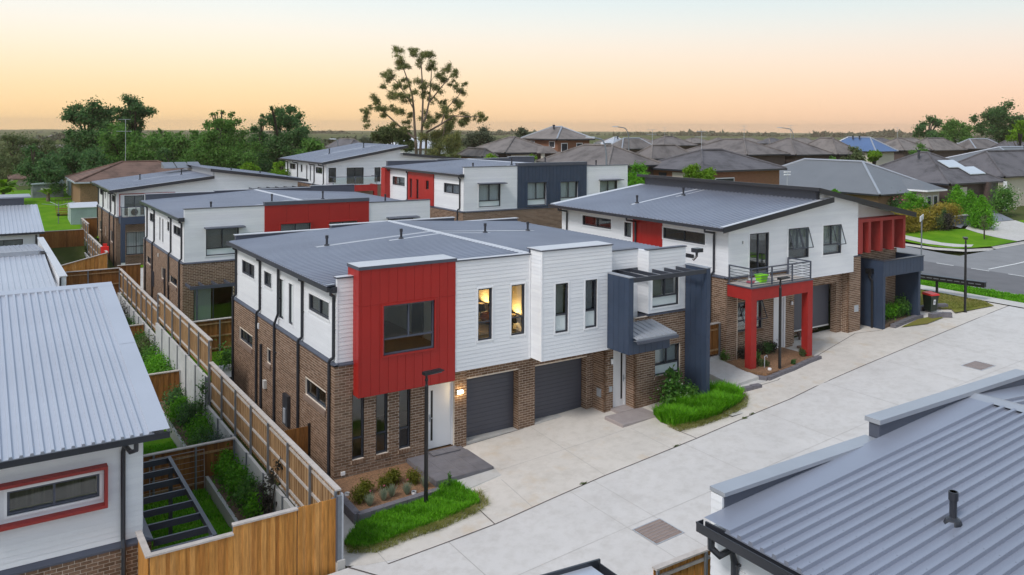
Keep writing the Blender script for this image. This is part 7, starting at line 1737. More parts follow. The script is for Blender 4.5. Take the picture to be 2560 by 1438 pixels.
# folding drying rack against the cross fence
rk = empty('drying_frame', (-3.6, 4.5, -1.34), 'thin pale metal frame leaning on the dark cross fence', 'frame')
MB().tube([(-.9, 0, .1), (-.9, .1, 1.35), (.8, .1, 1.35), (.8, 0, .1)], .018, 6).build('frame', 'step_stone', rk)
for k in range(6): MB().tube([(-.9, .02 + .012 * k, .3 + k * .18), (.8, .02 + .012 * k, .3 + k * .18)], .006, 5).build('wire', 'step_stone', rk)
# ------------------------------------------------------------------ suburb behind: hip-roofed houses
def solve_len(p, d, u_target, lo=2, hi=40):
    for _ in range(40):
        m = (lo + hi) / 2; u = project((p[0] + d[0] * m, p[1] + d[1] * m, p[2]))[0]
        inc = project((p[0] + d[0] * hi, p[1] + d[1] * hi, p[2]))[0] > project((p[0] + d[0] * lo, p[1] + d[1] * lo, p[2]))[0]
        if (u < u_target) == inc: lo = m
        else: hi = m
    return (lo + hi) / 2
def hip_house(label, corner, ze, u_left, u_right, v_ridge, roof, wall, base=None, ov=.45, windows=(), garage=None, storeys=1, ridge_mat='flashing', name='suburban_house', group='hip-roofed houses of the suburb', extra=None, vents=0, aerial=False):
    """corner: where the eave corner nearest the camera was seen; u_left / u_right: where the two eaves end; axis-aligned hip roof"""
    P = on_plane(corner[0], corner[1], 'z', ze)
    LY = solve_len(P, (0, 1), u_left); LX = solve_len(P, (1, 0), u_right)
    x0, y0, x1, y1 = P[0], P[1], P[0] + LX, P[1] + LY
    z0 = base if base is not None else T((x0 + x1) / 2, (y0 + y1) / 2)
    e = empty(name, ((x0 + x1) / 2, (y0 + y1) / 2, z0), label, 'house', group); ox, oy, oz = (x0 + x1) / 2, (y0 + y1) / 2, z0
    hx, hy = LX / 2, LY / 2; m = min(hx, hy)
    mid = np.array([ox, oy, ze]); dep = (CR @ (mid - CAM))[1]
    zr = ze
    for _ in range(30):
        v = project((ox, oy, zr))[1]; zr += (v - v_ridge) * dep / F_PX
    zr = min(max(zr, ze + .18 * m), ze + .75 * m)
    r0, r1 = ((-hx + m, 0), (hx - m, 0)) if hx >= hy else ((0, -hy + m), (0, hy - m))
    E_ = ze - oz; Z_ = zr - oz
    c = [(-hx, -hy, E_), (hx, -hy, E_), (hx, hy, E_), (-hx, hy, E_)]; A = (*r0, Z_); B_ = (*r1, Z_)
    mb = MB()
    if hx >= hy: mb.poly([c[0], c[1], B_, A]); mb.poly([c[1], c[2], B_]); mb.poly([c[2], c[3], A, B_]); mb.poly([c[3], c[0], A])
    else: mb.poly([c[0], c[1], A]); mb.poly([c[1], c[2], B_, A]); mb.poly([c[2], c[3], B_]); mb.poly([c[3], c[0], A, B_])
    mb.poly([(p[0], p[1], E_ - .02) for p in reversed(c)])
    rf = mb.build('roof', roof, e)
    rc = MB()
    tips = [A, B_]
    pairs = [(c[0], A), (c[3], A if hx >= hy else B_), (c[1], B_ if hx >= hy else A), (c[2], B_)]
    for (p, q) in pairs: rc.tube([(p[0], p[1], p[2] + .03), (q[0], q[1], q[2] + .05)], .11, 5)
    rc.tube([(A[0], A[1], A[2] + .05), (B_[0], B_[1], B_[2] + .05)], .12, 5)
    rc.build('ridge_cap', ridge_mat, rf)
    g = MB()
    for (p, q) in zip(c, c[1:] + c[:1]):
        xa, xb = sorted((p[0], q[0])); ya, yb = sorted((p[1], q[1])); g.box(xa - .06, xb + .06, ya - .06, yb + .06, E_ - .16, E_ + .0)
    g.build('gutter', 'gutter_dark', rf)
    w = MB(); w.box(-hx + ov, hx - ov, -hy + ov, hy - ov, -1.0, E_ - .03); wl_ = w.build('wall', wall, e)
    for (side, a, b, zz0, zz1, kind) in windows:
        fr = FY(-hy + ov) if side == 'f' else FX(-hx + ov); s0 = -hx if side == 'f' else -hy
        fm = MB(); fr.bx(fm, s0 + a, s0 + b, .0, .05, E_ - zz0, E_ - zz1); wo = fm.build('window' if kind != 'garage' else 'garage_door', {'garage': 'render_cream', 'dark': 'charcoal', 'door': 'gutter_dark'}.get(kind, 'trim_white'), e)
        if kind == 'w':
            fm = MB(); fr.bx(fm, s0 + a + .08, s0 + b - .08, .05, .06, E_ - zz0 + .08, E_ - zz1 - .08); fm.build('pane', 'glass_far', wo)
    if extra: extra(e, hx, hy, E_, Z_)
    for k in range(vents):
        t = .35 + .3 * k; px_, py_ = (-hx + m + (LX - 2 * m) * t, -.25 * hy) if hx >= hy else (-.25 * hx, -hy + m + (LY - 2 * m) * t)
        MB().tube([(px_, py_, Z_ - .2 * m * .5), (px_, py_, Z_ + .1), (px_, py_, Z_ + .3)], [.12, .12, .2], 8).build('roof_vent', 'charcoal', rf)
    if aerial: antenna(rf, (r0[0], r0[1], Z_), 1.8)
    return e
def antenna(parent, p, h):
    m = MB(); x, y, z = p; m.tube([(x, y, z - .1), (x, y, z + h)], .025, 5)
    m.tube([(x - .9, y, z + h * .72), (x + .6, y, z + h * .72)], .02, 5); m.tube([(x - .7, y, z + h), (x + .5, y, z + h)], .02, 5)
    for k in range(5): m.tube([(x - .6 + k * .25, y - .3, z + h * .72), (x - .6 + k * .25, y + .3, z + h * .72)], .012, 4)
    return m.build('antenna', 'galv_light', parent)
mat_plain('glass_far', (0.03, 0.035, 0.045), 0.08, var=0.1)
R2_ = 'hip-roofed houses of the suburb'
W_ = lambda *a: a
# nearest beyond the townhouses
hip_house('wide brown tiled house behind the navy-panel townhouse with the arched street light before it', (1520, 415), 7.35, 1343, 1660, 364, 'tile_brown', 'brick_deep', windows=[('f', 2, 4, 1.9, .7, 'w'), ('l', 3, 5, 1.9, .7, 'w')], ridge_mat='tile_warm')
hip_house('brown tiled house above the clerestory roof with cream porch posts', (1757, 428), 7.05, 1595, 1966, 376, 'tile_slate', 'brick_red', windows=[('l', 1.5, 4.2, 2.3, .3, 'garage'), ('l', 5.0, 6.0, 2.2, .4, 'door'), ('f', 2, 4.5, 1.9, .7, 'w')], ridge_mat='tile_slate', aerial=True)
hip_house('streaked brown roof rising behind the cream-posted house', (1628, 397), 7.4, 1572, 1745, 358, 'tile_brown', 'brick_deep', ridge_mat='tile_warm', aerial=True)
hip_house('brown tiled roof ridge with a pale skylight in the middle row', (1868, 387), 7.55, 1702, 1975, 349, 'tile_brown', 'brick_deep', ridge_mat='tile_brown', aerial=True)
hip_house('brown tiled roof right of the skylight roof in the middle row', (1990, 387), 7.45, 1862, 2085, 347, 'tile_brown', 'brick_deep', ridge_mat='tile_brown', aerial=True)
hip_house('brown tiled roof just left of the blue metal roof', (2095, 386), 7.3, 1975, 2160, 346, 'tile_warm', 'brick_deep', ridge_mat='tile_brown')
hip_house('bright blue metal roof in the far row', (2190, 379), 7.4, 2052, 2246, 344, 'roof_azure', 'render_cream', ridge_mat='flashing', vents=2)
hip_house('warm brown roof right of the bright blue roof', (2262, 376), 7.4, 2165, 2330, 346, 'tile_warm', 'brick_deep', ridge_mat='tile_brown', aerial=True)
hip_house('pinkish brown roof before the dark hilltop trees', (2335, 376), 7.3, 2255, 2420, 346, 'tile_warm', 'brick_deep', ridge_mat='tile_brown')
hip_house('pale speckled roof under the tall hilltop trees', (2440, 372), 7.5, 2370, 2520, 348, 'tile_brown', 'brick_deep', ridge_mat='flashing')
hip_house('grey far roof at the right picture edge under the trees', (2530, 374), 7.4, 2470, 2640, 350, 'tile_slate', 'brick_deep', ridge_mat='tile_slate')
for i, u in enumerate(range(1500, 2560, 66)):
    hip_house('small far hip roof, %s from the two-storey house along the skyline' % 'first second third fourth fifth sixth seventh eighth ninth tenth eleventh twelfth thirteenth fourteenth fifteenth sixteenth seventeenth'.split()[i], (u + 30, 357 + (i * 7) % 5), 6.9, u - 12, u + 72 + (i * 13) % 24, 345.5, ['tile_brown', 'tile_warm', 'tile_slate', 'tile_warm'][i % 4], 'brick_deep', ridge_mat='tile_warm', group='far skyline roofs')
# two storey brick house
def two(e, hx, hy, E_, Z_): pass
hip_house('tall two-storey brown brick house with hip roof on the skyline', (1392, 348), 9.35, 1302, 1486, 318, 'tile_warm', 'brick_red', base=3.9, windows=[('l', 1.0, 2.2, 1.1, .3, 'w'), ('l', 5.5, 7.0, 1.1, .3, 'w'), ('f', 1.0, 2.0, 1.9, .5, 'w'), ('f', 3.4, 4.4, 1.9, .5, 'w'), ('f', 6.2, 7.4, 2.0, .5, 'w'), ('f', 8.0, 9.2, 2.0, .5, 'w')], ridge_mat='flashing', vents=1)
def porch_rf(e, hx, hy, E_, Z_):
    MB().hexa([(.5, -hy - 1.2, E_ - .1), (4.5, -hy - 1.2, E_ - .1), (4.5, -hy + 2, E_ - .1), (.5, -hy + 2, E_ - .1)], [(1.9, -hy + .4, E_ + .7), (3.1, -hy + .4, E_ + .7), (3.1, -hy + 2, E_ + .7), (1.9, -hy + 2, E_ + .7)]).build('porch_roof', 'tile_warm', e)
    for x in (.8, 4.0): MB().box(x, x + .35, -hy - 1.0, -hy - .65, -.5, E_ - .1).build('porch_post', 'render_cream', e)
hip_house('broad brown roof left of the two-storey house with a cream porch', (1262, 382), 7.7, 1168, 1398, 343, 'tile_warm', 'brick_deep', windows=[('f', 1.2, 5.0, 2.3, .3, 'garage'), ('f', 8.5, 10.5, 2.0, .6, 'w')], ridge_mat='tile_warm', extra=porch_rf)
hip_house('small pale brown roof behind the gum tree foot', (1205, 392), 7.4, 1140, 1246, 366, 'tile_warm', 'brick_red', windows=[('f', 1, 2.2, 2, .4, 'door')], ridge_mat='tile_warm')
hip_house('grey roof left of the gum tree beyond the white skillion house', (868, 372), 6.2, 812, 925, 346, 'tile_slate', 'render_cream', ridge_mat='tile_warm')
hip_house('pale roofed house seen through the gum tree branches', (1010, 372), 6.6, 945, 1130, 344, 'flash_light', 'trim_white', ridge_mat='flash_light')
hip_house('lavender metal roof right of the two-storey house', (1530, 371), 7.2, 1478, 1600, 344, 'roof_pale', 'render_cream', ridge_mat='flash_light', vents=1)
hip_house('dark streaked roof behind the second street light', (1555, 372), 7.2, 1512, 1645, 341, 'tile_brown', 'brick_deep', ridge_mat='flashing')
hip_house('second dark streaked roof on the skyline', (1660, 364), 7.4, 1598, 1745, 342, 'tile_brown', 'brick_deep', ridge_mat='tile_brown', aerial=True)
# across the street on the right
def front_garage(e, hx, hy, E_, Z_):
    # cream projecting wing with its own little hip, then the dark garage
    a, b = hx - 5.6, hx - 2.2
    MB().box(a + .4, b - .4, -hy - .9, -hy + .8, -1, E_ + .25).build('wing_wall', 'render_cream', e)
    r_ = MB(); c = [(a, -hy - 1.4, E_ + .3), (b, -hy - 1.4, E_ + .3), (b, -hy + 3, E_ + .3), (a, -hy + 3, E_ + .3)]; t0, t1 = ((a + b) / 2, -hy + .5, E_ + 1.15), ((a + b) / 2, -hy + 3, E_ + 1.15)
    r_.poly([c[0], c[1], t0]); r_.poly([c[1], c[2], t1, t0]); r_.poly([c[3], c[0], t0, t1]); r_.poly([(p[0], p[1], p[2] - .02) for p in reversed(c)]); r_ = r_.build('wing_roof', 'roof_grey', e)
    g = MB(); g.box(a - .05, b + .05, -hy - 1.46, -hy - 1.36, E_ + .14, E_ + .30); g.box(a - .06, a + .02, -hy - 1.4, -hy + 1, E_ + .14, E_ + .30); g.build('wing_gutter', 'trim_white', e)
    for x in (a + .8, a + 1.9):
        wi = MB().box(x, x + .7, -hy - .96, -hy - .9, E_ - 1.6, E_ - .3).build('window', 'trim_white', e); MB().box(x + .08, x + .62, -hy - .98, -hy - .96, E_ - 1.52, E_ - .38).build('pane', 'glass_far', wi)
    MB().box(b + .1, hx - .6, -hy + .30, -hy + .44, E_ - 2.5, E_ - .5).build('garage_door', 'charcoal', e)
r1 = hip_house('grey metal-roofed house across the street with dark garage and cream wing', (2200, 487), 4.75, 1828, 2362, 402, 'roof_grey', 'brick_tan', base=2.0, ridge_mat='flashing', extra=front_garage, windows=[('f', 2.5, 3.6, 1.9, .6, 'w')])
def solar(e, hx, hy, E_, Z_):
    # two flat solar water panels on the front slope
    for (x, t) in ((-1.2, .44), (.5, .20)):
        s = (Z_ - E_) / min(hx, hy)
        y0 = -hy + t * min(hx, hy); y1 = y0 + 1.25
        z0_, z1_ = E_ + (y0 + hy) * s + .12, E_ + (y1 + hy) * s + .12
        MB().hexa([(x, y0, z0_), (x + 3.0, y0, z0_), (x + 3.0, y1, z1_), (x, y1, z1_)], [(x, y0, z0_ + .08), (x + 3.0, y0, z0_ + .08), (x + 3.0, y1, z1_ + .08), (x, y1, z1_ + .08)]).build('solar_panel', 'solar_thermal', e)
    MB().box(hx - 3.8, hx - 3.3, -hy - .3, -hy + .2, -1, E_ - .05).build('porch_pier', 'brick_deep', e); MB().box(hx - 3.2, hx - .8, -hy + .40, -hy + .46, E_ - 2.4, E_ - .2).build('entry', 'gutter_dark', e)
    for x in (hx - .7, hx - .35): MB().box(x, x + .12, -hy - .35, -hy - .2, -1, E_ - .05).build('porch_post', 'trim_white', e)
hip_house('dark tiled house with two solar panels across the street', (2375, 460), 5.55, 2118, 2512, 382, 'tile_slate', 'brick_deep', base=2.6, ridge_mat='tile_slate', extra=solar, windows=[('f', 1.2, 3.9, 2.35, .45, 'garage')], vents=1)
hip_house('dark tiled house at the right picture edge with cream garage wall', (2512, 442), 5.9, 2330, 2700, 378, 'tile_slate', 'render_cream', base=2.9, ridge_mat='tile_slate')
hip_house('grey metal roof behind the solar-panel house', (2560, 412), 6.6, 2330, 2760, 368, 'roof_grey', 'brick_deep', ridge_mat='flashing', vents=1)
# ------------------------------------------------------------------ old brick house, sheds and yard things at back left
ob = empty('brick_bungalow', (6, 72, 1.9), 'old orange-brick bungalow with reddish tiled roof at back left', 'house')
P0 = on_plane(188, 456, 'z', 5.05)
x0, y0 = P0[0] - 6, P0[1] - 72; E_ = 5.05 - 1.9; x1, y1 = x0 + 13.5, y0 + 10; zr = E_ + 1.75
mb = MB(); c = [(x0, y0, E_), (x1, y0, E_), (x1, y1, E_), (x0, y1, E_)]; A = (x0 + 5, y0 + 5, zr); B_ = (x1 - 5, y0 + 5, zr)
mb.poly([c[0], c[1], B_, A]); mb.poly([c[1], c[2], B_]); mb.poly([c[2], c[3], A, B_]); mb.poly([c[3], c[0], A]); mb.poly([(p[0], p[1], p[2] - .02) for p in reversed(c)]); rf = mb.build('roof', 'tile_red', ob)
rc = MB()
for (p, q) in [(c[0], A), (c[3], A), (c[1], B_), (c[2], B_), (A, B_)]: rc.tube([(p[0], p[1], p[2] + .03), (q[0], q[1], q[2] + .05)], .10, 5)
rc.build('ridge_cap', 'tile_red', rf); MB().box(x0 - .05, x1 + .05, y0 - .08, y0, E_ - .14, E_).box(x0 - .08, x0, y0, y1, E_ - .14, E_).build('gutter', 'galv_light', rf)
MB().box(x0 + .5, x1 - .5, y0 + .5, y1 - .5, -1, E_ - .03).build('wall', 'brick_tan', ob)
wi = MB().box(x0 + 2.2, x0 + 4.2, y0 + .42, y0 + .5, E_ - 2.0, E_ - .35).build('window', 'blind_grey', ob); MB().box(x0 + 2.3, x0 + 3.15, y0 + .40, y0 + .42, E_ - 1.9, E_ - .45).build('pane', 'blind_pale', wi)
antenna(rf, (A[0] + .3, A[1], zr), 4.6)
dk = empty('porch_steps', (P0[0] - .6, P0[1] - .6, 2.0), 'dark timber porch steps with railing beside the brick bungalow', 'steps')
for k in range(4): MB().box(-1.2, .2, -.6 - k * .3, -.32 - k * .3, .55 - k * .15, .60 - k * .15).build('tread', 'timber_dark', dk)
for k in range(6): MB().box(-1.2 + k * .28, -1.17 + k * .28, -.3, -.27, .6, 1.5).build('baluster', 'brick_deep', dk)
MB().box(-1.25, .25, -.32, -.26, 1.5, 1.56).build('rail', 'brick_deep', dk)
ts = empty('tin_shed', (-.55, 62.2, 1.2), 'pale blue-grey tin garden shed on the old lawn', 'shed')
MB().box(-1.1, 1.15, 0, 3.0, 0, 1.85).build('wall', 'shed_blue', ts); MB().hexa([(-1.2, -.1, 1.85), (1.25, -.1, 1.85), (1.25, 3.1, 1.85), (-1.2, 3.1, 1.85)], [(-1.2, -.1, 1.9), (1.25, -.1, 1.9), (1.25, 1.5, 2.25), (-1.2, 1.5, 2.25)]).build('roof', 'flash_light', ts)
for k in range(15): MB().box(-1.1 + k * .15, -1.07 + k * .15, -.02, 0, 0, 1.85).build('rib', 'shed_blue', ts)
os_ = empty('old_shed', (-2.2, 80, 2.5), 'rusty grey corrugated sheds with blue tarp behind the banana palms', 'shed')
MB().box(-1.6, 1.4, 0, 3, 0, 1.7).build('wall', 'shed_grey', os_); MB().hexa([(-1.7, -.1, 1.7), (1.5, -.1, 1.75), (1.5, 3, 1.8), (-1.7, 3, 1.7)], [(-1.7, -.1, 1.78), (1.5, -.1, 1.95), (1.5, 3, 2.0), (-1.7, 3, 1.78)]).build('roof', 'shed_blue', os_)
MB().box(2.0, 4.8, 1, 4, 0, 1.9).build('lean_to', 'shed_blue', os_)
MB().box(-.8, 1.2, -.05, 0, 1.1, 1.3).build('gutter_drum', 'ac_white', os_)
wl2 = empty('clothes_line', (-2.6, 63, 1.55), 'rotary clothes line on the bright old lawn', 'clothes line')
MB().tube([(0, 0, 0), (0, 0, 2.0)], .035, 8).build('mast', 'galv', wl2)
for k in range(4):
    a = k * math.pi / 2 + .4; MB().tube([(0, 0, 1.75), (1.5 * math.cos(a), 1.5 * math.sin(a), 2.0)], .02, 5).build('arm', 'galv_light', wl2)
MB().cyl(0, 0, .75, 1.0, .12, 8).build('winder', 'black_metal', wl2)
def banana(x, y, label, n, h, seed, mat='leaf_lime'):
    e = empty('banana_palm', (x, y, T(x, y)), label, 'banana palm', 'banana palms'); r = np.random.default_rng(seed); Q = []
    for i in range(n):
        th = r.random() * 6.28; L = h * (.6 + .4 * r.random()); el = .5 + .9 * r.random(); w = .28 * h / 2.4
        prev = None; b = np.array([r.normal() * .25, r.normal() * .25, h * .35]); s = np.array([-math.sin(th), math.cos(th), 0])
        for k in range(6):
            t = k / 5; p = b + np.array([math.cos(th), math.sin(th), 0]) * L * t * math.cos(el) + np.array([0, 0, 1]) * (L * t * math.sin(el) - 1.0 * L * t * t * .55)
            ww = w * (math.sin(math.pi * (.12 + .85 * t))); cur = (p - s * ww, p + s * ww)
            if prev is not None: Q.append([prev[0], prev[1], cur[1], cur[0]])
            prev = cur
    o = bpy.data.objects.new('leaves', quads_mesh('leaves', np.array(Q), mat)); link(o, e)
    MB().tube([(0, 0, -.2), (0, 0, h * .45)], [.22, .14], 8).build('trunk', 'bark', e)
banana(-6.6, 76, 'large banana palm clump by the old lawn', 26, 3.6, 1); banana(-7.8, 74.5, 'banana palm clump at the left picture edge', 20, 3.0, 2); banana(-2.5, 77, 'small young banana palm before the rusty sheds', 8, 2.2, 3)
# ------------------------------------------------------------------ trees (real positions found from the picture, spread in depth)
def tree(name, label, dist, blobs_px, n, size, mat, seed, trunk=None, group=None, gz=None, depth=1.0, bark='bark_dark', br=None, tr=.22, split=5, **k):
    r = np.random.default_rng(seed); k_ = dist / F_PX
    B = []
    for (u, v, rp) in blobs_px:
        dd = dist + r.normal() * depth * dist * .022; p = at_dist(u, v, dd); rr = rp * k_
        B.append((p[0], p[1], p[2], rr, rr, rr * .82))
    if split:
        C = []
        for b in B:
            for _ in range(split):
                o = r.normal(size=3) * .48; C.append((b[0] + o[0] * b[3], b[1] + o[1] * b[3], b[2] + o[2] * b[5], b[3] * .72, b[3] * .72, b[5] * .7))
        B = C
    B = np.array(B); cx, cy = B[:, 0].mean(), B[:, 1].mean(); z0 = T(cx, cy) if gz is None else gz
    if trunk: t0 = at_dist(trunk[0][0], trunk[0][1], dist); cx, cy = t0[0], t0[1]
    e = empty(name, (cx, cy, z0), label, 'tree', group)
    Bl = B.copy(); Bl[:, 0] -= cx; Bl[:, 1] -= cy; Bl[:, 2] -= z0
    crown(e, 'crown', Bl, int(n * 2.1), size * .62, mat, seed, **k)
    mb = MB()
    if br:
        for (pts, ra, rb) in br:
            P = [at_dist(u, v, dist + (d if len(q) > 2 else 0)) for q in pts for (u, v, d) in [(q[0], q[1], q[2] if len(q) > 2 else 0)]]
            P = [(p[0] - cx, p[1] - cy, p[2] - z0) for p in P]; rs = [ra + (rb - ra) * i / (len(P) - 1) for i in range(len(P))]
            mb.tube(P, rs, 7)
    else:
        top = Bl[:, 2].max() * .75
        mb.tube([(0, 0, -.3), (.1, 0, top * .4), (0, .1, top)], [tr * 1.3, tr, tr * .4], 7)
        for b in Bl[:8]: mb.tube([(0, 0, max(.3, b[2] * .45)), (b[0] * .6, b[1] * .6, b[2] * .85), (b[0], b[1], b[2] + b[5] * .4)], [tr * .45, tr * .3, tr * .1], 5)
    mb.build('trunk', bark, e)
    return e
S = lambda pts: [(860 + x / 4.358, 90 + y / 4.358, r / 4.358) for x, y, r in pts]
gum = S([(600,150,58),(740,150,48),(800,195,58),(870,200,48),(930,200,58),(590,260,66),(640,320,56),(690,330,40),(820,310,48),(960,310,56),(940,350,40),(1130,350,56),(1200,420,50),(470,420,50),(520,470,68),(560,540,58),(640,470,50),(660,540,48),(820,500,58),(860,560,48),(1050,440,58),(1110,480,58),(1010,560,66),(1150,520,40),(1320,520,34),(1220,560,38),(430,550,40),(330,670,48),(350,720,48),(520,660,58),(600,640,58),(680,690,58),(750,640,48),(870,650,48),(960,680,48),(1060,730,48),(1110,800,66),(1270,620,58),(1230,720,58),(1250,780,48),(230,820,48),(240,900,46),(250,980,38),(290,770,30),(370,790,48),(430,800,56),(440,860,46),(510,790,40),(580,820,56),(640,830,40),(710,860,40),(690,940,48),(540,970,48),(640,990,48),(900,900,62),(950,930,56),(1020,880,48),(1130,880,58),(1170,960,66),(1270,950,48),(1340,880,58),(1320,930,48),(1440,900,48),(1490,870,48),(1540,910,30),(1000,1050,76),(1050,1080,86),(1150,1050,86),(1190,1100,78),(1180,1200,86),(1060,1200,86),(960,1270,60),(1030,1300,60),(1210,1300,60),(880,1080,56),(900,980,46),(1250,1140,50)])
Sx = lambda pts: [(860 + p[0] / 4.358, 90 + p[1] / 4.358, p[2] if len(p) > 2 else 0) for p in pts]
gbr = [(Sx([(790, 1330), (785, 1200), (770, 1000, .5), (760, 800, .8), (745, 650, 1), (700, 500, 1.5), (640, 330, 2), (610, 200, 2)]), .19, .03), (Sx([(830, 1330), (835, 1200), (850, 1000, -.5), (860, 700, -1), (850, 450, -1), (840, 300, -1.5), (800, 200, -1.5)]), .17, .03),
       (Sx([(850, 1000, -.5), (900, 850), (930, 700, .5), (950, 450, 1), (955, 330, 1)]), .14, .03), (Sx([(775, 1120), (600, 980, 1), (480, 870, 2), (330, 740, 3), (240, 830, 3)]), .13, .03), (Sx([(750, 700, 1), (640, 660, 2), (520, 620, 2.5), (430, 560, 3)]), .08, .025),
       (Sx([(890, 1300), (900, 1050, -1), (1060, 960, -2), (1200, 870, -3), (1330, 880, -3), (1480, 880, -3)]), .15, .03), (Sx([(930, 720, .5), (1060, 560, -1), (1150, 450, -1.5), (1190, 400, -2)]), .08, .02), (Sx([(1060, 960, -2), (1110, 800, -2), (1250, 650, -2.5), (1310, 530, -3)]), .08, .02), (Sx([(760, 800), (680, 650, -1), (560, 480, -1.5), (480, 430, -2)]), .07, .02), (Sx([(1030, 1330), (1050, 1200, 1), (1100, 1000, 1), (1160, 900, 1)]), .16, .04), (Sx([(860, 700), (900, 560, 1), (1000, 420, 1.5)]), .06, .02)]
tree('gum_tree', 'tall open gum tree with bare forked trunks against the sky', 92, gum, 30000, .27, 'leaf_gum', 301, trunk=[(1045, 385)], depth=.9, br=gbr, droop=1.3, shell=.45, aspect=.36, bark='bark', gz=3.2, split=6)
tree('gum_tree', 'low olive tree left of the tall gum foot', 98, S([(420,1060,88),(520,1040,88),(600,1060,78),(680,1090,68),(350,1090,50),(620,1200,50),(700,1220,58),(740,1180,56),(450,1110,80)]), 5000, .42, 'leaf_olive', 302, gz=3.2)
BT = 'trees along the back left'
tree('spreading_pine', 'flat-layered dark spreading tree tallest at back left', 112, [(235,275,30),(200,282,24),(182,300,18),(268,288,26),(215,303,26),(250,318,28),(178,340,18),(198,345,30),(230,345,34),(185,375,26),(200,395,36),(240,380,40),(165,372,16),(170,408,30)], 9000, .55, 'leaf_dark', 303, trunk=[(224, 420)], group=BT, gz=2.2, tr=.4)
tree('round_tree', 'round-headed tree right of the spreading one', 118, [(330,262,22),(310,280,20),(352,278,22),(334,292,24),(346,308,14),(318,300,18),(338,325,16),(325,335,20)], 4500, .5, 'leaf_dark', 304, trunk=[(338, 330)], group=BT, gz=2.2, tr=.35)
tree('broad_conifer', 'broad mid-green conifer below the round tree', 104, [(300,320,22),(292,345,30),(322,355,34),(280,380,36),(312,385,42),(345,385,34),(265,408,36),(310,420,46),(365,405,26),(355,425,30)], 9000, .5, 'leaf_mid', 305, group=BT, gz=2.4, tr=.35)
tree('dark_conifer', 'dark conifer clump under the spreading tree', 100, [(160,395,24),(185,420,32),(215,410,36),(235,430,36),(150,430,24),(205,445,34)], 5500, .5, 'leaf_dark', 306, group=BT, gz=2.4)
tree('garden_conifer', 'dark pointed conifer behind the banana palms', 92, [(82,372,8),(80,390,16),(82,415,26),(80,440,30)], 3000, .42, 'leaf_dark', 307, group=BT, gz=2.5)
tree('garden_conifer', 'second dark conifer right of the pointed one', 92, [(128,385,10),(126,405,18),(124,425,26),(132,445,28)], 3000, .42, 'leaf_dark', 308, group=BT, gz=2.5)
tree('olive_tree', 'olive-grey tree at the left picture edge', 125, [(35,355,22),(30,380,32),(55,390,28),(12,410,30),(45,420,34),(15,440,28)], 4500, .5, 'leaf_olive', 309, group=BT, gz=2)
tree('olive_tree', 'lighter olive tree between the conifers and the spreading one', 130, [(85,358,14),(110,370,20),(95,385,24),(140,380,24),(120,400,24)], 3200, .5, 'leaf_olive', 310, group=BT, gz=2)
tree('shade_tree', 'dense green tree with small pointed tops behind the bungalow roof', 112, [(388,340,14),(402,330,8),(420,345,18),(446,335,7),(440,360,28),(405,375,34),(460,380,32),(430,400,38),(478,402,26),(395,405,28)], 7500, .48, 'leaf_mid', 311, group=BT, gz=2.4)
tree('shade_tree', 'dark green tree low behind the bungalow chimney end', 104, [(420,420,30),(455,425,26),(392,425,22),(480,425,20)], 2600, .48, 'leaf_dark', 312, group=BT, gz=2.4)
tree('poplar_clump', 'tall ragged-topped green tree behind the skillion roof', 104, [(535,285,8),(557,278,8),(580,288,8),(520,310,14),(545,305,20),(575,312,20),(560,330,34),(525,345,32),(592,345,30),(550,365,48),(595,375,40),(515,380,36),(570,405,50),(610,405,34),(500,410,30),(530,420,34)], 12000, .46, 'leaf_mid', 313, group=BT, gz=2.4, tr=.35)
tree('poplar_clump', 'small pointed tree left of the ragged-topped one', 115, [(487,330,8),(492,345,14),(498,362,20),(490,385,24)], 2200, .45, 'leaf_mid', 314, group=BT, gz=2.4)
tree('slim_conifer', 'slim grey-green conifer beside the tall round tree', 112, [(658,288,6),(655,305,10),(652,325,15),(650,348,20),(645,375,24),(640,400,30)], 3800, .45, 'leaf_dark', 315, group=BT, gz=2.4)
tree('tall_round_tree', 'tall round open tree left of the white skillion house', 110, [(677,270,7),(680,290,14),(725,272,16),(702,290,22),(745,300,20),(722,305,24),(690,318,24),(757,325,15),(735,340,28),(700,350,34),(755,355,15),(725,380,36),(690,390,34),(680,420,34),(650,425,30)], 9000, .48, 'leaf_dark', 316, trunk=[(700, 420)], group=BT, gz=2.4, tr=.35)
tree('leafy_tree', 'lower leafy tree with warm tips left of the white skillion roof', 100, [(770,362,16),(795,372,24),(765,385,24),(810,382,16),(780,400,24)], 3200, .42, 'leaf_mid', 317, group=BT, gz=2.6)
tree('lime_bush', 'lime green bush at the white skillion house corner', 80, [(700,412,10),(692,428,16),(708,436,16),(686,442,14)], 1600, .32, 'leaf_lime', 318, group=BT, gz=2.0)
tree('lime_bush', 'lime green bush behind the skillion ridge', 90, [(612,422,14),(632,424,12),(648,426,10)], 1100, .32, 'leaf_lime', 319, group=BT, gz=2.2)
tree('lime_bush', 'small lime shrub above the bungalow ridge', 95, [(373,418,10)], 500, .3, 'leaf_lime', 320, group=BT, gz=3.5)
HT = 'trees on the right hilltop'
tree('hilltop_gum', 'tall dark hilltop gum tree at the right skyline', 190, [(2462,290,16),(2492,282,24),(2522,284,24),(2546,298,22),(2440,298,12),(2505,305,34),(2535,320,30),(2478,318,26),(2450,330,20),(2510,335,34),(2556,335,24)], 7000, .75, 'leaf_dark', 321, trunk=[(2500, 350)], group=HT, gz=3.5, tr=.5)
tree('hilltop_gum', 'open flat-topped hilltop tree left of the tall one', 185, [(2325,306,16),(2342,312,14),(2308,320,12),(2300,335,14),(2330,330,10),(2318,342,18)], 2200, .7, 'leaf_dark', 322, trunk=[(2320, 350)], group=HT, gz=3.5, tr=.4)
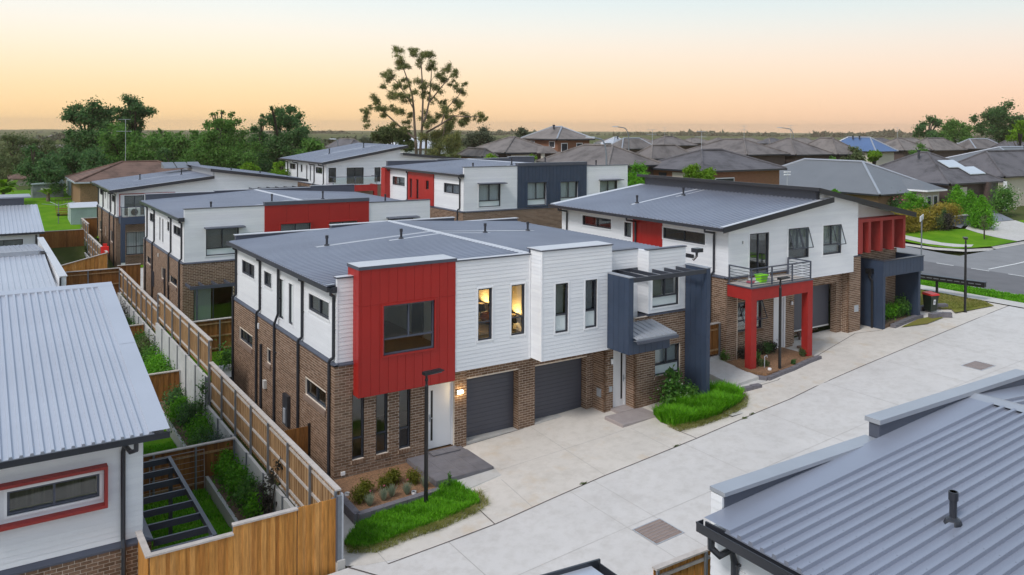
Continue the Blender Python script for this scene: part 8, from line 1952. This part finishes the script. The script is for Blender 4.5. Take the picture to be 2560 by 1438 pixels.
tree('hilltop_gum', 'rounded hilltop tree between the two gums', 180, [(2385,315,18),(2368,326,22),(2402,328,22),(2390,340,26),(2420,342,18),(2355,344,14)], 3200, .7, 'leaf_mid', 323, group=HT, gz=3.5)
tree('hilltop_gum', 'lime green tree at the right picture edge skyline', 120, [(2552,322,12),(2545,338,16),(2562,340,20)], 1500, .5, 'leaf_lime', 324, group=HT, gz=5)
GT = 'garden trees among the suburb roofs'
for i, (u, v, rp, d, m, lab) in enumerate([(1590, 430, 22, 74, 'leaf_bright', 'bright bush beside the white parapet of the navy-panel townhouse'), (1586, 455, 16, 72, 'leaf_bright', 'lower yellow-green bush beside the white parapet end'), (1735, 428, 15, 70, 'leaf_lime', 'lime bush before the cream-posted house'), (1765, 436, 18, 70, 'leaf_lime', 'lime shrub row right of the cream posts'), (1996, 388, 17, 114, 'leaf_bright', 'round bright tree in front of the middle row roofs'), (1962, 372, 10, 120, 'leaf_mid', 'small palm-like tree before the middle roofs'), (2135, 392, 22, 114, 'leaf_olive', 'spiky golden palm before the blue roof'), (2075, 396, 10, 114, 'leaf_mid', 'small bush left of the golden palm'), (2185, 384, 10, 114, 'leaf_lime', 'low lime bush under the blue roof eave'), (2300, 376, 16, 105, 'leaf_mid', 'low green bush ahead of the warm brown roof'), (1222, 394, 12, 85, 'leaf_lime', 'lime bush under the broad brown roof'), (1325, 393, 10, 85, 'leaf_lime', 'lime bush at the cream porch posts'), (1205, 335, 22, 180, 'far_leaf', 'grey-green tree left of the broad brown roof'), (1185, 345, 20, 185, 'far_leaf', 'far grey-green tree beside the gum branches'), (1310, 330, 14, 170, 'far_leaf', 'dark tree left of the two-storey roof'), (2085, 484, 8, 62, 'leaf_bright', 'green tip showing over the clerestory roof')]):
    tree('garden_tree', lab, d, [(u, v, rp), (u - rp * .7, v + rp * .5, rp * .7), (u + rp * .6, v + rp * .45, rp * .75), (u, v + rp * 1.1, rp * .9)], 1300 if rp < 15 else 2200, .30 if d < 110 else .6, m, 340 + i, group=GT)
# corner garden across the street
CG = 'corner garden plants across the street'
def garden(name, label, x, y, bl, n, s, m, seed, **k): return plant(name, (x, y, CZ(x, y) - .05), label, 'shrub', bl, n, s, m, seed, CG, **k)
e = garden('clipped_hedge', 'clipped golden hedge block at the left of the corner lawn', 57.8, 15.6, [(a, b, c_, .75, .65, .6) for a in (-1.9, -1.0, 0, 1.0, 1.8) for b in (0, .6) for c_ in (.55, 1.25)], 9000, .16, 'leaf_gold', 401, shell=.35)
e = garden('clipped_hedge', 'second golden hedge block beside the conical trees', 63.6, 16.2, [(a, b, c_, .7, .65, .6) for a in (-.9, 0, .8) for b in (0, .6) for c_ in (.55, 1.35)], 8000, .16, 'leaf_gold', 402, shell=.35)
for i, (u, v) in enumerate([(2392, 545), (2425, 553), (2454, 562)]):
    p = on_plane(u, v + 6, 'z', 2.25)
    garden('conical_tree', ['leftmost bright conical cypress across the street', 'middle bright conical cypress across the street', 'rightmost bright conical cypress across the street'][i], p[0], p[1], [(0, 0, .7, .98, .98, .7), (0, 0, 1.5, .8, .8, .65), (0, 0, 2.15, .52, .52, .5), (0, 0, 2.65, .26, .26, .35)], 9000, .15, 'leaf_bright', 410 + i, shell=.25)
garden('cloud_tree', 'layered bright green shrub behind the hedges', 61.3, 18.0, [(-.9, 0, 1.5, .9, .7, .45), (.5, 0, 1.9, 1.0, .8, .5), (1.4, -.2, 1.3, .8, .7, .45), (0, -.3, 1.0, .8, .7, .5), (-.2, .2, 2.4, .7, .6, .4)], 4200, .16, 'leaf_bright', 420)
garden('rose_bush', 'dark rose bush with pink blooms at the cream wing', 64.0, 21.6, [(0, 0, .9, .9, .8, .9), (.8, 0, .7, .7, .7, .7)], 2200, .16, 'leaf_dark', 421)
crown(bpy.data.objects['rose_bush'], 'flower', [(0, -.4, 1.2, .9, .6, .6)], 40, .16, 'flower_pink', 422, shell=.2)
garden('dark_shrub', 'reddish dark shrub between the two hedges', 61.0, 14.9, [(0, 0, .6, .6, .5, .6), (.3, 0, 1.1, .4, .4, .5)], 1500, .13, 'leaf_plum', 423)
garden('dark_shrub', 'small dark pointed cypress between the hedges', 61.9, 15.6, [(0, 0, .6, .35, .35, .6), (0, 0, 1.3, .22, .22, .5)], 1200, .12, 'leaf_dark', 424)
garden('dark_shrub', 'grey-green shrub left of the small pointed cypress', 60.2, 15.2, [(0, 0, .7, .6, .5, .7)], 1200, .13, 'leaf_olive', 425)
garden('street_sapling', 'thin young tree on the corner lawn', 60.4, 11.4, [(0, 0, 1.2, .45, .4, .5), (.3, .1, 1.9, .35, .3, .4), (-.2, 0, 1.6, .3, .3, .3)], 260, .14, 'leaf_olive', 426, shell=.9)
garden('flowering_shrub', 'big shrub with white flowers at the right picture edge', 75.5, 17.5, [(0, 0, 1.1, 1.3, 1.0, 1.1), (1.4, .2, 1.4, 1.3, 1.0, 1.2), (.4, 0, 2.1, .9, .8, .7)], 4200, .18, 'leaf_shrub', 427)
crown(bpy.data.objects['flowering_shrub'], 'flower', [(.6, -.6, 1.4, 1.6, .8, 1.0)], 60, .16, 'flower_white', 428, shell=.2)
garden('dark_shrub', 'dark bushes by the entry steps across the street', 70.5, 18.4, [(0, 0, .6, 1.0, .7, .6), (1.2, .2, .7, .8, .6, .7)], 1800, .16, 'leaf_dark', 429)
fw = empty('slate_wall', (66.0, 15.9, CZ(66, 15.9)), 'low dark terraced wall with stone coping below the conical trees', 'garden wall')
for k in range(8): MB().box(-2.2 + k * .62, -1.6 + k * .62, -.12, .12, -.2, .75 - k * .0).build('block', 'drive_slate', fw)
MB().box(-2.25, 2.8, -.18, .18, .75, .83).build('coping', 'kerb_conc', fw)
fs = empty('entry_steps', (72.0, 18.6, CZ(72, 18.6)), 'stone entry steps up to the solar-panel house', 'steps')
for k in range(5): MB().box(-1.6, 1.6, k * .4, k * .4 + 2, -.2 + k * .0, .12 + k * .18).build('tread', 'kerb_conc', fs)
for i, (u, v, lid) in enumerate([(2352, 538, 'lid_yellow'), (2362, 543, 'lid_yellow'), (2358, 548, 'lid_red'), (2371, 544, 'lid_red')]):
    p = on_plane(u, v, 'z', 2.4); bin_(p[0], p[1], 2.3, lid, ['yellow-lidded bin by the dark garage across the street', 'second yellow-lidded bin by the conical trees', 'red-lidded bin below the yellow ones across the street', 'red-lidded bin nearest the conical trees'][i], R_(20 * i))
# street lights
def street_light(u, v_base, v_top, u_head, d, label, dirx):
    p = at_dist(u, v_base, d); gz = T(p[0], p[1]); t = at_dist(u, v_top, d); h = t[2] - gz; hd = at_dist(u_head, v_top, d)
    e = empty('street_light', (p[0], p[1], gz), label, 'street light', 'curved-arm street lights'); dx_, dy_ = hd[0] - p[0], hd[1] - p[1]
    pts = [(0, 0, 0), (0, 0, h - 1.8)] + [(dx_ * .45 * (1 - math.cos(a)), dy_ * .45 * (1 - math.cos(a)), h - 1.8 + 1.75 * math.sin(a)) for a in np.linspace(.25, 1.45, 6)] + [(dx_, dy_, h + .1)]
    MB().tube(pts, [.11, .09] + [.07] * 6 + [.06], 8).build('pole', 'galv', e)
    q = Vector((dx_, dy_, 0)).normalized(); a = pts[-1]
    MB().hexa([(a[0] - q.x * .1 - q.y * .12, a[1] - q.y * .1 + q.x * .12, a[2] - .06), (a[0] - q.x * .1 + q.y * .12, a[1] - q.y * .1 - q.x * .12, a[2] - .06), (a[0] + q.x * .7 + q.y * .1, a[1] + q.y * .7 - q.x * .1, a[2] - .02), (a[0] + q.x * .7 - q.y * .1, a[1] + q.y * .7 + q.x * .1, a[2] - .02)],
              [(a[0] - q.x * .1 - q.y * .10, a[1] - q.y * .1 + q.x * .10, a[2] + .08), (a[0] - q.x * .1 + q.y * .10, a[1] - q.y * .1 - q.x * .10, a[2] + .08), (a[0] + q.x * .7 + q.y * .08, a[1] + q.y * .7 - q.x * .08, a[2] + .08), (a[0] + q.x * .7 - q.y * .08, a[1] + q.y * .7 + q.x * .08, a[2] + .08)]).build('lamp_head', 'galv_light', e)
street_light(1516, 414, 347, 1484, 72, 'nearest curved street light before the brown tiled roof', -1)
street_light(1572, 372, 319, 1543, 118, 'curved street light right of the two-storey house', -1)
street_light(1984, 350, 321, 1953, 150, 'curved street light far right on the skyline', -1)
street_light(846, 378, 350, 838, 105, 'small curved street light left of the gum tree', -1)
aa = empty('tv_aerial', tuple(at_dist(1968, 462, 62)), 'white rooftop tv aerial on the grey metal roof', 'aerial')
MB().tube([(0, 0, -2.0), (0, 0, 1.0)], .025, 5).build('mast', 'galv_light', aa); MB().box(-.35, .35, -.05, .05, .72, .80).build('element', 'trim_white', aa); MB().box(-.35, .35, -.05, .05, .92, 1.0).build('element', 'trim_white', aa)
# ------------------------------------------------------------------ far wooded ridges
def ridge(name, dist, u0, u1, vtop, seed, mat, h=26, bumps=14, size=6.0, n=7000, jit=5):
    """a distant wooded ridge: clumps of foliage on a long low hill"""
    r = np.random.default_rng(seed); B = []
    for u in np.arange(u0, u1, bumps):
        v = vtop + 3 * math.sin(u * .013 + seed) + 2 * math.sin(u * .041 + seed * 2) + r.normal() * jit * .3
        d = dist * (1 + .05 * r.normal()); p = at_dist(u, v, d); rr = bumps * .8 * d / F_PX * (.8 + .5 * r.random())
        B.append((p[0], p[1], p[2] - rr * .6, rr * 1.2, rr * 1.2, rr * .8)); B.append((p[0], p[1], p[2] - rr * 1.8, rr * 1.6, rr * 1.6, rr * 1.2))
    o = bpy.data.objects.new(name, quads_mesh(name, leaf_quads(np.array(B), n, size, r), mat)); link(o)
    return tag(o, None, None, None, 'stuff')
ridge('treeline', 1400, -120, 2800, 337, 1, 'far_leaf', size=14, n=26000, bumps=10, jit=3)
ridge('treeline', 620, -80, 160, 345, 2, 'far_leaf', size=4.5, n=5000, bumps=14)
ridge('treeline', 700, 740, 1330, 347, 3, 'far_leaf', size=4.5, n=11000, bumps=14)
ridge('treeline', 420, -60, 160, 356, 4, 'leaf_olive', size=3.0, n=4000, bumps=16)
ridge('treeline', 300, 880, 1010, 352, 5, 'far_leaf', size=1.8, n=3000, bumps=14)
ridge('treeline', 380, 330, 860, 352, 6, 'far_leaf', size=2.4, n=8000, bumps=14)
ridge('treeline', 190, -40, 720, 385, 7, 'leaf_olive', size=1.0, n=12000, bumps=18)
mb = MB(); us = list(np.arange(-1500, 4300, 60)); 
for (dist, hh, seed) in ((2500, 34, 1.0),):
    tops = []; 
    for u in us:
        v = 331 - 5 * math.sin(u * .0021 + .4) - 3.5 * math.sin(u * .0057 + seed) - 1.5 * math.sin(u * .019)
        tops.append(at_dist(u, v, dist))
    for a, b in zip(tops[:-1], tops[1:]):
        fa, fb = at_dist(0, 0, 0), None
        n1 = (a - CAM); n1[2] = 0; n1 = n1 / np.linalg.norm(n1); 
        mb.poly([(a[0] - n1[0] * 300, a[1] - n1[1] * 300, -12), (b[0] - n1[0] * 300, b[1] - n1[1] * 300, -12), (b[0], b[1], b[2]), (a[0], a[1], a[2])])
        mb.poly([(a[0], a[1], a[2]), (b[0], b[1], b[2]), (b[0] + n1[0] * 300, b[1] + n1[1] * 300, -12), (a[0] + n1[0] * 300, a[1] + n1[1] * 300, -12)])
tag(mb.build('hills', 'far_hill') if 'far_hill' in MATS else mb.build('hills', 'terrain'), kind='structure')
# far valley roofs at the left
for i, (u, v, d) in enumerate([(75, 372, 330), (105, 376, 300), (135, 374, 310), (140, 342, 700), (595, 392, 210), (650, 395, 200), (160, 440, 120)]):
    p = at_dist(u, v, d); g0 = p[2] - 2.6; w = 6.5
    e = empty('valley_house', (p[0], p[1], g0), ['leftmost pale roof among the far valley trees', 'middle pale roof among the far valley trees', 'pale gabled roof right in the far valley', 'tiny far pale roof on the valley floor', 'pale house seen through the ragged tree foot', 'pale house seen beside the slim conifer', 'pinkish house low behind the dark conifers'][i], 'house', 'far valley houses')
    MB().box(-w, w, -4, 4, -1, 2.6).build('wall', 'render_cream', e)
    MB().hexa([(-w - .5, -4.5, 2.6), (w + .5, -4.5, 2.6), (w + .5, 4.5, 2.6), (-w - .5, 4.5, 2.6)], [(-w + 3.5, -.1, 4.4), (w - 3.5, -.1, 4.4), (w - 3.5, .1, 4.4), (-w + 3.5, .1, 4.4)]).build('roof', 'tile_warm' if i != 6 else 'tile_red', e)
    for x in (-4, 1.5): MB().box(x, x + 1.6, -4.06, -4, .8, 2.0).build('window', 'glass_far', e)

# ------------------------------------------------------------------ evening haze
m = bpy.data.materials.new('haze'); m.use_nodes = True; nt = m.node_tree; nt.nodes.remove(nt.nodes['Principled BSDF'])
pv = nt.nodes.new('ShaderNodeVolumePrincipled'); pv.inputs['Color'].default_value = (1.0, 0.80, 0.60, 1); pv.inputs['Density'].default_value = 0.0002
nt.links.new(pv.outputs[0], nt.nodes['Material Output'].inputs['Volume']); MATS['haze'] = m
tag(MB().box(-3100, 3100, -3100, 3100, -16, 26).build('haze', 'haze'), kind='stuff')
